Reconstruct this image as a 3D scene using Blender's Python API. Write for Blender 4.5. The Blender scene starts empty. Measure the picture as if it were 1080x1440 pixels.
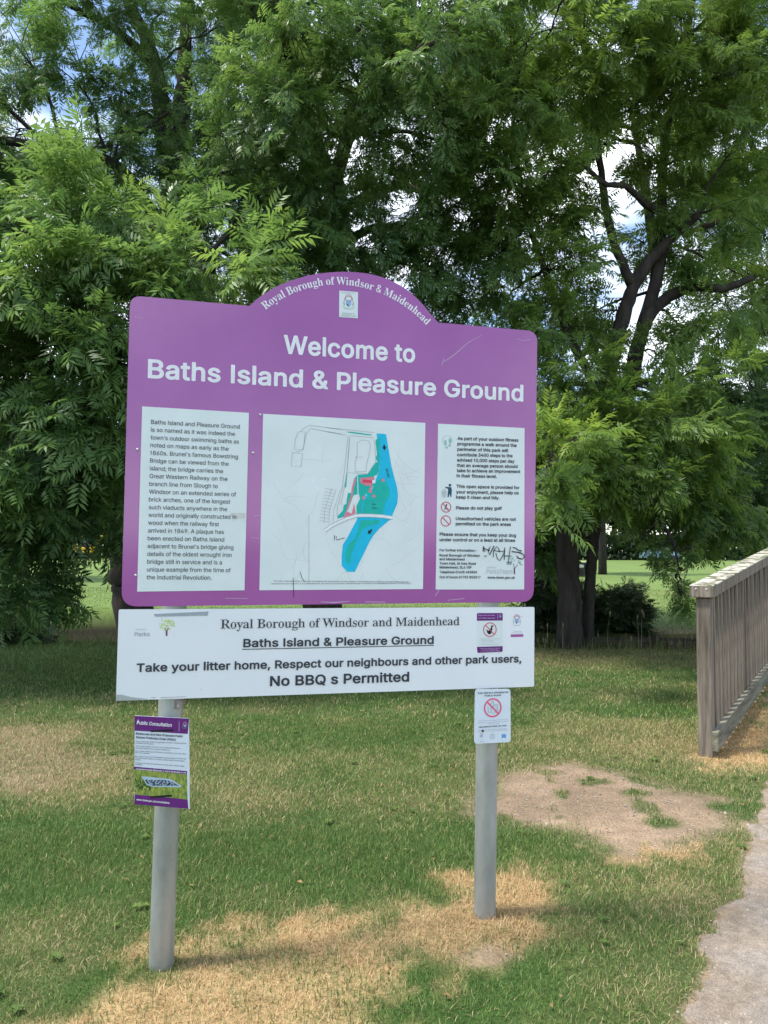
import bpy, bmesh, math, random
import numpy as np
from mathutils import Vector, Matrix, geometry

scene = bpy.context.scene
COL = scene.collection
R = math.radians

# ------------------------------------------------------------------ camera
cd = bpy.data.cameras.new('camera')
cam = bpy.data.objects.new('camera', cd)
COL.objects.link(cam)
cd.sensor_fit = 'HORIZONTAL'
cd.sensor_width = 36.0
cd.lens = 36.07
cd.clip_start = 0.05
cd.clip_end = 3000.0
EYE = (0.0, 0.0, 1.5)
cam.matrix_world = Matrix(((0.999992, -0.003999, 0.0, EYE[0]),
                           (-0.000206, -0.051464, -0.998675, EYE[1]),
                           (0.003995, 0.998667, -0.051464, EYE[2]),
                           (0, 0, 0, 1)))
scene.camera = cam

# ------------------------------------------------------------------ sky, sun, exposure
SUN_EL, SUN_AZ = 61.0, 258.0        # azimuth: clockwise from +Y (the way the camera looks)
world = bpy.data.worlds.new('World')
scene.world = world
world.use_nodes = True
wn, wl = world.node_tree.nodes, world.node_tree.links
wn.clear()
w_out = wn.new('ShaderNodeOutputWorld')
w_bg = wn.new('ShaderNodeBackground')
w_bg.inputs['Strength'].default_value = 0.135
w_sky = wn.new('ShaderNodeTexSky')
w_sky.sky_type = 'NISHITA'
w_sky.sun_disc = False
w_sky.sun_elevation = R(SUN_EL)
w_sky.sun_rotation = R(SUN_AZ)
w_sky.air_density = 1.0
w_sky.dust_density = 0.6
w_sky.ozone_density = 1.6
w_tc = wn.new('ShaderNodeTexCoord')
w_map = wn.new('ShaderNodeMapping')
w_map.inputs['Scale'].default_value = (1.0, 1.0, 2.2)
w_map.inputs['Location'].default_value = (0.35, 0.0, 0.1)
w_n = wn.new('ShaderNodeTexNoise')
w_n.inputs['Scale'].default_value = 2.6
w_n.inputs['Detail'].default_value = 7.0
w_n.inputs['Roughness'].default_value = 0.55
w_r = wn.new('ShaderNodeValToRGB')
w_r.color_ramp.elements[0].position = 0.46
w_r.color_ramp.elements[1].position = 0.64
w_mix = wn.new('ShaderNodeMix')
w_mix.data_type = 'RGBA'
w_mix.inputs[7].default_value = (9.2, 9.5, 9.9, 1)
wl.new(w_tc.outputs['Generated'], w_map.inputs['Vector'])
wl.new(w_map.outputs['Vector'], w_n.inputs['Vector'])
wl.new(w_n.outputs[0], w_r.inputs[0])
wl.new(w_r.outputs[0], w_mix.inputs[0])
wl.new(w_sky.outputs[0], w_mix.inputs[6])
wl.new(w_mix.outputs[2], w_bg.inputs['Color'])
wl.new(w_bg.outputs[0], w_out.inputs[0])

sd = bpy.data.lights.new('sun', 'SUN')
sd.energy = 3.1
sd.angle = R(10.0)
sd.color = (1.0, 0.95, 0.87)
sun = bpy.data.objects.new('sun', sd)
COL.objects.link(sun)
sdir = Vector((math.sin(R(SUN_AZ)) * math.cos(R(SUN_EL)), math.cos(R(SUN_AZ)) * math.cos(R(SUN_EL)), math.sin(R(SUN_EL))))
sun.rotation_euler = (-sdir).to_track_quat('-Z', 'Y').to_euler()
sun.location = (-12, -4, 22)

scene.view_settings.view_transform = 'Standard'
scene.view_settings.look = 'None'
scene.view_settings.exposure = 1.02
scene.view_settings.gamma = 1.0
scene.view_settings.use_curve_mapping = False
scene.render.engine = 'CYCLES'
cy = scene.cycles
cy.max_bounces = 7
cy.diffuse_bounces = 4
cy.glossy_bounces = 2
cy.transmission_bounces = 4
cy.transparent_max_bounces = 4
cy.caustics_reflective = False
cy.caustics_refractive = False
cy.use_adaptive_sampling = False
cy.adaptive_threshold = 0.02
cy.use_denoising = True
cy.denoising_prefilter = 'NONE'


# ------------------------------------------------------------------ small helpers
def tag(o, label=None, cat=None, group=None, kind=None):
    if label: o['label'] = label
    if cat: o['category'] = cat
    if group: o['group'] = group
    if kind: o['kind'] = kind
    return o


def empty(name, loc=(0, 0, 0), rot=(0, 0, 0)):
    o = bpy.data.objects.new(name, None)
    COL.objects.link(o)
    o.location = loc
    o.rotation_euler = rot
    o.empty_display_size = 0.1
    return o


def link_mesh(name, me, mats=(), parent=None, smooth=False):
    for m in mats:
        me.materials.append(m)
    if smooth:
        me.polygons.foreach_set('use_smooth', [True] * len(me.polygons))
    o = bpy.data.objects.new(name, me)
    COL.objects.link(o)
    if parent is not None:
        o.parent = parent
    return o


def at(px, py, y):
    """A point of the place seen at photo pixel (px, py), y metres ahead."""
    d = Vector(((px - 540) / 1082.0, 1.0, -(py - 720) / 1082.0))
    w = Vector((0.999992 * d.x - 0.004 * d.z, -0.000206 * d.x + 0.998675 * d.y - 0.051464 * d.z,
                0.003995 * d.x + 0.051464 * d.y + 0.998667 * d.z))
    w *= y / w.y
    return w + Vector(EYE)


def mesh_np(name, verts, quads=None, tris=None, attr=None, mat_idx=None):
    """A mesh straight from numpy arrays: verts (n,3), quads (q,4), tris (t,3), attr: dict of per-vertex arrays."""
    me = bpy.data.meshes.new(name)
    verts = np.asarray(verts, np.float32)
    me.vertices.add(len(verts))
    me.vertices.foreach_set('co', verts.ravel())
    idx, starts, s = [], [], 0
    if quads is not None and len(quads):
        quads = np.asarray(quads, np.int32)
        idx.append(quads.ravel()); starts.append(np.arange(len(quads), dtype=np.int32) * 4); s = quads.size
    if tris is not None and len(tris):
        tris = np.asarray(tris, np.int32)
        idx.append(tris.ravel()); starts.append(np.arange(len(tris), dtype=np.int32) * 3 + s)
    idx = np.concatenate(idx); starts = np.concatenate(starts)
    me.loops.add(len(idx))
    me.loops.foreach_set('vertex_index', idx)
    me.polygons.add(len(starts))
    me.polygons.foreach_set('loop_start', starts)
    if mat_idx is not None:
        me.polygons.foreach_set('material_index', np.asarray(mat_idx, np.int32))
    me.update(calc_edges=True)
    for k, v in (attr or {}).items():
        v = np.asarray(v, np.float32)
        if v.ndim == 1:
            a = me.attributes.new(k, 'FLOAT', 'POINT'); a.data.foreach_set('value', v)
        else:
            a = me.attributes.new(k, 'FLOAT_COLOR', 'POINT')
            if v.shape[1] == 3:
                v = np.concatenate([v, np.ones((len(v), 1), np.float32)], 1)
            a.data.foreach_set('color', v.ravel())
    return me


class MB:
    """Collects boxes, bars, tubes and prisms into one mesh."""
    def __init__(s):
        s.v, s.f, s.m = [], [], []

    def face(s, pts, m=0):
        b = len(s.v); s.v += [tuple(p) for p in pts]; s.f.append(tuple(range(b, b + len(pts)))); s.m.append(m)

    def box(s, lo, hi, m=0, bev=0.0, M=None):
        bm = bmesh.new()
        bmesh.ops.create_cube(bm, size=1.0)
        c = [(a + b) / 2 for a, b in zip(lo, hi)]; d = [b - a for a, b in zip(lo, hi)]
        for v in bm.verts:
            v.co = Vector((c[0] + v.co.x * d[0], c[1] + v.co.y * d[1], c[2] + v.co.z * d[2]))
        if bev:
            bmesh.ops.bevel(bm, geom=bm.edges[:], offset=bev, segments=2, profile=0.5, affect='EDGES')
        s.bm(bm, m, M)

    def bm(s, bm, m=0, M=None):
        b = len(s.v)
        bm.verts.index_update()
        for v in bm.verts:
            s.v.append(tuple(M @ v.co) if M else tuple(v.co))
        for f in bm.faces:
            s.f.append(tuple(b + v.index for v in f.verts)); s.m.append(m)
        bm.free()

    def tube(s, pts, rad, n=8, m=0, cap=True):
        pts = [Vector(p) for p in pts]
        if not hasattr(rad, '__len__'): rad = [rad] * len(pts)
        b = len(s.v); u = None
        for i, p in enumerate(pts):
            t = (pts[min(i + 1, len(pts) - 1)] - pts[max(i - 1, 0)]).normalized()
            if u is None:
                u = t.orthogonal().normalized()
            u = (u - t * u.dot(t)).normalized(); w = t.cross(u)
            for k in range(n):
                a = 2 * math.pi * k / n
                s.v.append(tuple(p + (u * math.cos(a) + w * math.sin(a)) * rad[i]))
        for i in range(len(pts) - 1):
            for k in range(n):
                k2 = (k + 1) % n
                s.f.append((b + i * n + k, b + i * n + k2, b + (i + 1) * n + k2, b + (i + 1) * n + k)); s.m.append(m)
        if cap:
            s.f.append(tuple(b + k for k in reversed(range(n)))); s.m.append(m)
            e = b + (len(pts) - 1) * n
            s.f.append(tuple(e + k for k in range(n))); s.m.append(m)

    def build(s, name, mats, parent=None, smooth=False):
        me = bpy.data.meshes.new(name)
        me.from_pydata(s.v, [], s.f)
        me.polygons.foreach_set('material_index', s.m)
        me.update()
        return link_mesh(name, me, mats if isinstance(mats, (list, tuple)) else [mats], parent, smooth)


# ------------------------------------------------------------------ materials
def mat(name, col, rough=0.6, spec=0.5, metal=0.0, var=0.0, var_col=None, scale=8.0, stretch=(1, 1, 1), bump=0.0, bscale=40.0, detail=6.0, lo=0.35, hi=0.65):
    m = bpy.data.materials.new(name); m.use_nodes = True
    n, l = m.node_tree.nodes, m.node_tree.links
    p = n['Principled BSDF']
    p.inputs['Base Color'].default_value = (*col, 1)
    p.inputs['Roughness'].default_value = rough
    p.inputs['Specular IOR Level'].default_value = spec
    p.inputs['Metallic'].default_value = metal
    if var or var_col or bump:
        tc = n.new('ShaderNodeTexCoord'); mp = n.new('ShaderNodeMapping')
        mp.inputs['Scale'].default_value = stretch
        l.new(tc.outputs['Object'], mp.inputs['Vector'])
    if var or var_col:
        t = n.new('ShaderNodeTexNoise'); t.inputs['Scale'].default_value = scale; t.inputs['Detail'].default_value = detail
        t.inputs['Roughness'].default_value = 0.62
        l.new(mp.outputs[0], t.inputs['Vector'])
        r = n.new('ShaderNodeValToRGB')
        c2 = var_col or tuple(c * (1 - var) for c in col)
        r.color_ramp.elements[0].position = lo; r.color_ramp.elements[0].color = (*c2, 1)
        r.color_ramp.elements[1].position = hi; r.color_ramp.elements[1].color = (*col, 1)
        l.new(t.outputs[0], r.inputs[0]); l.new(r.outputs[0], p.inputs['Base Color'])
    if bump:
        t2 = n.new('ShaderNodeTexNoise'); t2.inputs['Scale'].default_value = bscale; t2.inputs['Detail'].default_value = 5
        l.new(mp.outputs[0], t2.inputs['Vector'])
        b = n.new('ShaderNodeBump'); b.inputs['Strength'].default_value = bump; b.inputs['Distance'].default_value = 0.02
        l.new(t2.outputs[0], b.inputs['Height']); l.new(b.outputs[0], p.inputs['Normal'])
    return m


def leaf_mat(name, dark, light, trans=0.35, rough=0.45, spec=0.35):
    """Leaf colour between two shades of green by the leaf's own 'tint'; thin leaves let some light through."""
    m = bpy.data.materials.new(name); m.use_nodes = True
    n, l = m.node_tree.nodes, m.node_tree.links
    p = n['Principled BSDF']; out = n['Material Output']
    a = n.new('ShaderNodeAttribute'); a.attribute_name = 'tint'
    r = n.new('ShaderNodeValToRGB')
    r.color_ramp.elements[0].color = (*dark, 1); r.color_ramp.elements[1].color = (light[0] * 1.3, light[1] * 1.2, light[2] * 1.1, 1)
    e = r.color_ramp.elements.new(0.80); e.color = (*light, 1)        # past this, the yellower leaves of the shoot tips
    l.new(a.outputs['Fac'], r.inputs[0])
    l.new(r.outputs[0], p.inputs['Base Color'])
    p.inputs['Roughness'].default_value = rough
    p.inputs['Specular IOR Level'].default_value = spec
    tr = n.new('ShaderNodeBsdfTranslucent')
    hs = n.new('ShaderNodeHueSaturation'); hs.inputs['Hue'].default_value = 0.485; hs.inputs['Saturation'].default_value = 1.1; hs.inputs['Value'].default_value = 1.5
    l.new(r.outputs[0], hs.inputs['Color']); l.new(hs.outputs[0], tr.inputs['Color'])
    mx = n.new('ShaderNodeMixShader'); mx.inputs[0].default_value = trans
    l.new(p.outputs[0], mx.inputs[1]); l.new(tr.outputs[0], mx.inputs[2]); l.new(mx.outputs[0], out.inputs[0])
    return m


def attr_mat(name, attr, rough=0.85, spec=0.2, trans=0.0, grain=0.0, gscale=60.0, bump=0.0, bscale=90.0, bdist=0.02):
    """Base colour from a per-vertex colour of the thing itself (soil, straw, green grass), with fine grain."""
    m = bpy.data.materials.new(name); m.use_nodes = True
    n, l = m.node_tree.nodes, m.node_tree.links
    p = n['Principled BSDF']; out = n['Material Output']
    a = n.new('ShaderNodeAttribute'); a.attribute_name = attr
    src = a.outputs['Color']
    tc = n.new('ShaderNodeTexCoord')
    if grain:
        prev = src
        for sc, am in ((gscale, grain), (gscale * 0.13, grain * 0.7)):
            t = n.new('ShaderNodeTexNoise'); t.inputs['Scale'].default_value = sc; t.inputs['Detail'].default_value = 5
            t.inputs['Roughness'].default_value = 0.7
            l.new(tc.outputs['Object'], t.inputs['Vector'])
            mr = n.new('ShaderNodeMapRange'); mr.inputs[1].default_value = 0.3; mr.inputs[2].default_value = 0.7
            mr.inputs[3].default_value = 1 - am; mr.inputs[4].default_value = 1 + am
            l.new(t.outputs[0], mr.inputs[0])
            mul = n.new('ShaderNodeVectorMath'); mul.operation = 'SCALE'
            l.new(prev, mul.inputs[0]); l.new(mr.outputs[0], mul.inputs['Scale']); prev = mul.outputs[0]
        src = prev
    l.new(src, p.inputs['Base Color'])
    p.inputs['Roughness'].default_value = rough
    p.inputs['Specular IOR Level'].default_value = spec
    if bump:
        t2 = n.new('ShaderNodeTexNoise'); t2.inputs['Scale'].default_value = bscale; t2.inputs['Detail'].default_value = 6
        l.new(tc.outputs['Object'], t2.inputs['Vector'])
        b = n.new('ShaderNodeBump'); b.inputs['Strength'].default_value = bump; b.inputs['Distance'].default_value = bdist
        l.new(t2.outputs[0], b.inputs['Height']); l.new(b.outputs[0], p.inputs['Normal'])
    if trans:
        tr = n.new('ShaderNodeBsdfTranslucent'); l.new(src, tr.inputs['Color'])
        mx = n.new('ShaderNodeMixShader'); mx.inputs[0].default_value = trans
        l.new(p.outputs[0], mx.inputs[1]); l.new(tr.outputs[0], mx.inputs[2]); l.new(mx.outputs[0], out.inputs[0])
    return m


# ------------------------------------------------------------------ noise and masks on the ground
def vnoise(x, y, seed=0):
    xi = np.floor(x).astype(np.int64); yi = np.floor(y).astype(np.int64)
    fx = x - xi; fy = y - yi
    fx = fx * fx * (3 - 2 * fx); fy = fy * fy * (3 - 2 * fy)

    def h(a, b):
        n = (a * 374761393 + b * 668265263 + seed * 974711) & 0x7fffffff
        n = ((n ^ (n >> 13)) * 1274126177) & 0x7fffffff
        return ((n ^ (n >> 16)) & 0xffff) / 65535.0
    return (h(xi, yi) * (1 - fx) + h(xi + 1, yi) * fx) * (1 - fy) + (h(xi, yi + 1) * (1 - fx) + h(xi + 1, yi + 1) * fx) * fy


def fbm(x, y, seed=0, oct=4):
    s, a, t = 0, 1.0, 0
    for k in range(oct):
        s = s + a * vnoise(x * 2 ** k, y * 2 ** k, seed + k * 17); t += a; a *= 0.55
    return s / t


def sstep(a, b, x):
    t = np.clip((x - a) / (b - a), 0, 1)
    return t * t * (3 - 2 * t)


def poly_sd(x, y, poly):
    """Signed distance to a polygon on the ground (positive inside)."""
    P = np.asarray(poly, float); Q = np.roll(P, -1, 0)
    d = np.full(x.shape, 1e9); inside = np.zeros(x.shape, bool)
    for (ax, ay), (bx, by) in zip(P, Q):
        vx, vy = bx - ax, by - ay
        t = np.clip(((x - ax) * vx + (y - ay) * vy) / (vx * vx + vy * vy + 1e-12), 0, 1)
        d = np.minimum(d, np.hypot(x - ax - t * vx, y - ay - t * vy))
        if ay != by:
            c = ((ay > y) != (by > y)) & (x < (bx - ax) * (y - ay) / (by - ay) + ax)
            inside ^= c
    return np.where(inside, d, -d)


DIRT = [(0.5, 4.68), (0.79, 5.35), (1.33, 5.59), (1.67, 5.36), (1.9, 4.97), (2.14, 4.83), (1.98, 4.45), (1.74, 4.07), (1.48, 3.88), (1.24, 3.79), (1.13, 3.88), (0.99, 4.16), (0.63, 4.26), (0.48, 4.49)]
DIRT2 = [(0.26, 2.84), (0.4, 2.91), (0.47, 2.84), (0.38, 2.77)]
BARE = [(-5.2, 7.1), (-2.98, 6.83), (-2.21, 6.09), (-2.02, 5.31), (-2.26, 4.99), (-2.75, 5.06), (-4.6, 5.3)]
STRAW = [[(-1.25, 2.2), (-1.12, 2.62), (-0.93, 2.9), (-0.78, 3.12), (-0.41, 3.27), (0.01, 3.4), (0.25, 3.31), (0.32, 3.51), (0.6, 3.67), (0.77, 3.38), (0.74, 3.13), (0.53, 2.92), (0.4, 2.73), (0.05, 2.64), (-0.02, 2.1)],
         [(2.2, 6.0), (2.67, 6.4), (3.46, 6.94), (2.75, 5.29), (2.28, 5.32)],
         [(2.54, 6.05), (5.01, 10.12), (3.8, 7.41), (2.94, 5.75)],
         [(1.13, 3.88), (1.46, 4.12), (1.74, 4.07), (1.45, 3.75), (1.15, 3.71)]]
PATH_EDGE = [(0.62, 1.2), (0.80, 2.1), (0.95, 2.53), (1.01, 2.61), (1.15, 2.78), (1.25, 2.97), (1.41, 3.25), (1.61, 3.52), (1.82, 3.93), (2.14, 4.45), (2.49, 5.05), (3.15, 6.05), (4.75, 8.4), (9.0, 14.6), (15.0, 23.3)]
PATH = PATH_EDGE + [(17.0, 22.0), (11.0, 13.4), (6.6, 7.2), (4.6, 4.6), (3.2, 2.4), (2.6, 1.2)]
PATH = [(x, y) for x, y in PATH]
FENCE0 = np.array([2.37, 5.74]); FDIR = np.array([0.568, 0.823]); FNRM = np.array([0.823, -0.568])


def ground_z(x, y):
    z = 0.02 * (fbm(x * 0.7, y * 0.7, 3) - 0.5)
    z = z + 0.062 * np.exp(-((x - 0.41) ** 2 + (y - 3.2) ** 2) / 0.5) + 0.022 * np.exp(-((x + 0.8) ** 2 + (y - 2.84) ** 2) / 0.4)
    z = z + 0.022 * (fbm(x * 7, y * 7, 5) - 0.5) * sstep(-0.1, 0.2, poly_sd(x, y, DIRT))
    yc = 13.25 + 0.66 * np.clip(-x - 1.0, 0, 4.5) - 0.02 * x
    d = (y - yc) / (1.15 + 0.5 * np.clip(-x - 1.0, 0, 4.5))
    ditch = -(0.8 + 0.12 * np.clip(-x - 1.0, 0, 5)) * np.clip(1 - d * d, 0, 1) ** 0.42
    z = z + ditch
    s = (x - FENCE0[0]) * FDIR[0] + (y - FENCE0[1]) * FDIR[1]
    t = (x - FENCE0[0]) * FNRM[0] + (y - FENCE0[1]) * FNRM[1]
    w = sstep(-0.35, 0.02, t) * (1 - sstep(3.2, 4.6, t))
    ramp = 0.082 * np.clip(s, 0, 7.5) - 0.06 * np.clip(s - 11, 0, 8)
    ramp = np.maximum(ramp, 0)
    z = np.where(w > 0, z * (1 - w) + w * np.maximum(ramp, z * (s < 4)), z)
    z = z + 0.6 * sstep(16, 90, y)
    return z


def masks(x, y):
    n1 = fbm(x * 2.3, y * 2.3, 11) - 0.5
    n2 = fbm(x * 9.0, y * 9.0, 12) - 0.5
    wob = 0.22 * n1 + 0.12 * n2
    dirt = sstep(-0.12, 0.20, poly_sd(x, y, DIRT) + wob)
    dirt = np.maximum(dirt, 0.8 * sstep(-0.05, 0.05, poly_sd(x, y, DIRT2) + 0.5 * wob))
    dirt = dirt * (1 - 0.75 * sstep(0.60, 0.68, fbm(x * 4.5, y * 4.5, 19)))
    for cx, cy_, r in ((1.58, 4.88, 0.09), (1.56, 4.37, 0.10), (2.0, 4.62, 0.10)):
        dirt = dirt * sstep(r * 0.4, r * 1.3, np.hypot(x - cx, y - cy_) + 0.3 * n2 * r)
    bare = 0.75 * sstep(-0.35, 0.35, poly_sd(x, y, BARE) + 1.4 * n1 + 0.4 * n2)
    straw = np.zeros_like(x)
    for p in STRAW:
        straw = np.maximum(straw, sstep(-0.06, 0.24, poly_sd(x, y, p) + 0.5 * n1 + 0.6 * n2))
    path = sstep(-0.035, 0.02, poly_sd(x, y, PATH) + 0.10 * n1 + 0.12 * n2)
    return dirt, bare, straw, path


def dryness(x, y):
    """0 lush .. 1 dry, in drifts across the lawn."""
    d = fbm(x * 0.55, y * 0.95, 31) * 0.9 + fbm(x * 2.6, y * 2.6, 32) * 0.55 - 0.60
    d = d + 0.30 * sstep(0.3, 1.6, x) * (1 - sstep(3.6, 4.4, y))          # right foreground
    d = d + 0.28 * np.exp(-((y - 6.2) / 0.8) ** 2) * sstep(-2.5, 2.5, x)
    d = d + 0.28 * sstep(9.6, 11.0, y) * sstep(0.0, 2.0, x)
    d = d + 0.22 * np.exp(-(((x + 1.9) / 1.3) ** 2 + ((y - 5.2) / 1.2) ** 2))
    d = d - 0.32 * np.exp(-((y - 3.95) / 0.45) ** 2) * (x < 1.2)
    d = d - 0.22 * np.exp(-(((x + 0.2) / 1.6) ** 2 + ((y - 6.9) / 1.4) ** 2))
    d = d - 0.3 * sstep(8.0, 9.5, y) * (1 - sstep(-1.5, 0.0, x))
    return np.clip(d, 0, 1)


# ------------------------------------------------------------------ ground: one sheet to the horizon
def grow(a, b, first, fac):
    out, s = [a], first
    while out[-1] < b:
        out.append(out[-1] + s); s *= fac
    return out


xs = np.array([-v for v in reversed(grow(7.0, 900, 0.08, 1.16)[1:])] + list(np.arange(-7.0, 7.001, 0.05)) + grow(7.0, 900, 0.08, 1.16)[1:])
ys = np.array([-v for v in reversed(grow(1.0, 60, 0.1, 1.25)[1:])] + list(np.arange(-1.0, 17.001, 0.05)) + grow(17.0, 1400, 0.08, 1.12)[1:])
GX, GY = np.meshgrid(xs, ys)
GZ = ground_z(GX, GY)
dirt, bare, straw, path = masks(GX, GY)
dry = dryness(GX, GY)
n_hi = fbm(GX * 6, GY * 6, 41)
green = np.array([0.038, 0.078, 0.018]); thatch = np.array([0.170, 0.140, 0.070]); soil = np.array([0.260, 0.190, 0.130])
strawc = np.array([0.36, 0.255, 0.130]); lawn = np.array([0.125, 0.185, 0.052]); mud_shade = np.array([0.020, 0.017, 0.012])
gc = green + (thatch - green) * np.clip(dry[..., None] * 1.2, 0, 1)
gc = gc + (strawc - gc) * straw[..., None] * 0.85
gc = gc + (np.array([0.20, 0.15, 0.095]) - gc) * bare[..., None]
gc = gc + (soil * (0.62 + 0.76 * fbm(GX * 3.1, GY * 3.1, 43)[..., None]) * (0.8 + 0.4 * n_hi[..., None]) - gc) * np.clip(dirt + path, 0, 1)[..., None]
far = sstep(14.5, 17.0, GY)
lawn_v = lawn * (0.82 + 0.36 * fbm(GX * 0.25, GY * 0.12, 51))[..., None]
gc = gc + (lawn_v - gc) * far[..., None]
inditch = sstep(0.06, 0.3, -GZ)
gc = gc + (mud_shade - gc) * inditch[..., None]  # ditch mud, its colour darkened to deepen the shade band under the trees
ny, nx = GX.shape
ii = np.arange(ny * nx).reshape(ny, nx)
quads = np.stack([ii[:-1, :-1], ii[:-1, 1:], ii[1:, 1:], ii[1:, :-1]], -1).reshape(-1, 4)
me = mesh_np('ground', np.stack([GX, GY, GZ], -1).reshape(-1, 3), quads, attr={'soil': gc.reshape(-1, 3)})
M_ground = attr_mat('turf_and_soil', 'soil', 0.95, 0.15, grain=0.28, gscale=70, bump=0.7, bscale=55, bdist=0.03)
tag(link_mesh('ground', me, [M_ground], smooth=True), kind='structure')

# footpath of bitumen and fine gravel, a sheet just above the soil, with a ragged edge
def resample(pts, step):
    pts = np.asarray(pts, float); d = np.r_[0, np.cumsum(np.hypot(*np.diff(pts, axis=0).T))]
    t = np.arange(0, d[-1], step)
    return np.stack([np.interp(t, d, pts[:, 0]), np.interp(t, d, pts[:, 1])], 1)


E0 = resample(PATH_EDGE, 0.02)
for _ in range(8):
    E0[1:-1] = 0.25 * E0[:-2] + 0.5 * E0[1:-1] + 0.25 * E0[2:]
tn = np.gradient(E0, axis=0); tn /= np.linalg.norm(tn, axis=1, keepdims=True); nrm = np.stack([tn[:, 1], -tn[:, 0]], 1)
wob = 0.16 * (fbm(E0[:, 0] * 2.3, E0[:, 1] * 2.3, 11) - 0.5) + 0.11 * (fbm(E0[:, 0] * 9, E0[:, 1] * 9, 12) - 0.5) + 0.05 * (fbm(E0[:, 0] * 30, E0[:, 1] * 30, 13) - 0.5)
across = np.r_[0, 0.03 * 1.12 ** np.arange(36)].cumsum() if False else np.linspace(0, 1, 44) ** 1.6 * 2.4
PXY = E0[:, None, :] + nrm[:, None, :] * (across[None, :, None] - wob[:, None, None] * np.clip(1 - across / 0.5, 0, 1)[None, :, None])
PX, PY = PXY[..., 0], PXY[..., 1]
PZ = ground_z(PX, PY) + 0.005
PZ[:, 0] -= 0.009
ii = np.arange(PX.size).reshape(PX.shape)
quads = np.stack([ii[:-1, :-1], ii[1:, :-1], ii[1:, 1:], ii[:-1, 1:]], -1).reshape(-1, 4)[:, ::-1]
pc = np.array([0.275, 0.245, 0.218]) * (0.72 + 0.56 * fbm(PX * 2.4, PY * 2.4, 61))[..., None]
edge = np.clip(1 - across / 0.35, 0, 1)[None, :, None] * fbm(PX * 7, PY * 7, 62)[..., None]
pc = pc + (np.array([0.24, 0.18, 0.12]) - pc) * np.clip(edge * 1.3, 0, 1)
me = mesh_np('path', np.stack([PX, PY, PZ], -1).reshape(-1, 3), quads, attr={'soil': pc.reshape(-1, 3)})
M_path = attr_mat('worn_path', 'soil', 0.9, 0.3, grain=0.42, gscale=170, bump=0.8, bscale=150, bdist=0.012)
tag(link_mesh('path', me, [M_path], smooth=True), kind='structure')

# ------------------------------------------------------------------ grass: blades over the near lawn
rng = np.random.default_rng(5)


def blades(n, y0, y1, hmin, hmax, wid):
    y = np.sqrt(rng.uniform(y0 * y0, y1 * y1, n))
    x = rng.uniform(-1, 1, n) * (0.54 * y + 2.4)
    d, b, s, p = masks(x, y)
    dr = dryness(x, y)
    patch = fbm(x * 5, y * 5, 71)
    ok = rng.random(n) > np.clip(d * 0.985 + p * 1.03 + b * 0.55 + 0.25 * (patch < 0.35), 0, 1)
    ok &= (ground_z(x, y) > -0.25)
    x, y, s, dr, patch, b = x[ok], y[ok], s[ok], dr[ok], patch[ok], b[ok]
    n = len(x)
    s = np.clip(s - 0.55 * (fbm(x * 4.2, y * 4.2, 73) > 0.56), 0, 1)
    isdry = rng.random(n) < np.clip(0.05 + 0.80 * dr + 0.72 * s + 0.3 * b, 0, 0.93)
    h = rng.uniform(hmin, hmax, n) * (0.65 + 0.75 * patch) * np.where(isdry, 0.95, 1.0)
    tilt = np.where(isdry, rng.uniform(0.7, 1.52, n), np.abs(rng.normal(0.6, 0.45, n)))
    h = np.where(isdry, h * 1.15, h)
    az = rng.uniform(0, 2 * np.pi, n)
    wx = wid * rng.uniform(0.7, 1.3, n)
    dx, dy = np.cos(az), np.sin(az)
    fx, fy = -dy, dx
    tw = rng.uniform(-0.9, 0.9, n)
    sx, sy = fx * np.cos(tw) + dx * np.sin(tw), fy * np.cos(tw) + dy * np.sin(tw)
    z0 = ground_z(x, y) - 0.004
    lean1, lean2 = np.sin(tilt * 0.6) * 0.5, np.sin(np.minimum(tilt, 1.5))
    up1, up2 = np.cos(tilt * 0.6) * 0.5, np.cos(np.minimum(tilt, 1.5))
    V = np.empty((n, 5, 3))
    bx, by = x, y
    mx, my, mz = x + dx * h * lean1, y + dy * h * lean1, z0 + h * up1
    tx, ty, tz = mx + dx * h * 0.5 * lean2, my + dy * h * 0.5 * lean2, mz + h * 0.5 * up2
    tz = np.maximum(tz, z0 + 0.008)
    V[:, 0] = np.stack([bx - sx * wx / 2, by - sy * wx / 2, z0], 1)
    V[:, 1] = np.stack([bx + sx * wx / 2, by + sy * wx / 2, z0], 1)
    V[:, 2] = np.stack([mx + sx * wx * 0.42, my + sy * wx * 0.42, mz], 1)
    V[:, 3] = np.stack([mx - sx * wx * 0.42, my - sy * wx * 0.42, mz], 1)
    V[:, 4] = np.stack([tx, ty, tz], 1)
    g1 = np.array([0.058, 0.122, 0.026]); g2 = np.array([0.235, 0.310, 0.088])
    k = np.clip(rng.random(n) ** 1.2 * 1.1 + 0.5 * dr - 0.1, 0, 1)[:, None]
    c = g1 + (g2 - g1) * k
    c = c * (0.85 + 0.3 * fbm(x * 1.3, y * 1.3, 77))[:, None]
    d1 = np.array([0.30, 0.225, 0.105]); d2 = np.array([0.56, 0.45, 0.26])
    kd = rng.random(n)[:, None]
    cdry = d1 + (d2 - d1) * kd
    warm = np.clip(s, 0, 1)[:, None]
    cdry = cdry * (1 - warm) + warm * (np.array([0.38, 0.225, 0.095]) + (np.array([0.70, 0.51, 0.28]) - np.array([0.38, 0.225, 0.095])) * kd)
    c = np.where(isdry[:, None], cdry, c)
    return V, c


VV, CC = [], []
for args in ((380000, 1.2, 4.2, 0.012, 0.040, 0.0022), (300000, 4.2, 7.0, 0.014, 0.044, 0.0032), (190000, 7.0, 12.7, 0.02, 0.055, 0.0056), (70000, 13.6, 30.0, 0.02, 0.05, 0.014)):
    v, c = blades(*args); VV.append(v); CC.append(c)
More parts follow.
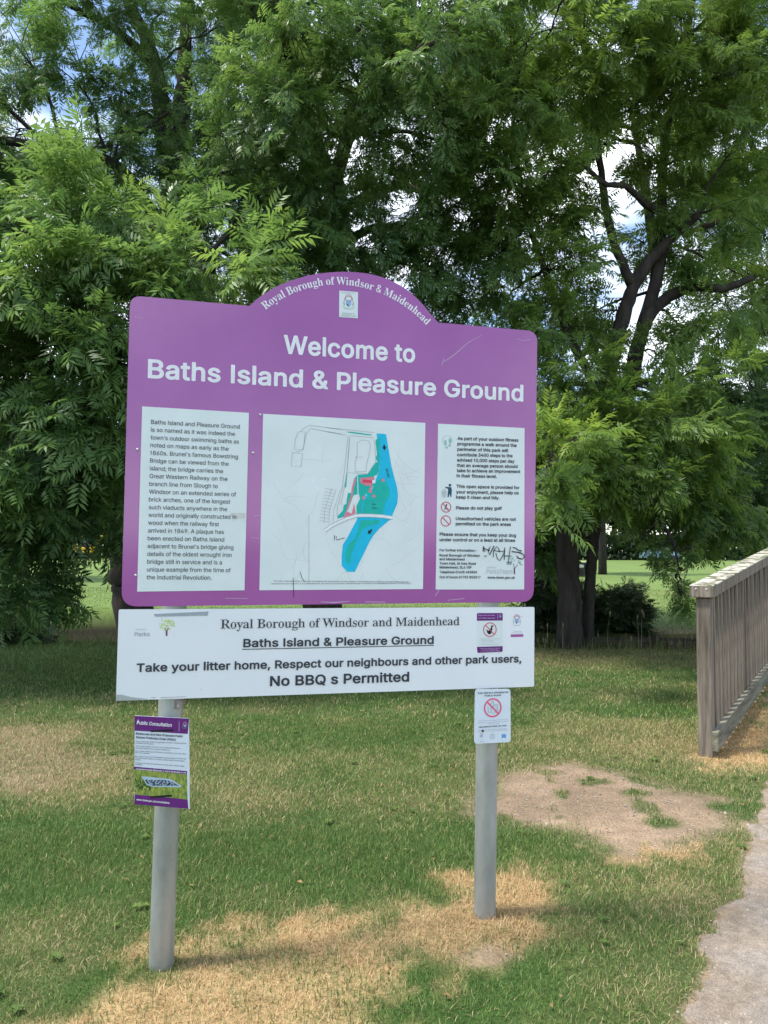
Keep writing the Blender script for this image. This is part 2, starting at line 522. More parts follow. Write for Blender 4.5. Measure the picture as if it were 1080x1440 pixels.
# long dead stalks lying about, thickest where the turf has died
v, c = blades(9000, 1.8, 8.0, 0.05, 0.12, 0.0022)
sel = c[:, 0] > 0.24
v[:, :, 2] = v[:, :1, 2] + (v[:, :, 2] - v[:, :1, 2]) * 0.35
VV.append(v[sel]); CC.append(c[sel])
n = 700                                                  # straw blown on to the bare earth
v, c = blades(60000, 3.6, 5.8, 0.03, 0.08, 0.0024)
sel = (c[:, 0] > 0.3) & (poly_sd(v[:, 0, 0], v[:, 0, 1], DIRT) > 0)
v[:, :, 2] = v[:, :1, 2] + (v[:, :, 2] - v[:, :1, 2]) * 0.3 + 0.004
VV.append(v[sel]); CC.append(c[sel])
V = np.concatenate(VV); C = np.concatenate(CC)
nb = len(V); base = np.arange(nb)[:, None] * 5
me = mesh_np('lawn_grass', V.reshape(-1, 3), base + np.array([0, 1, 2, 3]), base + np.array([3, 2, 4]), attr={'soil': np.repeat(C, 5, 0)})
M_blade = attr_mat('grass_blades', 'soil', 0.6, 0.3, trans=0.3)
tag(link_mesh('lawn_grass', me, [M_blade]), 'short worn green and straw coloured grass around the sign', 'grass', kind='stuff')

# broad-leaved weeds and clover pressed flat in the turf
n = 800
y = np.sqrt(rng.uniform(1.9 ** 2, 9.0 ** 2, n)); x = rng.uniform(-1, 1, n) * (0.54 * y + 0.7)
d, b, s, p = masks(x, y)
ok = (d + p + s + b < 0.35) & (fbm(x * 1.6, y * 1.6, 95) > 0.52)
x, y = x[ok], y[ok]; n = len(x); K = 6
a = rng.uniform(0, 6.28, (n, 1)) + np.arange(K) * 1.05 + rng.normal(0, 0.25, (n, K))
ln = rng.uniform(0.012, 0.034, (n, 1)) * rng.uniform(0.7, 1.2, (n, K)); w = ln * rng.uniform(0.28, 0.5, (n, 1))
z = ground_z(x, y)[:, None] + 0.012; X, Y = x[:, None], y[:, None]
ca, sa = np.cos(a), np.sin(a)
V = np.stack([np.stack([X + 0 * ca, Y + 0 * ca, z + 0 * ca], -1), np.stack([X + ca * ln * .55 - sa * w, Y + sa * ln * .55 + ca * w, z + .35 * ln], -1),
              np.stack([X + ca * ln, Y + sa * ln, z + 0.12 * ln], -1), np.stack([X + ca * ln * .55 + sa * w, Y + sa * ln * .55 - ca * w, z + .35 * ln], -1)], 2)
cw = np.array([0.075, 0.135, 0.035]) + rng.random((n, 1)) * np.array([0.06, 0.07, 0.02])
me = mesh_np('lawn_weeds', V.reshape(-1, 3), np.arange(n * K * 4).reshape(-1, 4), attr={'soil': np.repeat(cw, K * 4, 0)})
tag(link_mesh('lawn_weeds', me, [M_blade]), 'clover and small broad leaved weeds growing in the turf', 'weeds', kind='stuff')

# a few dead leaves dropped on the grass and the path
n = 260
y = np.sqrt(rng.uniform(1.9 ** 2, 8.0 ** 2, n)); x = rng.uniform(-1, 1, n) * (0.54 * y + 0.7)
a = rng.uniform(0, 6.28, n); ln = rng.uniform(0.012, 0.032, n); w = ln * 0.3
z = ground_z(x, y) + 0.016; ca, sa = np.cos(a), np.sin(a)
V = np.stack([np.stack([x, y, z], -1), np.stack([x + ca * ln * .5 - sa * w, y + sa * ln * .5 + ca * w, z + rng.uniform(0, .008, n)], -1),
              np.stack([x + ca * ln, y + sa * ln, z + rng.uniform(0, .006, n)], -1), np.stack([x + ca * ln * .5 + sa * w, y + sa * ln * .5 - ca * w, z + rng.uniform(0, .008, n)], -1)], 1)
cw = np.array([0.16, 0.10, 0.045]) + rng.random((n, 1)) * np.array([0.22, 0.16, 0.08])
me = mesh_np('dead_leaves', V.reshape(-1, 3), np.arange(n * 4).reshape(-1, 4), attr={'soil': np.repeat(cw, 4, 0)})
tag(link_mesh('dead_leaves', me, [M_blade]), 'small dry leaves scattered over the grass and path', 'leaves', kind='stuff')

# long grass and seed heads along the lip of the ditch
def tall(n, x, y, h, wid, cols, stiff):
    az = rng.uniform(0, 2 * np.pi, n); tilt = np.abs(rng.normal(0, stiff, n))
    z0 = ground_z(x, y) - 0.02
    K = 5
    V = np.empty((n, K, 2, 3)); fx, fy = -np.sin(az), np.cos(az)
    for k in range(K):
        t = k / (K - 1)
        off = h * t * np.sin(tilt * (0.3 + t)); zz = z0 + h * t * np.cos(tilt * (0.3 + t) * 0.9)
        w = wid * (1 - 0.93 * t ** 1.6)
        for s_, q in ((-1, 0), (1, 1)):
            V[:, k, q] = np.stack([x + np.cos(az) * off + s_ * fx * w / 2, y + np.sin(az) * off + s_ * fy * w / 2, zz], 1)
    F = []
    b = np.arange(n)[:, None] * (2 * K)
    for k in range(K - 1):
        F.append(b + np.array([2 * k, 2 * k + 1, 2 * k + 3, 2 * k + 2]))
    return V.reshape(-1, 3), np.concatenate(F), np.repeat(cols, 2 * K, 0)


n = 5200
x = rng.uniform(-9, 7.5, n)
yc = 13.25 + 0.66 * np.clip(-x - 1.0, 0, 4.5) - 0.02 * x
y = yc - 1.15 - 0.5 * np.clip(-x - 1.0, 0, 4.5) + np.abs(rng.normal(0, 0.33, n)) * np.where(rng.random(n) < 0.5, -1, 1) * 0.8
h = rng.uniform(0.10, 0.30, n) * (0.6 + 0.9 * fbm(x * 1.5, y * 1.5, 81))
c = np.array([0.09, 0.14, 0.035]) + rng.random((n, 1)) * np.array([0.16, 0.13, 0.06])
v1, f1, c1 = tall(n, x, y, h, 0.008, c, 0.45)
n2 = 90
x = rng.uniform(2.2, 6.5, n2); y = 13.25 - 1.05 + rng.normal(0, 0.2, n2)
h = rng.uniform(0.3, 0.68, n2)
c = np.array([0.30, 0.26, 0.13]) + rng.random((n2, 1)) * 0.12
v2, f2, c2 = tall(n2, x, y, h, 0.007, c, 0.16)
# seed heads: a short fat spindle on each stalk
tips = v2.reshape(n2, 5, 2, 3)[:, 4].mean(1)
sv, sf = [], []
for i, t in enumerate(tips):
    b = len(sv); r = 0.011
    for dz, rr in ((-0.09, 0.003), (-0.04, r), (0.0, 0.002)):
        for k in range(4):
            sv.append((t[0] + rr * math.cos(k * 1.57), t[1] + rr * math.sin(k * 1.57), t[2] + dz))
    for j in range(2):
        for k in range(4):
            sf.append((b + j * 4 + k, b + j * 4 + (k + 1) % 4, b + j * 4 + 4 + (k + 1) % 4, b + j * 4 + 4 + k))
sv = np.array(sv); sf = np.array(sf)
Vt = np.concatenate([v1, v2, sv]); Ft = np.concatenate([f1, f2 + len(v1), sf + len(v1) + len(v2)])
Ct = np.concatenate([c1, c2, np.tile([[0.30, 0.24, 0.15]], (len(sv), 1))])
me = mesh_np('bank_grass', Vt, Ft, attr={'soil': Ct})
tag(link_mesh('bank_grass', me, [M_blade]), 'long grass and seed heads along the edge of the ditch', 'grass', kind='stuff')

# crumbs of stone and dead stalks lying on the bare earth and the path
bits = MB()
rnd = random.Random(3)
n = 13000
x = rng.uniform(0.3, 3.6, n); y = rng.uniform(2.3, 6.0, n)
d, b, s, p = masks(x, y)
ok = rng.random(n) < np.clip(d * 0.55 + p * 0.8, 0, 1)
for X, Y in zip(x[ok], y[ok]):
    r = rnd.uniform(0.0015, 0.0055) * (2.2 if rnd.random() < 0.02 else 1)
    z = float(ground_z(np.array([X]), np.array([Y]))[0]) + 0.004
    q = [Vector((rnd.uniform(.6, 1.2) * math.cos(a) * r, rnd.uniform(.6, 1.2) * math.sin(a) * r, 0)) for a in (0, 1.3, 2.5, 3.8, 5.1)]
    top = Vector((0, 0, r * rnd.uniform(.5, .9)))
    P0 = Vector((X, Y, z)); mi = 0 if rnd.random() < 0.7 else 1
    for k in range(5):
        bits.face([P0 + q[k], P0 + q[(k + 1) % 5], P0 + q[(k + 1) % 5] * 0.55 + top, P0 + q[k] * 0.55 + top], mi)
    bits.face([P0 + q[k] * 0.55 + top for k in range(5)], mi)
M_stone1 = mat('grit_grey', (0.24, 0.21, 0.18), 0.9, var=0.3, scale=30)
M_stone2 = mat('grit_pale', (0.42, 0.38, 0.32), 0.9, var=0.2, scale=30)
tag(bits.build('gravel', [M_stone1, M_stone2]), 'scattered grit on the bare earth and the footpath', 'gravel', kind='stuff')

# ------------------------------------------------------------------ trees
M_bark = mat('ash_bark', (0.062, 0.054, 0.048), 0.95, 0.15, var_col=(0.028, 0.025, 0.023), scale=9, stretch=(1, 1, 0.25), bump=0.9, bscale=26)
M_bark2 = mat('ivy_green_bark', (0.062, 0.056, 0.036), 0.95, 0.15, var_col=(0.026, 0.026, 0.017), scale=6, stretch=(1, 1, 0.3), bump=0.9, bscale=22)
M_leaf = leaf_mat('ash_leaf', (0.034, 0.096, 0.030), (0.142, 0.245, 0.072), 0.44, 0.42, 0.45)
M_leaf_light = leaf_mat('ash_leaf_fresh', (0.050, 0.118, 0.026), (0.172, 0.272, 0.066), 0.50, 0.44, 0.4)
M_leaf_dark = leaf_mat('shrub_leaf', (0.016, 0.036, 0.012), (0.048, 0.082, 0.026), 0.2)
M_leaf_far = leaf_mat('far_leaf', (0.030, 0.062, 0.020), (0.080, 0.125, 0.036), 0.2)
lrng = np.random.default_rng(21)


def make_leaf(L, pairs, r):
    """A pinnate leaf along +x: leaflets (n,4,3), each a folded lance shape, hanging a little."""
    out = []
    droop = r.uniform(0.15, 0.5)
    def rach(t):
        return np.array([t * L * (1 - 0.12 * droop * t), 0, -droop * L * 0.55 * t * t])
    def leaflet(p, ang, ln, w, dr):
        d = np.array([math.cos(ang), math.sin(ang), -dr]); d /= np.linalg.norm(d)
        q = np.array([-math.sin(ang), math.cos(ang), 0.0])
        up = np.array([0, 0, 0.18 * w])
        mid = p + d * ln * 0.45
        return np.stack([p, mid + q * w / 2 + up, p + d * ln + np.array([0, 0, -0.1 * ln]), mid - q * w / 2 + up])
    for i in range(pairs):
        t = 0.30 + 0.62 * i / (pairs - 1)
        ln = L * r.uniform(0.34, 0.44) * (0.80 + 0.35 * math.sin(math.pi * (0.25 + 0.6 * i / (pairs - 1))))
        for sgn in (-1, 1):
            out.append(leaflet(rach(t), sgn * r.uniform(0.85, 1.15), ln, ln * 0.25, r.uniform(0.1, 0.6)))
    out.append(leaflet(rach(1.0), r.uniform(-0.1, 0.1), L * 0.38, L * 0.095, 0.4))
    return np.stack(out)


def rotmats(yaw, pitch, roll):
    c, s = np.cos, np.sin
    Rz = np.array([[c(yaw), -s(yaw), 0], [s(yaw), c(yaw), 0], [0, 0, 1]])
    Ry = np.array([[c(pitch), 0, s(pitch)], [0, 1, 0], [-s(pitch), 0, c(pitch)]])
    Rx = np.array([[1, 0, 0], [0, c(roll), -s(roll)], [0, s(roll), c(roll)]])
    return Rz @ Ry @ Rx


def make_spray(r, size=1.0, pairs=5):
    """A shoot ~0.35 m along +x with opposite pinnate leaves; returns leaflet quads and per-leaf tint offsets."""
    leaves, tint = [], []
    n = 4
    for i in range(n):
        p = np.array([0.08 + 0.25 * i / (n - 1), 0, -0.02 * i])
        for sgn in (-1, 1):
            if i == n - 1 and sgn == 1: continue
            yaw = sgn * r.uniform(0.55, 1.15) if i < n - 1 else r.uniform(-0.3, 0.3)
            M = rotmats(yaw, r.uniform(-0.35, 0.35), r.uniform(-0.45, 0.45) + sgn * 0.2 + (1.57 if i % 2 else 0) * 0.25)
            lf = make_leaf(r.uniform(0.17, 0.26), pairs, r) @ M.T + p
            leaves.append(lf); tint.append(np.full(len(lf), r.uniform(-0.12, 0.12)))
    return np.concatenate(leaves) * size, np.concatenate(tint)


SPRAYS = [make_spray(lrng) for _ in range(10)]


def place_sprays(P, D, size, tint, r):
    """Leaf quads for sprays at P pointing along D."""
    VV, TT = [], []
    var = r.integers(0, len(SPRAYS), len(P))
    D = D / np.linalg.norm(D, axis=1, keepdims=True)
    up = np.array([0, 0, 1.0]) + r.normal(0, 0.38, P.shape)
    Y = np.cross(up, D); Y /= np.linalg.norm(Y, axis=1, keepdims=True) + 1e-9
    Zv = np.cross(D, Y)
    for k, (T, tv) in enumerate(SPRAYS):
        s = var == k
        if not s.any(): continue
        M = np.stack([D[s], Y[s], Zv[s]], 1) * size[s][:, None, None]     # rows = axes
        V = np.einsum('qvi,nij->nqvj', T, M) + P[s][:, None, None, :]
        VV.append(V.reshape(-1, 3))
        TT.append(np.repeat((tint[s][:, None] + tv[None] + r.normal(0, 0.05, (s.sum(), len(tv)))).ravel(), 4))
    return np.concatenate(VV), np.concatenate(TT)


def bez3(a, b, c, n):
    t = np.linspace(0, 1, n)[:, None]
    return (1 - t) ** 2 * a + 2 * t * (1 - t) * b + t * t * c


class Tree:
    def __init__(s, seed):
        s.r = np.random.default_rng(seed)
        s.wood, s.twig = MB(), MB()
        s.limb_pts, s.limb_rad = [], []
        s.P, s.D, s.S, s.T = [], [], [], []

    def limb(s, pts, r0, r1, n=10, wig=0.06, flare=0.0):
        pts = np.array([tuple(p) for p in pts], float)
        # smooth Catmull-Rom through the points
        ext = np.vstack([2 * pts[0] - pts[1], pts, 2 * pts[-1] - pts[-2]])
        out = []
        for i in range(1, len(ext) - 2):
            p0, p1, p2, p3 = ext[i - 1:i + 3]
            for t in np.linspace(0, 1, 6, endpoint=False):
                out.append(0.5 * ((2 * p1) + (-p0 + p2) * t + (2 * p0 - 5 * p1 + 4 * p2 - p3) * t * t + (-p0 + 3 * p1 - 3 * p2 + p3) * t ** 3))
        out.append(ext[-2]); out = np.array(out)
        m = len(out)
        out[1:-1] += s.r.normal(0, wig * r0, (m - 2, 3))
        f = np.linspace(0, 1, m)
        rad = r0 + (r1 - r0) * f
        if flare: rad = rad * (1 + flare * np.exp(-f * m / 2.2))
        rad *= 1 + s.r.normal(0, 0.05, m)
        s.wood.tube(out, list(rad), n=n)
        s.limb_pts.append(out); s.limb_rad.append(rad)
        return out

    def clump(s, c, rad, ns, tint=0.5, droop=0.25, size=1.0, flat=0.75, out=None):
        """A bough: a branch from the nearest limb to c, twigs through a ball of radius rad, leafy shoots along the twigs."""
        r = s.r; c = np.array(tuple(c), float)
        L = np.concatenate(s.limb_pts); RR = np.concatenate(s.limb_rad)
        d = L - c
        cost = np.linalg.norm(d, axis=1) + 0.9 * np.maximum(d[:, 2] - 0.2, 0) + (RR > 0.2) * 0.8
        k = int(cost.argmin()); a = L[k]
        v = c - a; ln = np.linalg.norm(v)
        mid = a + v * 0.5 + np.array([0, 0, 0.18 * ln]) + r.normal(0, 0.06 * ln, 3)
        path = bez3(a, mid, c, 9); path[1:-1] += r.normal(0, 0.025, (7, 3))
        r0 = min(RR[k] * 0.7, 0.012 + 0.013 * ln)
        s.twig.tube(path, list(np.linspace(r0, 0.010, 9)), n=5, cap=False)
        axis = v / (ln + 1e-6) if out is None else np.array(out, float)
        ns = int(ns * 1.06); nt = max(4, ns // 5)
        for i in range(nt):
            st = path[int(r.integers(3, 9))]
            u = r.normal(0, 1, 3); u /= np.linalg.norm(u)
            e = c + u * rad * np.array([1, 1, flat]) * r.uniform(0.55, 1.05) + axis * rad * 0.15
            ln2 = np.linalg.norm(e - st)
            tp = bez3(st, (st + e) / 2 + np.array([0, 0, 0.12 * ln2]) + r.normal(0, 0.05, 3), e + np.array([0, 0, -droop * 0.4 * ln2]), 5)
            s.twig.tube(tp, list(np.linspace(0.009, 0.004, 5)), n=3, cap=False)
            m = max(2, int(round(ns / nt)))
            for j in range(m):
                t = 0.35 + 0.65 * (j + r.random()) / m
                q = tp[0] * (1 - t) ** 2 + 2 * t * (1 - t) * tp[2] + t * t * tp[4]
                d_ = (tp[4] - tp[2]); d_ = d_ / (np.linalg.norm(d_) + 1e-6)
                d_ = d_ * 0.7 + u * 0.6 + r.normal(0, 0.5, 3) + np.array([0, 0, -droop])
                s.P.append(q); s.D.append(d_); s.S.append(size * r.uniform(0.68, 1.25))
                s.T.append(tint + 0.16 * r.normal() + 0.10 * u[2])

    def fill(s, c, R3, n, rad, ns, tint=0.5, droop=0.25, size=1.0, shell=0.45, seed=0, test=None):
        """n boughs scattered through an ellipsoid, thinner in the middle."""
        r = s.r; pts = []; c = np.array(tuple(c)); R3 = np.array(R3)
        tries = 0
        while len(pts) < n and tries < n * 60:
            tries += 1
            u = r.normal(0, 1, 3); u /= np.linalg.norm(u)
            p = c + u * R3 * (shell + (1 - shell) * r.random() ** 0.6)
            if test is not None and not test(p): continue
            if p[2] < 0.5: continue
            if pts and min(np.linalg.norm(p - q) for q in pts) < rad * 0.62 * (0.98 ** (tries / n)): continue
            pts.append(p)
        for p in pts:
            s.clump(p, rad * r.uniform(0.8, 1.25), int(ns * r.uniform(0.75, 1.25)), tint + r.normal(0, 0.08), droop, size)

    def build(s, name, base, label, leaf, bark, group=None, twigs=True):
        root = empty(name, base)
        tag(root, label, 'tree', group)
        off = np.array(tuple(base))
        s.wood.v = [tuple(np.array(v) - off) for v in s.wood.v]
        s.wood.build('trunk', bark, root, smooth=True)
        P, D, S, T = (np.array(a) for a in (s.P, s.D, s.S, s.T))
        V, tint = place_sprays(P - off, D, S, T, s.r)
        nq = len(V) // 4
        tv = np.array(s.twig.v) - off
        V2 = np.concatenate([V, tv]); q2 = np.array([f for f in s.twig.f if len(f) == 4]) + len(V)
        quads = np.concatenate([np.arange(nq * 4).reshape(-1, 4), q2])
        me = mesh_np('crown', V2, quads, attr={'tint': np.concatenate([np.clip(tint, 0, 1), np.zeros(len(tv))])},
                     mat_idx=np.concatenate([np.zeros(nq, int), np.ones(len(q2), int)]))
        link_mesh('crown', me, [leaf, bark], root)
        return root


# ---- the big ash on the left, leaning over the ditch
A = Tree(101)
base = at(196, 892, 14.2)
t1 = A.limb([base + Vector((0.15, 0, -1.7)), at(188, 845, 14.2), at(178, 800, 14.1), at(182, 700, 14.0), at(208, 520, 14.0), at(240, 380, 14.0), at(243, 280, 14.1)], 0.36, 0.25, n=14, flare=0.12, wig=0.03)
A.limb([at(243, 285, 14.1), at(228, 160, 14.0), at(214, 80, 13.9), at(180, 0, 13.8), at(120, -120, 13.5), at(60, -300, 13.5)], 0.19, 0.05)
A.limb([at(243, 285, 14.1), at(255, 170, 14.3), at(260, 60, 14.4), at(270, -80, 14.6), at(300, -300, 15)], 0.20, 0.05)
A.limb([at(215, 90, 13.9), at(160, 40, 13.0), at(95, 5, 12.2), at(20, -60, 11.4)], 0.09, 0.03)
A.limb([at(236, 330, 14.0), at(170, 240, 12.8), at(100, 215, 11.6), at(20, 200, 10.6), at(-120, 170, 9.6)], 0.13, 0.04)
A.limb([at(215, 480, 14.0), at(190, 400, 11.8), at(150, 350, 10.2), at(90, 330, 9.0), at(20, 330, 8.2)], 0.15, 0.03)
A.limb([at(205, 520, 14.0), at(230, 450, 12.0), at(260, 400, 10.2), at(300, 380, 9.0)], 0.12, 0.03)
A.limb([at(180, 640, 14.0), at(110, 560, 12.0), at(40, 540, 10.4), at(-60, 560, 9.2)], 0.14, 0.03)
A.limb([at(185, 620, 14.0), at(180, 560, 12.0), at(150, 530, 10.2), at(110, 560, 9.0)], 0.12, 0.03)
A.limb([at(240, 350, 14.0), at(320, 280, 14.2), at(400, 220, 14.0), at(470, 200, 13.6)], 0.13, 0.04)
A.limb([at(236, 350, 14.2), at(120, 300, 16.5), at(0, 240, 18.5)], 0.14, 0.04)
A.limb([at(240, 340, 14.2), at(300, 240, 17), at(360, 160, 19)], 0.14, 0.04)
# near boughs low on the left, lit, hanging toward the grass
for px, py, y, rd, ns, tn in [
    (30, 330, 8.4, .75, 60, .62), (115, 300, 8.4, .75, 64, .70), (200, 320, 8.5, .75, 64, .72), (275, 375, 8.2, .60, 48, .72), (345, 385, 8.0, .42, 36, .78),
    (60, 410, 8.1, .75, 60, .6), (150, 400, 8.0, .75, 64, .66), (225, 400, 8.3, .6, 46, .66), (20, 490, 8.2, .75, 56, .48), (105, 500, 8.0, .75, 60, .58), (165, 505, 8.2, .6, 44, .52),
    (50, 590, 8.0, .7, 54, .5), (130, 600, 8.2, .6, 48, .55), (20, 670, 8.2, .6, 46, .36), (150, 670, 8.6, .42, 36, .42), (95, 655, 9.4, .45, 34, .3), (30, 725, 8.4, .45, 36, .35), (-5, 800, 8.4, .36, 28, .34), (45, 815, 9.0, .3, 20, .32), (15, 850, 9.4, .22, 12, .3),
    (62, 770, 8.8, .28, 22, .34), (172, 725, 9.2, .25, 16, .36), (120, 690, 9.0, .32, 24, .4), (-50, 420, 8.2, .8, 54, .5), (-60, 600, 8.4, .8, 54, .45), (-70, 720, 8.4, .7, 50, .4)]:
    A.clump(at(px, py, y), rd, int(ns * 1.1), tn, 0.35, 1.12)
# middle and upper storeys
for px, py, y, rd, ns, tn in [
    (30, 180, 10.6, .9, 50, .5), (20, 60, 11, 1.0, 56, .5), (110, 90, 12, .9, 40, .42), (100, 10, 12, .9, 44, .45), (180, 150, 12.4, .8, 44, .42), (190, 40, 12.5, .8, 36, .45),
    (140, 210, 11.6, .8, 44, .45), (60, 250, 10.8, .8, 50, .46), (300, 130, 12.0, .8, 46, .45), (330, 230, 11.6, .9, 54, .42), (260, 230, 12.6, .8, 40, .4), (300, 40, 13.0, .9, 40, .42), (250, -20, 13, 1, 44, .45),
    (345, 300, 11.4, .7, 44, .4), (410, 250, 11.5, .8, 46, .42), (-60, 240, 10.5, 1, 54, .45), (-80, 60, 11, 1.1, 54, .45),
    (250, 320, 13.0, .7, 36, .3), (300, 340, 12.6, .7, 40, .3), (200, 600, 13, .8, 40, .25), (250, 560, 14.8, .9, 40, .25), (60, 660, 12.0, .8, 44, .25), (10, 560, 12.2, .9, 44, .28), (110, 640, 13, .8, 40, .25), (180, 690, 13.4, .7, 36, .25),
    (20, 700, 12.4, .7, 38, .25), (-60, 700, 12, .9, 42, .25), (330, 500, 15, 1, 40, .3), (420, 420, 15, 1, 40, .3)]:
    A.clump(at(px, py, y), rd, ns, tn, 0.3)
A.fill(at(120, 120, 16.0), (5.5, 3.5, 5.0), 46, 1.0, 40, 0.4)
A.fill((-8.6, 9.6, 6.4), (3.4, 3.2, 2.6), 42, 1.1, 50, 0.45)  # boughs out of view, added to cast shade on the front-left grass
A.fill(at(180, -260, 13.0), (4.8, 4.2, 3.2), 22, 1.1, 40, 0.45)
A.build('ash_tree', base, 'tall ash with a dark leaning trunk and low boughs hanging left of the purple sign', M_leaf, M_bark, 'trees along the ditch')

# ---- the ash behind the middle of the sign
B_ = Tree(202)
base = at(452, 895, 13.9)
B_.limb([base + Vector((0, 0, -0.3)), at(455, 800, 13.9), at(460, 600, 13.8), at(468, 430, 13.7), at(468, 320, 13.6), at(470, 255, 13.5)], 0.36, 0.20, n=12, flare=0.4)
B_.limb([at(470, 262, 13.5), at(484, 210, 13.2), at(505, 165, 12.9), at(540, 100, 12.6), at(560, 0, 12.2), at(570, -150, 12)], 0.13, 0.04)
B_.limb([at(469, 280, 13.5), at(440, 190, 13.6), at(420, 100, 13.6), at(400, 0, 13.4), at(380, -180, 13.2)], 0.15, 0.04)
B_.limb([at(470, 300, 13.6), at(520, 275, 13.2), at(562, 262, 12.8), at(600, 268, 12.5), at(650, 255, 12.2)], 0.10, 0.03)
B_.limb([at(466, 350, 13.6), at(530, 320, 13.4), at(600, 326, 13.2), at(680, 330, 13.0)], 0.09, 0.03)
B_.limb([at(470, 270, 13.5), at(430, 150, 11.6), at(400, 60, 10.4), at(390, -40, 9.6)], 0.11, 0.03)
B_.limb([at(484, 210, 13.2), at(520, 130, 11.4), at(560, 90, 10.2), at(610, 60, 9.4)], 0.10, 0.03)
B_.limb([at(470, 260, 13.5), at(500, 140, 16), at(540, 60, 18)], 0.12, 0.03)
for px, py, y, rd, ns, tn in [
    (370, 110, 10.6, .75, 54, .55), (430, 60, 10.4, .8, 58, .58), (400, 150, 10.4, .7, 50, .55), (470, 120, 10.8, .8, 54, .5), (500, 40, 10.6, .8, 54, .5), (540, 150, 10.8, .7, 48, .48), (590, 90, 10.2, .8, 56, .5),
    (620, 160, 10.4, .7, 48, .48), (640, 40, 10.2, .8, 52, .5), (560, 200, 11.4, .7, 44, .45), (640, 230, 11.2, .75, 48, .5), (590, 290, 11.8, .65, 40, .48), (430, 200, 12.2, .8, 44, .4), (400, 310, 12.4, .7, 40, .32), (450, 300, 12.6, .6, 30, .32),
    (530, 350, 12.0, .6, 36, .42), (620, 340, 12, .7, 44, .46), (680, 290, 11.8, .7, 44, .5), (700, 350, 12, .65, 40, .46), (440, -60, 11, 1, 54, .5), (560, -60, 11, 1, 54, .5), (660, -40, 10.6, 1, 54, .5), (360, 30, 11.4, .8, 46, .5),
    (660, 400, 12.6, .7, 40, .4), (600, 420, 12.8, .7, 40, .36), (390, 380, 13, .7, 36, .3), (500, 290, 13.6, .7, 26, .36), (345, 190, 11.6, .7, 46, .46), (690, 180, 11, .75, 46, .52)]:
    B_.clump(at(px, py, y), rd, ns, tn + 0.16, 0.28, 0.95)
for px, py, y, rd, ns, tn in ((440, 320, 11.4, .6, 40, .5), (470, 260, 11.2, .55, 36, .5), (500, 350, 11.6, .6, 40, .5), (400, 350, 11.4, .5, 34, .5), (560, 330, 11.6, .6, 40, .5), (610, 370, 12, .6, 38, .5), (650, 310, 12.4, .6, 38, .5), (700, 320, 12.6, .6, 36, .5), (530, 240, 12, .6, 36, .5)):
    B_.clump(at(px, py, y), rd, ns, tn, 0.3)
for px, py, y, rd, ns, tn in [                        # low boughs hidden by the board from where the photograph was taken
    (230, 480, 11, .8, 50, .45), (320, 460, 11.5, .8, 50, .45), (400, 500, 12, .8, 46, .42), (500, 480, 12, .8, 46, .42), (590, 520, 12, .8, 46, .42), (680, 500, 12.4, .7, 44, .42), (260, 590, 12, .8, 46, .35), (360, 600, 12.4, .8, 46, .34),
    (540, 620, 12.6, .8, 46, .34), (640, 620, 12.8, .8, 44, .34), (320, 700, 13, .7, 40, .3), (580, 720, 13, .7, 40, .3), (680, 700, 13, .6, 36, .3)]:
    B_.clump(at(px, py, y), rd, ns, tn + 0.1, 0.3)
B_.fill(at(520, 150, 16.5), (4.2, 2.8, 4.6), 34, 1.0, 38, 0.42)
B_.fill(at(500, -260, 12.8), (4.0, 3.6, 2.8), 16, 1.1, 40, 0.48)
B_.build('ash_tree', base, 'ash rising directly behind the arched top of the sign, its trunk hidden by the board', M_leaf, M_bark2, 'trees along the ditch')

# ---- the twin-stemmed ash right of the sign
Cx = Tree(303)
base = at(800, 915, 12.1)
Cx.limb([base + Vector((0, 0, -0.35)), at(801, 860, 12.1), at(799, 790, 12.1), at(802, 720, 12.1), at(822, 640, 12.1), at(846, 560, 12.1), at(858, 505, 12.1)], 0.19, 0.15, n=14, flare=0.12, wig=0.03)
Cx.limb([at(858, 510, 12.1), at(872, 460, 12.1), at(890, 405, 12.1), at(915, 365, 12.1), at(950, 330, 12.0), at(985, 300, 11.8)], 0.14, 0.06, wig=0.04)
Cx.limb([base + Vector((0.36, 0.2, -0.35)), at(828, 850, 12.3), at(832, 790, 12.3), at(838, 730, 12.3), at(850, 690, 12.3), at(868, 620, 12.3), at(886, 540, 12.3)], 0.085, 0.10, wig=0.03, flare=0.2)
Cx.limb([at(806, 775, 12.1), at(818, 745, 12.15), at(836, 715, 12.25), at(852, 700, 12.3)], 0.09, 0.08)
Cx.limb([at(884, 550, 12.3), at(896, 490, 12.2), at(912, 445, 12.1), at(945, 415, 12.0), at(985, 404, 11.8), at(1020, 405, 11.6), at(1060, 390, 11.4)], 0.13, 0.05)
Cx.limb([at(905, 460, 12.2), at(925, 380, 12.3), at(930, 300, 12.4), at(935, 200, 12.4), at(960, 80, 12.2), at(990, -100, 12)], 0.12, 0.04)
Cx.limb([at(930, 300, 12.4), at(905, 285, 12.0), at(880, 262, 11.6), at(850, 258, 11.4), at(820, 232, 11.2), at(795, 228, 11)], 0.06, 0.025)
Cx.limb([at(890, 405, 12.1), at(860, 330, 12.0), at(845, 240, 12.0), at(830, 120, 11.8), at(800, -40, 11.6)], 0.08, 0.03)
Cx.limb([at(846, 560, 12.1), at(800, 470, 12.0), at(770, 390, 12.0), at(740, 300, 11.8), at(720, 180, 11.5)], 0.08, 0.03)
Cx.limb([at(850, 690, 12.3), at(880, 700, 11.6), at(915, 718, 11.0), at(945, 760, 10.6), at(955, 800, 10.4)], 0.05, 0.012)
Cx.limb([at(830, 610, 12.1), at(860, 600, 11.0), at(900, 595, 10.6), at(940, 590, 10.2)], 0.04, 0.006)
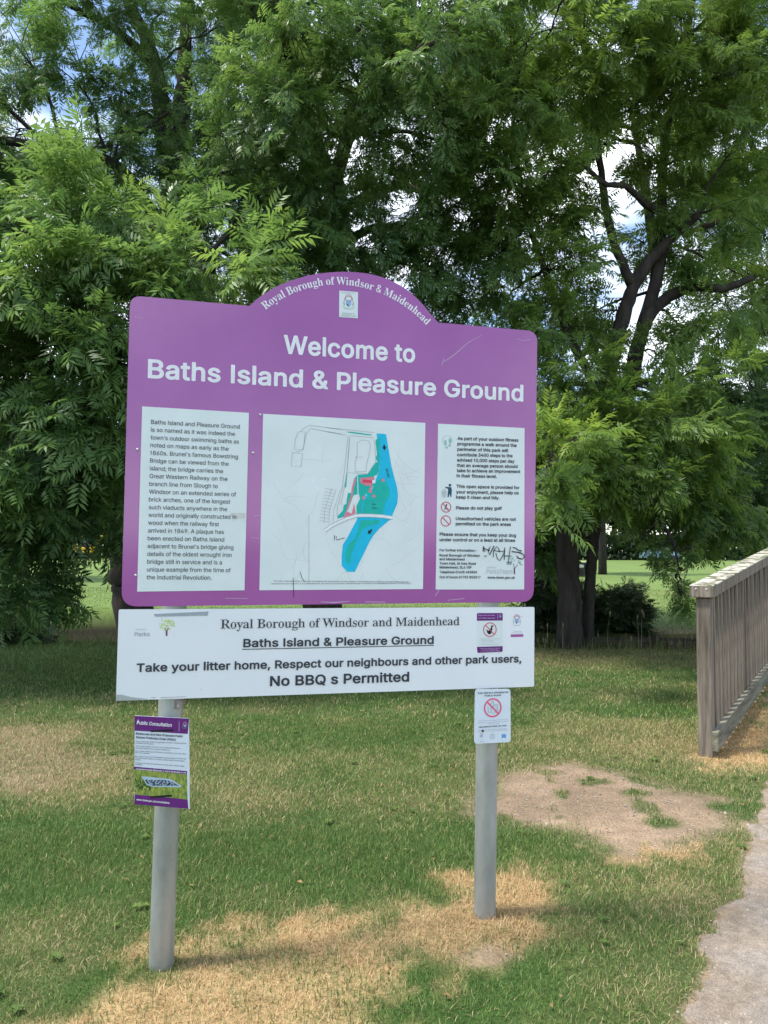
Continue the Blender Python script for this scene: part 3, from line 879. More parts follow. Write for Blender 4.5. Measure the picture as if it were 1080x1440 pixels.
Cx.limb([at(805, 700, 12.1), at(790, 660, 10.4), at(778, 650, 8.8), at(772, 655, 8.0)], 0.05, 0.012)
Cx.limb([at(925, 380, 12.3), at(900, 220, 15), at(880, 120, 17)], 0.10, 0.03)
for px, py, y, rd, ns, tn in [
    (772, 640, 7.9, .26, 20, .70), (758, 690, 7.9, .12, 7, .6), (795, 620, 9.5, .42, 30, .6), (830, 620, 10.2, .55, 36, .55), (880, 590, 10.6, .5, 34, .50), (935, 585, 10.2, .42, 30, .55), (965, 610, 10.4, .4, 26, .50), (900, 640, 10.4, .5, 34, .5),
    (850, 660, 10.4, .55, 40, .6), (905, 680, 10.6, .6, 40, .5), (790, 540, 11.0, .7, 46, .5), (800, 460, 11.4, .7, 44, .48), (780, 380, 11.4, .7, 40, .5), (830, 520, 10.6, .5, 34, .5), (770, 600, 11, .6, 40, .46),
    (740, 60, 10.8, .9, 52, .62), (820, 40, 10.8, .9, 52, .66), (900, 40, 11, .9, 50, .66), (980, 40, 11, .9, 50, .66), (720, 140, 10.8, .8, 46, .62), (790, 130, 11, .8, 46, .64), (870, 120, 11.2, .8, 44, .62), (950, 140, 11.2, .8, 44, .6), (1030, 110, 11, .9, 46, .62),
    (760, 240, 11.4, .65, 34, .58), (700, 250, 11.2, .65, 38, .55), (820, 300, 11.8, .6, 30, .5), (870, 200, 12, .6, 30, .52), (756, 730, 12.9, .4, 26, .3), (750, 780, 13.2, .35, 22, .25), (778, 736, 13.4, .36, 26, .25), (785, 755, 13.6, .22, 12, .25), (990, 220, 11.8, .65, 34, .52), (960, 280, 12, .5, 24, .5), (1040, 200, 11.6, .65, 34, .5), (900, 340, 12.4, .5, 22, .45), (960, 360, 12, .5, 24, .48), (1040, 300, 11.6, .6, 32, .5),
    (770, 310, 11.6, .5, 28, .52), (830, 380, 12, .5, 26, .45), (850, 440, 12.4, .45, 22, .42), (1000, 450, 11.4, .45, 24, .5), (930, 500, 11.6, .5, 26, .46), (970, 530, 11, .5, 28, .55), (925, 700, 11.2, .4, 34, .34), (965, 690, 11.4, .45, 38, .38), (890, 670, 12.4, .4, 26, .3),
     (1010, 740, 11.4, .5, 32, .4), (980, 660, 11.2, .6, 36, .46), (1050, 700, 11.6, .6, 34, .42), (1000, 590, 11.4, .5, 30, .5),
    (700, -40, 11, 1, 50, .6), (820, -60, 11, 1, 50, .6), (960, -60, 11, 1, 50, .6), (1080, -20, 11, 1, 50, .6), (1080, 60, 11, .8, 44, .6)]:
    Cx.clump(at(px, py, y), rd, int(ns * 1.15), tn, 0.3, 1.05)
for px, py, y, rd, ns in ((925, 770, 10.6, .10, 7), (940, 792, 10.5, .10, 7), (952, 815, 10.5, .09, 7), (958, 838, 10.4, .08, 6), (905, 755, 10.8, .10, 6), (970, 770, 10.4, .10, 6)):
    Cx.clump(at(px, py, y), rd, ns, .34, 0.7, 0.62)       # the tassel hanging in front of the lawn
for px, py, y, rd, ns, tn in [
    (740, 330, 13, .7, 40, .52), (800, 260, 13.4, .7, 40, .55), (840, 180, 13.2, .7, 42, .58), (890, 150, 13, .7, 42, .6), (1000, 120, 13, .7, 42, .6),
    (1000, 330, 14, .7, 38, .48), (1050, 390, 13.4, .6, 38, .45), (980, 480, 13.4, .6, 38, .45), (820, 440, 13.6, .6, 36, .48), (930, 560, 13, .6, 38, .46), (1030, 450, 13.4, .6, 38, .45),
    (1060, 260, 13.4, .65, 40, .5), (760, 420, 13.4, .6, 38, .45), (700, 420, 13.4, .6, 38, .42), (1050, 160, 12.4, .7, 42, .55), (770, 60, 13, .8, 42, .58), (930, 80, 13, .8, 42, .6)]:
    Cx.clump(at(px, py, y), rd, int(ns * 0.8), tn + .06, 0.3, 1.0)
Cx.fill(at(880, 60, 15.5), (4.0, 2.6, 3.0), 24, 1.0, 36, 0.5)
Cx.fill(at(860, 600, 16.0), (2.6, 2.0, 1.0), 12, 0.9, 38, 0.32)
Cx.fill(at(880, -260, 12.0), (4.0, 3.4, 2.4), 14, 1.1, 40, 0.55)
Cx.build('ash_tree', base, 'twin stemmed ash standing on the bank between the sign and the bridge railing', M_leaf_light, M_bark, 'trees along the ditch')

# ---- the tree beyond the bridge, boughs reaching in from the right
D_ = Tree(404)
base = at(1190, 900, 16.5); base.z = float(ground_z(np.array([base.x]), np.array([base.y]))[0])
D_.limb([base + Vector((0, 0, -0.3)), at(1185, 760, 16.5), at(1180, 560, 16.3), at(1165, 400, 16.0), at(1150, 260, 15.8), at(1130, 100, 15.6), at(1120, -100, 15.4)], 0.36, 0.07, n=12, flare=0.4)
D_.limb([at(1168, 420, 16.0), at(1110, 330, 15.4), at(1060, 290, 15.0), at(1000, 315, 14.6), at(960, 330, 14.4)], 0.14, 0.04)
D_.limb([at(1160, 360, 16.0), at(1090, 250, 15.4), at(1060, 210, 15.2), at(1020, 130, 15.0)], 0.12, 0.03)
D_.limb([at(1180, 560, 16.3), at(1110, 480, 15.0), at(1060, 470, 14.2), at(1020, 500, 13.8)], 0.12, 0.03)
D_.limb([at(1182, 640, 16.4), at(1110, 600, 15.0), at(1060, 620, 14.2), at(1010, 650, 13.8)], 0.10, 0.02)
for px, py, y, rd, ns, tn in [
    (1050, 380, 14.6, .7, 36, .4), (1075, 450, 14.2, .8, 46, .36), (1030, 500, 13.8, .7, 40, .36), (1060, 560, 13.8, .8, 46, .38), (1010, 560, 13.8, .6, 34, .4), (1060, 640, 13.6, .8, 48, .38), (1010, 640, 13.8, .7, 40, .36), (1090, 690, 13.6, .8, 48, .4), (1030, 690, 14, .6, 42, .34),
    (970, 680, 14.6, .7, 44, .32), (1010, 715, 14.6, .4, 34, .3), (1060, 200, 15, .8, 36, .4), (1080, 300, 15, .8, 36, .4), (1020, 260, 15, .6, 24, .4), (1100, 100, 15, 1, 40, .45), (1120, 600, 14, .9, 46, .4), (1075, 530, 13.6, .55, 40, .38), (1040, 545, 14.2, .5, 36, .38), (1130, 450, 14.5, .9, 46, .4), (1120, 760, 13.8, .8, 40, .4)]:
    D_.clump(at(px, py, y), rd, ns, tn, 0.6)
D_.fill(at(1180, 250, 17.0), (3.6, 3.0, 5.0), 34, 1.0, 38, 0.4)
D_.build('ash_tree', base, 'tree beyond the bridge with drooping boughs reaching in at the right edge', M_leaf, M_bark, 'trees along the ditch')

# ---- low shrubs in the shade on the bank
def shrub(px, py, y, w, h, n, ns, label, seed, leaf):
    T = Tree(seed); b = at(px, py, y); b.z = float(ground_z(np.array([b.x]), np.array([b.y]))[0]) - 0.02
    for k in range(6):
        a = k * 1.05 + 0.3
        T.limb([b + Vector((0.05 * math.cos(a), 0.05 * math.sin(a), -0.1)), b + Vector((0.2 * w * math.cos(a), 0.2 * w * math.sin(a), 0.4 * h)), b + Vector((0.42 * w * math.cos(a), 0.42 * w * math.sin(a), 0.75 * h))], 0.022, 0.008, n=5)
    r = T.r
    for k in range(n):
        a = r.uniform(0, 6.28); q = r.random() ** 0.5
        c = b + Vector((0.45 * w * q * math.cos(a), 0.4 * w * q * math.sin(a), h * r.uniform(0.12, 0.92) * (1 - 0.4 * q)))
        T.clump(c, 0.22, ns, 0.4 + 0.1 * r.normal(), 0.15, 0.72)
    root = empty('shrub', b); tag(root, label, 'shrub', 'shrubs on the bank')
    off = np.array(tuple(b))
    T.wood.v = [tuple(np.array(v) - off) for v in T.wood.v]
    T.wood.build('stems', M_bark, root, smooth=True)
    V, tint = place_sprays(np.array(T.P) - off, np.array(T.D), np.array(T.S), np.array(T.T), T.r)
    me = mesh_np('foliage', V, np.arange(len(V)).reshape(-1, 4), attr={'tint': np.clip(tint, 0, 1)})
    link_mesh('foliage', me, [leaf], root)


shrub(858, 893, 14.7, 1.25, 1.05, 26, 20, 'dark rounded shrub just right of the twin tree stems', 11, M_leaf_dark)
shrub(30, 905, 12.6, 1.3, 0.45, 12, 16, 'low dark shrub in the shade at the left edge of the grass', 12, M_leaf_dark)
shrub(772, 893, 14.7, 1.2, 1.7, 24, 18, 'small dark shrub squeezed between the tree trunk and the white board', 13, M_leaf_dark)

# ---- trees beyond the lawn
def far_tree(x, y, h, w, trunk, label, seed, n, q=0.30, leaf=M_leaf_far, tint=0.5, clear=0.22):
    r = np.random.default_rng(seed)
    z = float(ground_z(np.array([x]), np.array([y]))[0])
    root = empty('tree', (x, y, z)); tag(root, label, 'tree', 'trees beyond the lawn')
    wd = MB(); wd.tube([(0, 0, -0.3), (0.02, 0, h * 0.2), (0.05, 0.03, h * 0.45), (0, 0, h * 0.8)], [trunk * 1.25, trunk, trunk * 0.7, 0.05], n=8)
    for k in range(7):
        a = k * 0.9 + r.random(); z0 = h * r.uniform(0.25, 0.6)
        wd.tube([(0, 0, z0), (0.2 * w * math.cos(a), 0.2 * w * math.sin(a), z0 + 0.1 * h), (0.4 * w * math.cos(a), 0.4 * w * math.sin(a), z0 + 0.16 * h)], [trunk * .4, trunk * .25, .03], n=5)
    wd.build('trunk', M_bark, root, smooth=True)
    nc = 34; u = r.normal(0, 1, (nc, 3)); u /= np.linalg.norm(u, axis=1, keepdims=True)
    c = u * np.array([w * .46, w * .46, h * (1 - clear) * .40]) * r.uniform(.35, 1, (nc, 1)) + np.array([0, 0, h * (clear + (1 - clear) * .5)])
    k = r.integers(0, nc, n); v = r.normal(0, 1, (n, 3)); v /= np.linalg.norm(v, axis=1, keepdims=True)
    p = c[k] + v * (w * 0.15) * r.random((n, 1)) ** 0.4
    a = r.normal(0, 1, (n, 3)); a /= np.linalg.norm(a, axis=1, keepdims=True)
    b = np.cross(a, r.normal(0, 1, (n, 3))); b /= np.linalg.norm(b, axis=1, keepdims=True)
    s = q * r.uniform(.6, 1.3, (n, 1))
    V = np.stack([p - a * s, p + b * s * .5, p + a * s, p - b * s * .5], 1).reshape(-1, 3)
    t = np.repeat(np.clip(tint + r.normal(0, .1, nc)[k] + r.normal(0, .12, n), 0, 1), 4)
    link_mesh('crown', mesh_np('crown', V, np.arange(4 * n).reshape(-1, 4), attr={'tint': t}), [leaf], root)


far_tree(12.9, 45.5, 9.5, 7.0, 0.22, 'young tree with a bare straight trunk standing alone on the lawn', 1, 9000, 0.16, M_leaf_light, .55, 0.26)
far_tree(13.5, 27.0, 7.0, 6.0, 0.2, 'bushy tree close behind the right end of the ditch', 2, 14000, 0.14, M_leaf, .35, 0.14)
far_tree(20.5, 34.0, 9.0, 8.0, 0.25, 'broad green tree beyond the bridge on the right of the lawn', 3, 14000, 0.16, M_leaf, .45, 0.10)
far_tree(-19.5, 36.0, 11.0, 9.0, 0.3, 'broad tree beyond the lawn at the far left', 4, 12000, 0.2, M_leaf, .4, 0.2)
for i, (x, y, h, w, tn, lb) in enumerate([
    (-52, 96, 14, 13, .4, 'leftmost tree of the far tree line'), (-38, 99, 12, 12, .5, 'pale round tree in the far tree line, second from the left'), (-24, 97, 14, 12, .42, 'tall tree in the far tree line behind the yellow digger'),
    (-11, 100, 13, 12, .5, 'far tree standing right of the digger, hidden by the sign'), (3, 98, 15, 13, .4, 'tallest tree of the far tree line, behind the middle of the sign'), (17, 99, 12, 12, .5, 'far tree seen between the sign and the twin ash'),
    (29, 97, 13, 12, .38, 'dark far tree behind the young lawn tree'), (42, 98, 14, 13, .45, 'far tree behind the pale blue car'), (56, 96, 13, 13, .5, 'far tree showing through the boughs right of the bridge post'), (72, 100, 15, 14, .42, 'rightmost tree of the far tree line')]):
    far_tree(x, y, h * (0.95 + 0.25 * ((i * 7) % 5) / 4), w * 1.3, .35, lb, 20 + i, 7000, 0.42, M_leaf_far, tn, 0.12)

# the hedge closing the lawn, one long mass
r = np.random.default_rng(9); n = 42000
hx = r.uniform(-95, 95, n); top = 2.6 + 1.3 * fbm(hx * .12, hx * 0 + 3, 91)
hz = top * r.random(n) ** 0.8; hy = 93 + r.uniform(-1.3, 1.3, n)
P = np.stack([hx, hy, hz + 0.58], 1)
a = r.normal(0, 1, (n, 3)); a /= np.linalg.norm(a, axis=1, keepdims=True)
b = np.cross(a, r.normal(0, 1, (n, 3))); b /= np.linalg.norm(b, axis=1, keepdims=True)
s = 0.34 * r.uniform(.6, 1.3, (n, 1))
V = np.stack([P - a * s, P + b * s * .6, P + a * s, P - b * s * .6], 1).reshape(-1, 3)
me = mesh_np('hedge', V, np.arange(4 * n).reshape(-1, 4), attr={'tint': np.repeat(np.clip(.3 + .12 * r.normal(0, 1, n), 0, 1), 4)})
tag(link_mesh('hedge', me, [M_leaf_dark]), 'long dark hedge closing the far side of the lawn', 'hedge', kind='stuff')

# ------------------------------------------------------------------ lettering: glyph outlines (units: 200 = capital height)
GLYPHS = {
 'B': {
  '&': '192|65,-1 85,-2 103,-1 123,5 136,12 146,2 151,0 182,0 186,2 188,6 187,12 163,40 170,52 175,66 177,88 175,94 168,97 142,96 138,92 136,76 134,72 107,102 125,117 136,129 142,143 144,159 142,167 139,175 129,187 116,196 99,201 81,202 61,197 46,188 36,177 30,161 31,143 36,129 49,108 33,96 24,86 18,76 14,64 14,52 16,40 20,30 26,22 33,14 43,8 53,3|72,34 66,37 59,42 56,48 55,56 56,62 59,68 75,81 111,40 101,35 92,33 81,32|81,131 75,140 71,147 70,153 72,159 75,163 81,167 88,167 94,166 100,163 102,159 102,149 95,141',
  '(': '124|72,-33 76,-35 103,-35 107,-32 109,-29 109,-25 93,10 84,34 78,56 76,78 78,106 84,139 94,169 109,201 108,207 103,211 76,211 71,207 58,185 50,163 41,135 37,110 35,90 35,72 37,54 41,36 47,16 55,-3',
  ')': '124|17,-33 23,-35 47,-35 53,-31 68,-5 76,16 83,36 88,62 89,82 88,102 81,143 72,169 64,189 53,207 47,211 21,211 17,208 15,205 15,201 28,173 39,141 45,112 48,84 46,62 42,42 32,11 15,-25 15,-29',
  ',': '90|18,-41 21,-43 41,-43 45,-42 49,-39 70,31 69,37 65,41 34,41 30,40 28,37 15,-35',
  '-': '195|48,70 54,68 143,69 146,70 149,74 149,98 146,102 141,104 51,104 47,101 45,96 45,74',
  '.': '90|35,0 46,-2 54,0 63,4 70,12 72,23 70,31 65,39 57,45 46,47 37,45 28,40 22,33 19,23 21,14 26,6',
  '/': '115|8,-26 14,-28 36,-28 42,-26 44,-22 108,198 108,204 104,208 78,209 73,207 71,204 6,-18 6,-22',
  '0': '195|79,-1 97,-2 113,-1 128,3 141,11 152,21 163,38 170,54 174,72 176,98 175,121 170,145 164,161 155,175 141,189 126,197 106,202 89,202 74,199 60,193 49,185 38,173 31,161 25,145 21,127 19,100 20,80 23,62 30,40 39,26 49,14 62,6|93,34 85,36 78,40 73,46 68,54 63,66 61,78 60,106 63,133 70,151 76,158 82,163 89,166 97,167 106,166 115,161 122,155 127,147 131,137 134,123 135,92 131,66 127,54 122,46 117,40 110,36 102,34',
  '1': '158|66,2 71,0 97,0 102,2 104,6 105,192 102,198 97,200 71,199 68,196 62,178 60,176 52,169 32,165 28,159 28,139 31,133 36,131 63,131 63,8',
  '2': '195|28,2 34,0 160,0 165,1 169,4 170,28 168,32 165,35 87,36 126,74 145,95 158,113 164,127 166,137 166,147 164,159 161,167 150,183 141,190 132,195 119,200 104,202 88,202 73,199 60,194 49,188 39,178 32,167 28,155 26,139 27,135 32,132 58,131 62,132 66,137 68,149 73,158 82,164 93,167 106,166 117,161 124,153 126,141 123,129 112,115 26,28 25,8',
  '3': '195|73,-1 87,-2 107,-2 120,1 133,5 144,11 153,18 161,28 167,38 170,50 171,66 168,78 161,92 153,102 144,109 133,115 114,121 162,171 163,175 163,193 161,197 157,200 35,200 30,198 28,195 27,171 29,167 32,165 100,164 103,163 63,120 62,117 62,96 64,92 67,90 98,89 113,85 123,78 129,67 129,54 124,44 113,37 98,33 83,34 70,40 63,46 59,59 54,63 26,63 22,62 19,60 17,56 19,44 23,34 30,23 37,16 48,9 59,4',
  '4': '195|113,2 120,0 144,0 149,2 151,8 151,36 153,38 173,39 177,41 179,46 179,67 177,71 173,74 152,75 151,123 149,128 144,130 118,131 112,127 111,123 110,75 65,75 138,190 138,196 136,198 131,200 105,200 101,199 99,197 16,67 16,44 18,40 22,38 109,38 111,36 111,6',
  '5': '195|76,-1 89,-2 102,-2 115,0 128,4 139,10 150,18 159,30 166,42 170,60 169,82 161,102 150,117 133,129 113,135 93,136 74,132 71,133 75,163 76,164 152,164 157,165 160,171 160,193 159,197 154,200 45,200 41,198 38,195 27,100 28,95 32,92 58,89 80,99 91,100 102,100 112,96 120,90 125,82 128,74 128,60 124,48 115,39 102,34 87,34 76,39 67,47 63,60 58,62 32,63 26,60 24,56 25,44 29,34 37,22 45,14 54,8 65,3',
  '6': '195|79,-1 97,-2 110,-2 123,1 134,6 145,13 154,22 162,34 167,46 169,64 168,78 164,92 155,106 145,116 132,123 119,127 101,129 99,131 142,189 142,195 141,198 136,200 108,200 101,197 45,121 34,102 28,86 25,72 25,60 28,46 34,32 42,20 53,11 66,4|90,33 79,38 70,48 66,60 67,74 71,84 80,92 90,96 104,96 114,92 124,82 128,70 128,56 123,46 114,38 104,33',
  '7': '195|41,2 46,0 72,0 77,1 80,4 169,167 170,194 166,199 162,200 33,200 29,199 25,196 24,171 27,167 31,164 122,163 40,12 38,6',
  '8': '195|76,-1 90,-2 112,-2 125,1 140,7 152,14 162,24 169,34 173,46 174,62 170,78 160,93 146,104 159,119 165,133 166,151 163,165 154,179 143,189 127,197 110,202 97,202 84,202 68,198 57,193 47,186 38,176 32,167 28,155 28,141 31,129 38,115 48,104 33,92 24,76 20,58 23,40 31,26 42,14 57,5|88,34 79,36 73,39 68,42 64,48 62,60 63,66 66,72 76,80 90,85 106,85 119,80 126,74 131,66 132,56 129,46 123,40 114,36 101,33|95,120 84,123 75,129 70,137 69,149 73,157 82,164 92,167 106,166 115,163 122,157 125,149 125,139 121,131 114,125 106,121',
  ':': '90|35,0 46,-2 54,0 63,4 70,12 72,23 70,31 65,39 57,45 46,47 37,45 28,40 22,33 19,23 21,14 26,6|39,99 50,99 59,101 66,107 71,115 72,125 69,134 62,142 52,146 41,146 33,143 25,138 21,129 20,119 22,111 30,103',
  'A': '205|9,2 15,0 41,0 47,2 50,6 67,50 70,52 137,51 155,6 158,2 164,0 190,0 194,1 198,4 199,8 197,12 125,194 123,198 120,199 87,200 83,199 80,196 7,10 7,6|83,87 81,89 103,146 123,89 122,87',
  'B': '196|26,2 32,0 107,0 128,2 142,5 155,11 166,19 173,28 178,38 180,48 181,63 179,73 176,81 170,91 162,99 152,105 163,114 170,125 173,139 172,153 169,163 163,175 155,184 146,190 131,197 109,200 32,200 28,199 24,196 24,8|67,36 66,38 66,81 66,83 67,84 107,84 118,83 128,78 137,69 139,60 139,52 135,45 128,40 122,38 111,36|67,119 66,121 66,163 102,164 113,163 123,159 129,153 132,145 131,135 126,128 120,123 113,120 104,119',
  'C': '217|92,-1 112,-2 129,-1 149,4 164,11 179,22 190,34 198,50 202,64 201,69 197,73 167,73 162,70 158,60 153,52 145,44 132,37 114,34 99,36 85,42 73,52 65,64 60,78 57,92 57,106 59,121 63,133 70,145 77,153 88,160 99,164 108,165 118,165 129,163 141,159 151,151 157,143 161,131 164,128 169,126 195,127 199,128 202,131 202,139 196,155 189,167 180,178 169,187 158,193 145,198 129,201 105,202 88,200 70,194 55,185 42,173 29,155 22,139 17,121 16,100 17,80 21,62 32,40 43,26 57,14 72,6',
  'D': '214|26,2 32,0 93,0 124,3 142,8 157,16 170,26 181,39 189,54 195,73 198,99 196,121 191,143 182,159 171,173 157,184 135,195 107,200 32,200 28,199 24,196 24,8|67,36 66,38 66,163 102,164 115,162 124,159 133,155 142,147 149,137 154,125 157,109 157,93 155,81 150,66 141,52 133,46 124,41 113,38 100,36',
  'E': '181|26,2 32,0 155,0 159,1 163,4 164,28 163,32 159,35 67,36 66,38 66,83 148,83 153,85 156,91 156,113 154,117 150,119 67,119 66,121 66,163 157,164 161,167 163,171 163,194 159,199 155,200 32,200 28,199 24,196 24,8',
  'F': '178|26,2 32,0 59,0 64,4 66,8 66,79 67,80 144,80 148,81 152,85 153,109 151,113 148,115 66,117 66,161 67,164 157,165 161,169 162,190 161,196 157,199 32,200 28,199 24,196 24,8',
  'G': '221|92,-1 114,-2 132,-1 151,4 167,11 180,21 192,36 199,50 203,64 204,80 204,102 201,106 195,108 118,108 112,104 111,100 111,80 114,74 118,72 162,72 159,60 152,50 145,43 134,38 125,35 114,34 103,35 94,38 85,42 77,48 70,55 65,64 60,78 57,92 57,106 59,121 63,133 70,145 77,153 88,160 97,163 108,165 127,164 138,160 148,153 155,145 161,131 164,128 169,127 195,127 199,128 202,131 203,135 202,139 196,155 189,167 180,177 169,186 158,193 145,198 129,201 112,202 88,200 70,194 55,185 44,175 32,161 24,145 18,127 16,100 17,80 21,62 28,46 42,27 55,15 70,6',
  'H': '220|26,2 32,0 59,0 64,4 66,8 66,83 67,84 152,84 154,83 154,8 155,4 159,1 163,0 190,0 194,3 196,8 196,192 194,198 187,200 161,200 157,198 155,196 154,123 152,120 67,120 66,121 65,196 63,198 59,200 32,200 26,197 24,192 24,8',
  'I': '91|28,2 33,0 60,0 64,2 66,6 66,192 64,198 60,200 31,200 27,198 25,194 25,8',
  'J': '172|62,-1 72,-2 89,-2 100,0 113,4 122,9 131,15 140,26 144,34 148,50 149,62 149,193 147,197 144,199 113,200 109,198 107,195 107,56 105,47 100,40 92,35 81,33 70,35 63,39 57,48 55,56 55,72 50,77 20,78 15,75 13,72 13,52 15,44 18,34 22,26 31,16 39,9 48,4',
  'L': '171|26,2 32,0 150,0 156,2 158,6 158,30 155,34 152,36 66,36 66,192 63,198 59,200 30,200 26,198 24,194 24,8',
  'M': '263|26,2 32,0 56,0 62,2 64,6 65,116 113,5 118,1 122,0 144,0 150,4 196,113 198,111 198,109 198,6 201,2 205,0 231,0 237,2 240,8 240,192 237,198 231,200 196,200 190,198 133,62 131,63 74,198 67,200 32,200 26,198 24,192 24,8',
  'N': '222|26,2 32,0 59,0 63,2 65,6 65,125 67,129 155,2 159,0 190,0 196,2 199,8 199,123 199,192 196,198 192,200 163,200 159,198 157,194 157,68 157,71 155,71 68,198 63,200 32,200 26,197 24,192 24,8',
  'O': '226|92,-1 112,-2 132,-1 149,4 164,11 179,22 193,38 202,54 207,72 210,90 209,119 205,137 197,155 184,173 171,185 156,194 132,201 114,202 94,201 77,196 57,186 44,175 33,161 25,146 19,129 16,108 17,80 21,62 28,46 38,32 55,15 70,6|101,36 90,39 81,44 73,52 66,62 61,74 58,86 57,100 58,115 61,127 65,137 72,147 80,155 90,161 99,164 110,165 123,165 134,162 145,156 153,148 161,137 165,127 168,115 169,100 168,84 166,74 161,62 153,52 145,44 134,38 123,35 112,35',
  'P': '191|26,2 32,0 59,0 64,4 66,8 66,67 67,67 109,68 131,71 144,77 153,83 162,91 168,99 173,111 176,123 177,139 175,151 171,163 163,175 155,184 144,191 128,197 109,200 32,200 28,199 24,196 24,8|67,103 66,105 66,163 109,164 120,161 128,155 134,145 135,133 133,121 126,111 120,107 109,104',
  'Q': '226|160,-15 164,-17 193,-17 198,-15 200,-11 199,-5 178,21 188,32 197,45 202,55 207,71 210,90 210,110 207,128 202,146 194,160 183,174 171,185 156,194 140,199 121,202 97,201 79,197 64,190 49,179 33,162 25,146 19,128 16,100 17,79 24,55 29,45 38,31 51,19 64,10 80,3 103,-2 123,-2 145,2 147,1|105,35 94,38 84,43 75,50 67,59 61,73 58,86 57,100 58,114 61,126 65,136 70,145 77,152 86,159 94,162 108,165 118,165 132,163 141,158 150,152 158,142 164,132 167,120 169,106 168,88 163,67 153,52 138,70 134,73 105,73 99,71 96,65 98,61 119,35',
  'R': '193|26,2 32,0 59,0 64,4 66,8 66,69 66,71 67,72 100,72 140,4 144,1 176,0 181,1 184,4 185,8 183,12 144,79 145,81 159,90 169,103 176,119 177,135 175,153 170,167 161,179 148,189 131,196 109,200 32,200 28,199 24,196 24,8|67,108 66,109 66,111 66,163 109,164 120,161 129,155 134,147 136,135 133,123 128,115 120,111 109,108',
  'S': '192|73,-1 89,-3 111,-2 126,0 139,5 153,13 164,22 172,35 176,47 177,61 174,75 168,87 158,98 146,105 133,111 76,127 67,133 63,138 62,148 65,154 69,158 81,164 96,166 111,165 122,160 129,154 133,142 137,138 166,137 172,140 174,146 171,160 167,170 160,178 152,186 142,193 131,197 118,201 105,202 85,202 70,199 54,193 43,186 32,176 26,166 22,154 20,142 23,128 27,118 37,107 48,99 63,92 122,75 131,69 135,63 136,57 135,51 131,45 126,41 113,35 96,33 81,35 67,41 61,47 56,61 52,64 24,65 17,62 15,57 18,41 23,31 30,21 39,13 49,7 61,2',
  'T': '193|78,2 85,0 111,0 115,2 117,6 118,163 172,164 176,165 180,169 180,186 180,194 176,199 172,200 21,200 17,199 13,196 12,171 14,167 17,165 21,164 76,163 76,8',
  'U': '220|88,-1 102,-3 120,-3 135,0 148,3 161,10 172,18 181,27 189,39 195,55 196,70 196,193 195,197 192,199 161,200 157,198 155,195 154,74 153,62 147,49 138,41 126,36 111,34 96,36 83,41 73,49 67,62 65,74 65,195 62,199 56,200 30,200 26,197 24,195 24,70 27,49 35,33 48,17 65,6',
  'W': '286|64,2 70,0 98,0 103,1 106,4 142,125 144,126 180,4 183,1 188,0 218,0 223,2 225,6 279,190 280,194 277,198 273,200 244,200 240,198 238,196 203,70 201,70 165,196 161,199 157,200 129,200 124,199 120,194 85,69 83,72 48,196 46,198 41,200 15,200 9,198 7,194 7,190 61,6',
  'X': '203|10,2 16,0 44,0 50,2 101,71 153,2 158,0 186,0 193,2 196,6 194,12 127,103 191,188 192,194 188,199 184,200 156,200 149,198 103,136 101,135 55,198 51,200 20,200 14,197 12,192 13,188 77,103 9,12 7,6',
  'Y': '202|83,2 87,0 113,0 118,1 121,4 122,8 122,81 194,188 195,192 195,196 190,200 157,200 153,198 103,122 100,122 50,198 44,200 15,200 11,199 7,196 6,192 8,188 80,81 80,8',
  'a': '170|53,-1 67,-3 84,-2 97,1 108,7 112,1 117,0 143,0 148,5 149,98 147,114 142,128 134,138 125,145 112,151 99,154 84,155 69,154 53,150 41,144 30,136 23,128 17,116 17,110 21,107 47,99 53,102 59,110 64,115 77,120 88,120 97,118 104,114 107,108 108,100 106,99 60,92 38,86 25,78 16,67 13,55 12,45 14,33 18,23 25,14 33,7 42,2|64,33 58,36 53,41 53,49 58,55 73,60 108,65 108,55 107,49 103,43 97,38 91,34 82,32 73,32',
  'b': '183|81,-1 93,-3 104,-3 123,1 141,10 154,23 164,41 169,62 170,84 166,104 161,118 151,132 141,142 125,150 106,155 88,154 75,151 62,144 61,146 61,193 60,196 57,199 53,200 27,200 23,197 21,193 21,5 23,3 27,0 53,0 58,2 62,8 71,3|86,33 80,36 74,39 65,51 61,68 62,90 67,104 75,114 86,119 101,119 108,117 115,114 120,108 124,102 129,84 128,64 122,47 113,37 101,33',
  'c': '172|71,-1 83,-3 101,-2 114,0 127,5 138,12 147,21 154,31 159,43 159,47 155,51 127,58 122,55 116,43 109,37 99,33 85,32 77,34 70,38 64,43 59,51 55,70 56,90 62,106 68,112 73,116 85,120 94,120 103,118 112,112 117,106 121,98 127,95 153,101 158,106 158,110 154,120 149,129 142,136 127,146 107,153 90,155 75,154 61,150 49,144 38,136 27,124 20,110 16,98 14,82 14,62 18,47 23,35 31,23 44,11 57,3',
  'd': '183|68,-1 83,-3 99,-2 112,2 123,9 125,3 131,0 155,0 160,2 162,5 163,193 161,197 158,199 129,200 124,197 122,193 122,146 120,144 107,152 94,154 77,154 59,150 47,144 36,136 26,124 20,112 16,98 13,76 15,55 19,41 26,28 37,15 53,4|81,33 75,35 68,39 59,51 55,68 55,88 60,102 68,113 79,119 94,119 101,118 108,114 114,108 118,102 122,86 121,64 116,48 107,38 96,33',
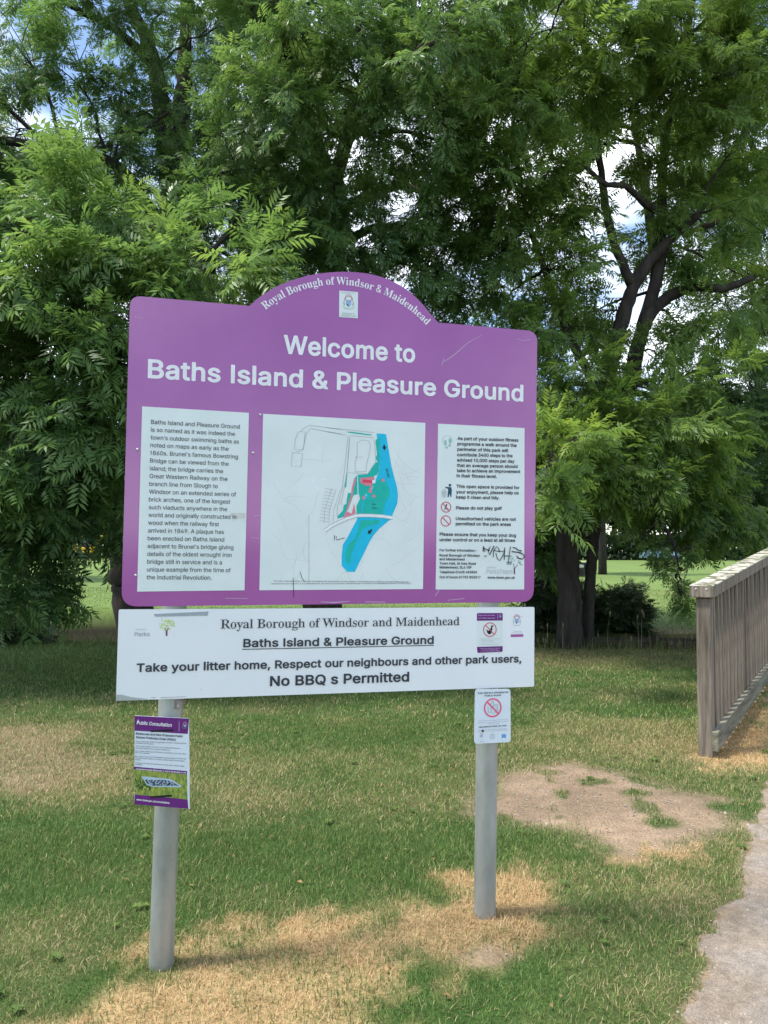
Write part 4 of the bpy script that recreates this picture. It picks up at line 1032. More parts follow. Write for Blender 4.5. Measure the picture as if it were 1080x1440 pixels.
  'e': '175|72,-1 85,-3 103,-2 116,0 127,4 139,11 148,19 156,29 160,39 159,43 155,47 127,53 123,51 116,41 109,36 101,33 88,32 79,34 71,37 64,43 59,49 56,60 57,61 155,62 161,66 162,80 161,98 157,112 149,126 140,136 129,144 116,150 103,154 90,155 75,154 61,150 48,144 37,136 26,123 20,110 15,96 13,76 14,62 18,47 24,33 33,21 44,11 57,4|57,95 57,98 59,103 66,112 75,117 85,120 99,119 107,115 114,108 119,98 118,95',
  'f': '116|34,2 40,0 66,0 69,2 72,6 72,118 75,119 101,119 105,123 106,127 106,145 105,149 103,151 99,153 72,153 73,163 75,169 79,171 88,172 99,170 104,173 112,198 110,202 105,204 92,207 77,207 66,206 53,200 42,192 35,182 32,169 31,153 9,153 5,150 3,147 3,125 5,121 9,119 29,119 31,119 32,117 32,8',
  'g': '184|68,-53 83,-55 96,-54 109,-53 125,-49 136,-44 144,-38 153,-29 158,-20 162,-8 163,4 163,145 162,149 158,153 129,153 124,149 123,143 112,150 99,154 79,155 66,152 48,145 37,137 28,127 20,113 14,91 13,76 14,62 20,42 26,32 34,22 50,10 59,6 72,3 85,2 99,3 109,6 120,12 122,10 122,0 119,-8 113,-14 103,-19 90,-20 75,-18 66,-14 54,-2 48,0 44,-1 22,-12 20,-16 20,-20 26,-29 33,-37 48,-46|79,38 72,40 67,44 61,50 58,56 55,72 56,91 61,105 70,115 81,119 96,119 103,117 109,113 115,107 119,101 123,82 122,64 116,50 107,41 94,37',
  'h': '178|23,2 29,0 53,0 58,1 60,4 61,8 62,99 66,109 73,115 82,118 91,120 99,119 107,115 113,109 116,101 116,8 117,4 123,0 149,0 154,2 157,6 157,101 155,113 150,127 143,137 134,145 123,150 112,153 99,155 86,154 73,150 62,145 61,194 59,198 53,200 27,200 23,198 21,194 21,8',
  'i': '82|23,2 29,0 53,0 58,2 61,6 61,145 60,149 56,153 27,153 23,150 21,147 21,8|36,161 45,161 53,164 61,169 65,178 66,188 62,195 56,201 47,205 36,205 27,202 21,196 17,188 17,180 20,171 27,165',
  'j': '82|-1,-50 3,-52 18,-51 29,-49 38,-46 51,-36 56,-28 59,-20 61,-3 61,146 59,150 55,153 27,153 21,148 21,-5 19,-12 16,-15 3,-16 -2,-19 -4,-22 -4,-44|33,162 42,161 51,162 59,168 64,174 66,182 64,192 59,198 51,204 40,205 31,204 23,198 18,192 16,182 18,174 24,166',
  'k': '166|23,2 29,0 53,0 58,1 60,4 61,8 61,54 66,60 69,60 119,2 123,0 156,0 160,2 163,6 161,12 99,85 99,87 156,140 158,145 157,149 154,152 149,153 117,152 62,102 61,103 61,194 59,198 53,200 27,200 23,198 21,194 21,8',
  'l': '81|22,2 28,0 55,0 59,2 61,6 61,198 59,204 55,206 26,206 22,204 20,200 20,8',
  'm': '256|23,2 29,0 53,0 58,1 60,4 61,8 62,102 65,109 71,115 77,118 86,120 95,119 101,115 106,111 108,105 108,8 109,4 115,0 141,0 145,2 147,4 148,8 149,103 152,110 156,115 165,119 174,120 182,119 189,115 193,111 194,107 195,8 196,4 202,0 228,0 232,2 235,8 235,105 232,121 225,135 217,143 208,149 198,153 184,155 171,155 156,151 144,145 134,137 126,145 119,150 112,153 101,155 91,155 80,154 71,150 62,145 58,151 53,153 29,153 24,151 21,145 21,8',
  'n': '178|23,2 29,0 53,0 58,1 60,4 61,8 62,99 66,109 73,115 82,118 91,120 99,119 107,115 113,109 116,101 116,8 117,4 121,1 125,0 149,0 154,2 156,4 157,8 156,107 153,119 149,129 141,139 132,146 119,152 99,155 80,153 62,145 58,151 53,153 27,153 22,149 21,145 21,8',
  'o': '180|71,-1 90,-3 103,-2 118,2 130,7 141,15 151,25 159,39 164,53 166,70 165,90 162,104 156,118 146,132 136,141 123,148 105,154 90,155 75,154 61,150 49,144 38,136 27,124 20,110 16,98 14,82 14,62 18,47 23,35 31,23 44,11 57,3|81,33 75,35 68,39 59,51 55,68 55,88 61,104 70,114 81,119 96,119 103,118 109,114 116,108 120,102 125,84 124,64 118,47 109,38 103,34 96,33',
  'p': '183|23,-50 29,-52 53,-52 58,-50 60,-48 61,-44 61,7 62,8 75,1 88,-2 106,-3 119,0 132,5 145,14 154,23 161,35 166,49 170,69 170,85 166,103 161,118 153,130 141,142 130,148 112,154 97,155 77,152 62,144 59,150 53,153 27,153 23,150 21,148 21,-44|88,33 82,35 75,38 67,49 61,67 61,85 66,101 73,112 84,118 99,120 106,118 112,115 119,110 123,103 128,87 128,67 124,51 115,39 104,33',
  'r': '118|23,2 29,0 53,0 58,1 60,4 61,8 62,101 68,111 77,116 88,118 106,117 110,120 112,125 112,147 111,151 108,154 95,155 82,154 72,151 62,146 57,151 53,153 27,153 22,149 21,145 21,8',
  's': '160|59,-1 73,-3 86,-3 101,-1 114,3 125,9 134,16 141,24 145,33 147,45 145,58 141,68 134,76 125,82 114,87 69,99 62,102 60,106 60,112 64,116 73,120 82,121 90,120 97,117 102,112 107,104 112,101 138,106 142,108 144,112 143,118 138,127 132,136 119,146 103,152 90,155 75,155 62,153 51,149 41,144 31,137 25,129 20,120 18,108 20,96 24,86 31,77 40,71 51,66 97,54 102,51 105,47 104,41 99,36 90,33 79,32 69,33 60,37 56,41 51,51 47,54 20,49 16,47 14,41 15,35 19,27 26,17 40,6',
  't': '106|58,0 75,-1 88,-1 96,2 100,7 94,32 88,35 70,34 67,37 66,43 66,118 68,119 90,119 94,121 97,126 97,146 94,151 90,153 66,154 66,180 61,186 33,186 28,184 26,180 25,154 9,153 5,150 3,148 3,126 4,122 7,120 24,119 26,118 26,41 27,29 31,19 38,11 48,4',
  'u': '178|63,0 80,-2 93,-1 104,2 117,9 119,3 124,0 149,0 154,2 156,4 157,8 157,145 156,149 152,152 123,153 118,149 116,145 116,63 115,53 111,45 106,39 97,35 88,34 80,34 71,38 66,42 62,51 61,61 61,145 60,149 56,153 51,153 27,153 22,149 21,145 21,59 24,36 29,24 38,13 49,5',
  'v': '170|67,2 72,0 99,0 104,4 162,143 161,149 158,152 127,153 121,149 85,58 83,61 48,150 46,152 42,153 16,153 11,152 8,149 7,143 64,6',
  'w': '239|57,2 61,0 87,0 94,4 120,87 146,3 153,0 177,0 183,2 185,6 230,143 230,147 228,151 223,153 197,153 192,152 190,150 166,71 164,68 141,147 138,151 133,153 107,153 101,150 77,71 74,68 50,149 46,152 42,153 15,153 11,150 9,147 9,143 54,6',
  'y': '170|27,-51 46,-53 64,-50 79,-41 90,-28 96,-16 162,143 162,149 158,152 127,153 121,149 85,58 83,61 48,150 46,152 42,153 16,153 11,152 8,149 7,143 63,8 58,-6 53,-15 46,-17 31,-16 26,-18 25,-20 19,-43 22,-49',
 },
 'R': {
  '&': '178|63,-1 82,-3 98,0 113,5 130,16 144,0 173,1 147,33 146,35 153,46 159,61 161,77 161,89 139,89 137,87 134,66 130,56 128,56 89,103 89,105 109,120 121,133 127,146 129,159 126,174 118,187 104,197 89,201 71,201 56,197 43,189 34,177 30,161 30,152 32,142 39,126 52,109 32,92 23,82 17,72 14,59 14,48 15,38 19,29 24,20 32,12 41,6 54,1|69,20 58,23 48,31 42,40 40,51 41,60 45,69 54,79 67,89 69,89 114,35 109,30 95,23 82,20|74,124 71,124 66,131 58,144 56,152 56,163 61,171 67,177 76,180 87,179 94,176 100,170 103,161 102,152 99,146 94,139',
  "'": '83|31,125 33,124 51,124 52,125 55,197 55,199 53,200 29,200 28,199',
  ',': '75|15,-45 18,-47 33,-47 35,-45 55,28 29,29 27,28',
  '.': '75|32,-1 38,-2 47,0 52,4 56,10 57,19 55,25 51,30 45,34 38,35 31,34 25,30 21,23 19,17 21,10 25,4',
  '0': '180|77,-1 92,-3 110,0 123,6 134,14 142,25 151,40 157,59 160,79 161,100 159,129 155,148 147,168 138,181 124,194 112,199 96,202 83,202 68,199 56,194 43,183 34,170 27,155 23,139 20,120 19,90 21,70 25,53 30,38 37,24 51,10 63,3|81,22 72,25 65,31 57,40 52,51 46,77 45,92 45,116 50,144 60,163 66,170 75,176 86,179 94,179 105,176 114,170 120,163 127,150 131,137 134,122 135,100 134,83 132,68 128,53 124,42 117,33 110,27 103,23 94,21',
  '1': '143|63,1 66,0 88,0 90,1 90,196 90,198 88,200 68,200 67,198 61,179 59,177 48,168 29,163 28,162 28,144 29,141 62,141 63,140',
  '2': '180|25,1 29,0 153,0 154,1 155,21 153,24 66,24 63,25 126,92 140,110 148,127 151,146 150,157 147,168 142,177 135,185 127,192 118,197 107,201 94,202 79,202 66,199 53,193 44,186 37,178 31,168 27,153 26,141 50,141 54,157 61,169 72,176 87,179 103,177 116,170 123,159 126,144 122,129 111,112 26,21 25,19',
  '4': '180|111,1 113,0 135,0 136,3 136,40 161,41 164,42 163,65 139,65 136,66 136,125 111,125 111,66 109,65 47,65 45,66 123,198 122,200 100,200 96,198 16,64 16,42 17,41 109,41 111,40',
  '6': '180|76,-1 90,-3 103,-2 114,1 124,7 133,13 142,23 148,33 152,44 154,61 153,79 147,94 138,107 124,117 109,122 90,124 74,120 127,198 127,200 100,200 98,198 45,120 34,100 28,83 25,70 25,57 28,41 34,29 43,16 52,8 62,3|79,22 65,29 59,35 55,42 51,57 52,74 59,89 70,98 83,103 100,102 114,96 120,90 124,83 128,68 127,51 120,35 109,25 102,22 94,21',
  '7': '180|38,1 41,0 65,0 67,2 155,175 155,200 28,200 24,198 24,179 26,176 124,176 126,175',
  '8': '180|74,-1 89,-3 102,-2 116,1 131,7 143,16 150,25 157,38 159,48 158,66 150,83 137,97 121,105 129,108 136,113 142,120 147,129 151,139 152,148 151,159 148,168 141,181 131,190 116,198 100,202 89,203 74,201 63,198 52,193 43,185 35,176 30,165 28,155 29,139 34,124 43,113 50,108 59,105 48,100 39,95 32,87 26,79 23,70 21,59 21,48 23,38 29,25 41,12 58,3|76,22 67,25 60,29 54,34 50,41 48,48 47,57 49,66 52,73 63,84 78,91 98,91 107,89 116,85 126,74 131,64 132,48 128,38 119,29 107,23 94,21|81,115 67,121 58,131 55,137 54,146 55,155 57,161 65,172 76,178 92,179 107,176 117,170 124,159 125,148 123,135 116,124 107,118 94,115',
  '9': '180|51,1 55,0 79,0 81,1 135,81 146,101 152,116 154,131 154,142 152,155 146,170 139,181 129,190 118,197 107,201 94,203 79,202 68,199 57,194 47,188 39,180 33,170 28,157 25,138 27,120 33,105 43,92 55,83 70,78 90,76 105,80 106,79|90,97 74,100 68,103 61,109 53,123 51,138 54,155 62,168 74,176 90,180 105,177 117,168 126,155 129,138 126,123 122,114 118,108 112,103 105,99',
  ';': '75|15,-45 18,-47 33,-47 35,-45 55,28 29,29 27,28|37,106 44,106 51,108 56,113 60,119 60,128 57,134 53,139 47,142 40,143 33,141 28,137 24,130 23,121 25,116 29,110',
  'A': '190|7,1 10,0 34,0 35,1 54,53 56,55 134,55 136,53 155,1 158,0 182,0 183,1 111,198 108,200 82,200 79,198|64,79 63,81 95,175 109,129 126,81 126,79',
  'B': '181|24,1 25,0 97,0 119,2 132,5 143,10 153,19 159,27 164,38 166,49 165,64 162,75 158,84 149,93 141,99 130,103 128,105 143,113 153,125 158,140 157,157 154,168 149,177 141,185 132,192 119,197 101,200 27,200 24,198|51,24 51,90 99,90 110,89 119,86 125,82 131,77 136,71 139,60 139,47 134,37 125,29 117,26 103,24|51,113 51,176 106,175 119,171 128,162 132,151 131,138 126,127 117,119 108,115 99,113',
  'C': '202|90,-1 111,-3 126,-1 142,4 155,11 168,22 177,35 184,48 187,64 161,64 155,48 144,35 128,26 109,22 89,24 74,31 61,42 51,57 46,70 43,85 42,107 45,124 48,137 56,152 64,161 74,169 87,175 100,178 113,177 124,175 137,170 148,161 156,150 161,136 185,136 187,137 184,150 179,161 172,172 166,180 155,189 144,195 131,199 120,202 98,202 83,200 67,194 52,185 37,170 28,155 21,137 17,120 16,98 18,72 24,53 32,38 42,25 59,10 74,3',
  'D': '199|24,1 25,0 88,0 117,3 132,9 146,16 158,27 168,40 178,62 182,81 183,110 180,129 175,146 167,162 157,175 141,188 123,195 99,200 27,200 24,198|51,24 51,175 53,176 95,176 108,174 121,170 132,163 142,153 149,142 153,129 157,110 157,92 155,77 149,60 143,49 135,40 125,33 114,28 93,24',
  'G': '206|91,-1 107,-3 122,-2 137,2 155,11 167,20 178,35 185,48 188,64 189,100 187,101 113,101 111,100 111,98 111,79 113,78 161,78 163,77 161,64 158,53 151,42 142,33 131,27 118,23 102,22 89,24 78,29 68,35 58,46 51,57 46,70 43,85 42,107 45,124 48,137 56,152 65,162 74,169 84,174 96,177 109,178 122,176 135,170 146,162 154,150 161,136 185,136 188,137 184,150 179,161 172,172 164,181 155,188 144,194 131,199 120,202 98,202 80,199 65,194 52,185 37,170 27,155 21,137 17,120 16,98 18,72 24,53 32,38 45,21 59,10 74,3',
  'I': '76|25,1 28,0 50,0 51,1 52,198 50,200 26,200 25,198',
  'M': '249|24,1 27,0 47,0 49,1 49,165 49,159 51,159 67,114 112,1 114,0 134,0 136,1 182,116 197,161 199,155 198,1 200,0 224,0 225,1 225,198 224,200 189,200 187,198 138,73 125,34 123,36 111,73 62,198 60,200 25,200 24,198',
  'P': '176|24,1 27,0 49,0 50,1 51,72 101,73 121,76 132,81 141,87 148,94 154,103 159,114 161,125 162,142 160,154 156,166 149,177 141,185 132,192 119,197 101,200 27,200 24,198|51,96 51,176 101,176 114,172 125,165 130,159 133,151 135,133 132,118 129,112 123,105 114,100 101,97',
  'R': '178|24,1 27,0 49,0 50,1 51,77 97,77 138,1 141,0 167,0 170,1 126,81 141,90 152,101 159,116 162,133 161,155 155,170 145,183 132,192 121,196 101,200 27,200 24,198|51,101 51,176 93,176 106,175 119,171 128,164 134,151 135,133 132,120 124,110 114,104 101,101',
  'S': '177|72,-2 88,-3 104,-3 117,0 133,6 143,13 151,22 158,34 161,45 162,58 160,71 154,82 145,92 134,99 123,104 80,117 64,123 53,131 48,139 47,147 48,154 53,165 60,171 66,175 84,179 101,178 110,175 118,171 128,162 134,147 158,148 159,154 156,165 152,173 145,182 130,193 119,198 108,201 91,203 77,202 62,199 49,193 37,184 29,176 24,167 21,156 21,141 24,128 29,118 38,110 58,98 104,85 119,79 130,71 135,63 136,56 135,48 132,41 128,35 121,29 112,25 95,21 75,22 66,24 58,29 51,34 47,40 42,54 15,54 17,43 20,32 25,24 32,16 40,9 49,4 62,0',
  'T': '178|76,1 77,0 101,0 102,1 103,175 105,176 164,176 165,179 165,192 164,200 16,200 12,198 12,179 14,176 73,176 76,175',
  'W': '271|61,1 62,0 91,0 92,1 128,131 134,160 137,161 144,129 179,1 180,0 209,0 210,1 265,198 263,200 239,200 237,198 196,34 193,35 151,198 150,200 121,200 88,77 78,33 75,36 67,73 34,198 32,200 8,200 7,198',
  'Y': '187|80,1 82,0 104,0 107,1 107,81 180,198 178,200 150,199 110,136 95,108 93,107 80,131 38,198 36,200 14,200 8,200 7,198 80,81',
  'a': '155|51,-2 68,-3 83,-1 97,7 107,18 109,15 109,0 133,0 134,98 132,115 128,126 120,137 111,143 101,148 87,151 74,151 61,150 48,146 37,141 28,134 22,126 16,115 20,113 39,107 48,118 57,124 68,128 81,129 90,128 98,123 104,117 107,111 108,100 107,95 105,93 96,90 57,85 39,81 24,72 15,61 12,50 12,39 14,28 18,20 24,11 31,6 42,0|63,19 50,23 41,30 38,37 38,43 39,50 42,54 48,59 57,63 94,69 107,72 108,69 108,50 106,41 101,33 94,27 85,22 77,20',
  'b': '168|78,-2 96,-3 114,1 129,10 140,22 149,39 154,59 155,83 152,102 144,120 134,135 120,144 107,150 90,151 72,149 59,141 48,128 46,132 46,200 22,200 21,197 21,2 22,0 44,0 46,2 46,22 61,6 70,1|74,22 68,25 61,31 55,37 51,46 48,57 46,70 48,93 54,111 66,123 79,128 96,128 105,125 113,119 119,113 123,104 127,93 129,80 127,57 120,38 114,31 107,25 101,22 92,20 83,20',
  'c': '157|69,-2 82,-3 93,-2 104,0 115,5 125,11 134,20 139,28 144,39 144,42 122,47 119,46 112,33 104,25 93,21 78,20 67,22 58,27 51,35 46,44 42,54 40,65 41,89 48,109 54,117 61,123 74,128 91,128 100,125 109,119 115,112 119,102 144,109 137,124 126,137 113,145 95,150 82,152 69,150 56,147 45,141 36,134 26,122 19,109 16,96 14,80 14,61 17,46 23,33 31,20 41,10 52,3',
  'd': '168|65,-2 82,-3 98,0 111,9 122,22 123,20 124,0 146,0 148,2 147,200 123,200 122,127 111,140 98,148 82,151 67,151 54,147 39,138 28,126 20,111 15,96 13,74 15,54 19,39 27,24 36,13 50,3|69,21 61,25 54,31 49,37 45,46 40,65 41,89 47,109 52,116 58,122 71,128 89,128 98,125 104,122 111,115 116,106 120,96 122,85 121,59 115,39 110,33 103,26 95,22 87,20 78,20',
  'e': '160|70,-2 85,-3 95,-2 106,0 117,4 126,9 135,18 141,26 145,35 144,37 122,43 113,31 105,24 93,20 80,20 69,22 58,27 52,33 44,44 40,59 40,65 41,66 146,66 147,67 147,85 145,100 142,111 136,124 127,135 117,142 106,147 93,151 76,151 63,149 52,145 41,138 32,130 25,119 19,106 14,89 13,74 14,59 18,44 25,28 33,18 45,7 58,1|41,88 40,91 43,102 52,116 65,126 80,129 89,128 97,126 109,118 117,106 121,89 119,88',
  'f': '101|32,1 34,0 56,0 57,1 58,127 89,128 91,129 91,149 58,150 57,151 58,170 61,179 67,183 76,185 89,183 91,184 97,203 96,205 93,206 80,208 67,208 56,205 48,201 39,192 33,181 32,172 32,151 30,150 4,150 3,149 3,129 4,128 31,127',
  'g': '169|66,-58 93,-58 115,-53 124,-49 133,-42 140,-34 144,-25 147,-14 148,-1 148,148 146,150 124,149 123,129 122,127 111,140 98,148 89,151 78,152 61,149 48,144 36,135 27,125 19,109 15,96 14,83 14,68 15,55 19,42 23,34 29,25 37,16 50,8 61,4 71,2 87,2 95,4 104,8 113,15 122,26 122,25 122,-1 121,-14 114,-25 104,-32 87,-36 67,-35 52,-27 41,-14 21,-25 20,-27 24,-34 36,-46 50,-53|78,25 69,26 61,30 53,36 48,42 41,60 40,81 41,94 44,103 49,112 54,118 61,123 67,126 76,128 85,129 93,127 102,123 109,118 114,112 121,94 123,70 119,51 115,42 110,36 104,31 96,27 87,25',
  'h': '163|21,1 24,0 44,0 46,1 46,90 48,103 53,114 61,122 70,126 83,128 96,126 105,121 111,114 115,103 116,92 117,1 118,0 140,0 142,1 142,101 139,116 135,126 129,136 120,143 109,149 94,151 79,150 68,147 57,140 48,130 46,133 46,198 44,200 22,200 21,198',
  'i': '67|21,1 24,0 44,0 46,1 46,149 44,150 22,150 21,149|26,175 33,173 39,174 45,177 49,181 51,188 51,194 48,199 44,203 37,206 31,206 24,203 19,198 16,192 17,185 20,179',
  'j': '67|-4,-54 -3,-56 13,-55 28,-50 39,-39 45,-24 46,-11 46,147 45,150 21,149 20,-15 19,-22 14,-28 8,-31 -3,-33|30,173 37,173 43,175 48,179 50,184 51,190 49,197 45,202 39,205 32,206 25,203 19,199 16,193 16,186 19,180 24,176',
  'k': '151|21,1 24,0 44,0 46,1 47,55 61,69 116,0 144,0 148,1 81,86 143,149 140,150 111,149 48,84 46,88 46,198 44,200 22,200 21,198',
  'l': '66|20,1 23,0 45,0 46,1 46,205 45,206 21,206 20,205',
  'm': '241|21,1 24,0 44,0 46,1 46,94 48,105 51,114 59,122 68,127 79,129 87,128 96,124 103,118 107,110 108,1 109,0 131,0 133,1 133,97 135,107 139,116 146,124 155,128 166,129 177,127 185,123 191,116 194,110 195,99 195,1 197,0 218,0 220,1 220,105 218,120 211,133 203,142 192,148 181,151 168,152 155,150 144,145 133,136 127,126 125,127 116,140 107,147 96,151 85,152 72,150 61,144 52,136 47,129 46,126 45,149 44,150 22,150 21,146',
  'n': '163|21,1 24,0 44,0 46,1 46,90 48,103 53,114 61,122 70,126 83,128 96,126 105,121 111,114 115,103 116,92 117,1 118,0 140,0 142,1 141,107 139,118 134,129 127,138 120,143 109,149 101,151 90,151 79,150 70,148 59,142 52,136 46,126 45,149 44,150 22,150 21,149',
  'o': '165|69,-2 82,-3 95,-2 109,2 122,9 132,18 140,28 145,39 150,54 151,74 150,89 147,104 140,119 132,130 123,139 109,147 95,150 82,152 69,150 56,147 45,141 36,134 26,122 19,109 16,96 14,80 14,61 17,46 23,33 31,20 41,10 52,3|82,20 74,20 65,23 58,27 52,34 47,41 42,52 39,74 42,96 50,113 58,121 65,125 74,128 82,129 91,128 100,125 106,121 113,115 118,106 122,98 125,87 126,74 124,61 122,50 117,40 113,33 106,27 100,23 91,20',
  'p': '168|21,-54 22,-56 42,-56 46,-54 46,17 48,21 58,8 70,1 83,-3 98,-3 114,1 125,7 136,17 146,32 152,47 155,67 155,82 152,102 146,116 138,130 129,139 118,146 108,149 96,151 85,151 74,149 68,147 59,141 46,127 46,147 45,149 21,149|76,21 68,25 61,30 56,37 51,45 46,65 46,80 47,91 53,108 57,115 64,121 70,125 79,128 96,128 105,125 111,121 118,114 123,106 127,95 129,84 128,60 125,50 120,39 116,32 109,26 96,21 87,20',
  'q': '168|122,-54 124,-56 144,-56 148,-54 148,147 146,150 123,149 123,130 122,126 111,140 98,148 80,151 61,149 49,145 36,136 27,125 20,110 16,97 14,82 14,60 17,45 24,28 34,15 50,3 65,-2 82,-3 98,0 111,9 122,22|71,21 64,24 56,29 51,34 46,43 42,54 40,65 40,89 47,108 52,116 57,121 65,126 71,128 89,128 98,125 105,121 111,115 117,106 120,95 122,84 122,60 115,41 111,34 104,27 98,23 89,20',
  'r': '103|21,1 24,0 44,0 46,1 46,92 48,105 55,116 66,124 79,127 96,126 97,127 97,142 96,151 79,151 66,148 54,140 47,131 46,128 45,149 44,150 22,150 21,149',
  's': '145|57,-2 83,-3 94,-1 105,3 114,9 122,15 127,22 131,33 132,46 129,57 124,65 118,72 109,77 98,81 57,92 49,98 45,104 45,113 50,122 59,127 70,130 83,129 92,126 99,119 107,108 127,113 129,115 125,124 116,137 105,145 92,150 81,151 68,151 54,149 46,146 35,140 28,134 23,126 20,117 19,104 21,93 26,85 32,78 41,73 52,68 94,57 101,52 105,46 105,37 100,28 89,22 76,19 61,20 50,25 44,31 37,43 15,38 14,37 19,24 28,11 41,3',
  't': '91|55,0 74,-1 82,0 85,2 80,22 65,21 57,23 52,30 51,39 52,127 80,128 82,130 82,147 80,150 52,150 51,184 50,185 28,185 26,184 25,151 23,150 3,149 3,130 4,128 25,127 26,125 26,39 27,26 30,17 37,8 45,3',
  'u': '163|60,-1 79,-2 94,2 106,10 116,22 117,19 118,0 140,0 142,1 142,149 117,149 116,60 114,45 108,34 101,27 90,22 79,21 67,23 59,27 52,34 48,45 46,58 46,149 21,149 21,56 23,34 29,21 37,10 47,4',
  'v': '155|64,1 67,0 89,0 91,1 147,149 146,150 122,150 119,148 87,58 78,28 35,149 32,150 8,150 7,149',
  'w': '225|54,1 56,0 78,0 80,1 113,116 145,1 148,0 170,0 215,149 191,150 189,149 156,33 126,149 102,150 99,149 69,37 67,34 56,77 36,149 34,150 10,150 9,149',
  'x': '150|8,1 12,0 36,0 38,1 64,40 75,60 112,1 114,0 140,0 142,1 90,75 140,149 138,150 112,150 111,149 88,114 77,95 75,95 41,149 40,150 12,149 61,77',
  'y': '155|24,-55 41,-56 56,-53 67,-45 76,-34 82,-21 147,146 147,148 146,150 122,150 120,148 87,57 78,29 76,32 68,57 35,148 32,150 8,149 7,148 64,1 57,-19 50,-29 41,-33 26,-32 24,-34 19,-53',
 },
 'S': {
  'B': '194|7,0 105,0 127,2 139,4 155,10 163,16 173,25 179,35 183,49 182,69 177,81 169,91 159,98 144,104 129,108 151,117 161,124 168,132 172,142 174,154 171,169 166,179 156,187 139,195 120,199 95,200 7,199 7,193 17,192 24,189 29,184 32,176 33,37 31,22 28,15 22,10 7,7|88,12 83,16 80,25 80,101 83,101 102,100 112,97 119,93 124,88 128,81 132,64 130,37 127,27 123,20 117,15 110,12 98,11|80,111 80,171 81,184 83,187 88,190 100,190 107,189 113,186 118,181 123,169 125,152 123,132 118,122 109,115 95,111',
  'M': '278|6,0 73,0 74,3 73,8 60,9 53,13 49,18 47,25 46,162 48,166 118,0 126,0 199,174 199,25 197,18 192,12 175,8 174,5 174,0 270,0 270,7 256,10 250,15 247,25 246,40 247,174 248,181 253,187 260,191 271,193 270,200 197,199 141,66 138,64 82,198 80,200 9,200 7,199 7,193 21,190 29,186 33,176 33,35 32,22 28,15 21,10 7,7',
  'R': '208|7,0 106,0 106,5 105,8 95,9 88,12 84,15 81,22 80,35 80,93 88,93 90,91 149,0 210,0 210,8 200,10 193,18 139,98 152,103 165,110 173,118 178,125 182,135 183,147 181,164 174,176 168,182 151,192 122,199 95,200 10,200 7,199 7,193 19,191 27,186 30,181 32,174 33,37 31,22 28,15 22,10 7,7|80,103 80,169 81,181 84,186 90,189 110,188 117,185 124,179 129,171 132,159 133,147 131,127 124,115 115,108 102,104',
  'W': '268|75,-4 82,-5 84,-3 138,133 140,131 187,-2 189,-5 196,-4 254,171 262,186 274,193 274,198 272,200 235,200 223,200 221,198 221,193 233,191 238,188 240,184 241,176 238,164 208,74 173,179 173,184 176,189 182,191 191,193 193,198 189,200 101,199 101,193 116,190 122,184 132,154 99,69 96,72 66,162 62,176 62,184 64,189 69,191 79,193 79,199 77,200 -6,199 -7,193 6,189 13,176',
  'a': '151|106,-4 117,-4 129,0 139,6 144,13 141,18 134,15 131,15 129,18 128,99 127,108 123,118 118,125 112,131 105,135 90,139 58,139 46,137 34,132 22,122 15,111 15,99 20,89 26,85 34,84 41,85 48,89 53,96 54,103 47,118 46,123 48,126 53,128 68,130 80,126 85,118 87,108 87,84 44,68 21,55 13,45 10,35 9,23 13,11 19,4 26,-1 34,-3 44,-4 65,1 75,6 87,15 91,6 94,1 100,-2|63,15 56,20 53,28 52,38 55,52 61,60 68,67 85,74 87,72 87,28 75,17 68,15',
  'd': '163|55,-4 68,-4 77,-1 89,6 97,16 98,-1 99,-4 129,2 155,6 155,11 146,15 143,18 140,28 140,196 138,200 80,200 77,199 77,194 92,190 95,186 97,182 98,125 97,124 88,133 77,138 65,140 53,139 41,134 31,127 22,116 15,103 10,86 9,72 9,52 13,35 20,20 30,8 41,0|70,13 62,18 55,30 52,52 52,84 54,99 59,113 68,121 77,123 90,119 94,114 97,108 98,35 95,25 87,17 80,13',
  'e': '132|60,-4 80,-3 90,0 99,4 110,13 124,30 124,33 119,38 109,27 99,21 87,19 77,20 67,25 60,33 56,42 52,57 52,72 53,73 121,73 124,74 124,86 121,101 113,118 104,128 97,133 86,138 77,139 65,140 53,138 43,134 33,127 24,117 17,106 12,94 9,81 9,67 10,50 14,36 19,25 26,15 36,6 48,-1|53,84 51,86 52,101 56,121 60,126 65,129 72,130 80,128 84,123 87,116 88,86 87,85 85,84',
  'f': '94|6,0 88,0 88,6 73,9 68,13 65,22 65,120 68,122 88,122 89,122 89,132 88,136 65,137 65,176 66,186 69,191 75,194 83,194 87,191 81,174 82,166 85,162 90,158 95,156 102,156 108,159 113,164 115,169 115,181 109,192 97,200 83,204 68,204 53,201 41,194 32,186 26,174 23,162 23,137 9,136 7,135 7,122 22,121 23,120 23,32 22,18 21,13 17,9 7,6',
  'g': '144|52,-61 85,-60 107,-56 119,-50 126,-44 136,-31 139,-17 137,-5 133,5 126,12 116,17 104,20 53,22 46,27 44,32 47,39 53,44 60,46 80,45 95,48 107,53 117,61 125,73 128,88 125,105 118,117 138,118 138,133 102,134 87,138 75,140 53,138 38,134 29,128 19,119 13,110 10,93 11,83 14,73 19,66 26,59 44,49 23,36 16,30 13,24 10,14 12,5 19,-4 28,-10 27,-12 16,-17 9,-24 7,-29 7,-37 12,-46 21,-54 34,-58|53,-50 40,-44 35,-39 32,-34 33,-27 35,-22 43,-15 99,-16 109,-18 115,-25 116,-29 114,-37 110,-42 104,-45 85,-50 65,-51|63,56 56,61 52,71 50,88 51,110 54,119 58,126 65,130 73,130 80,127 85,117 88,97 87,75 84,66 80,58 73,55',
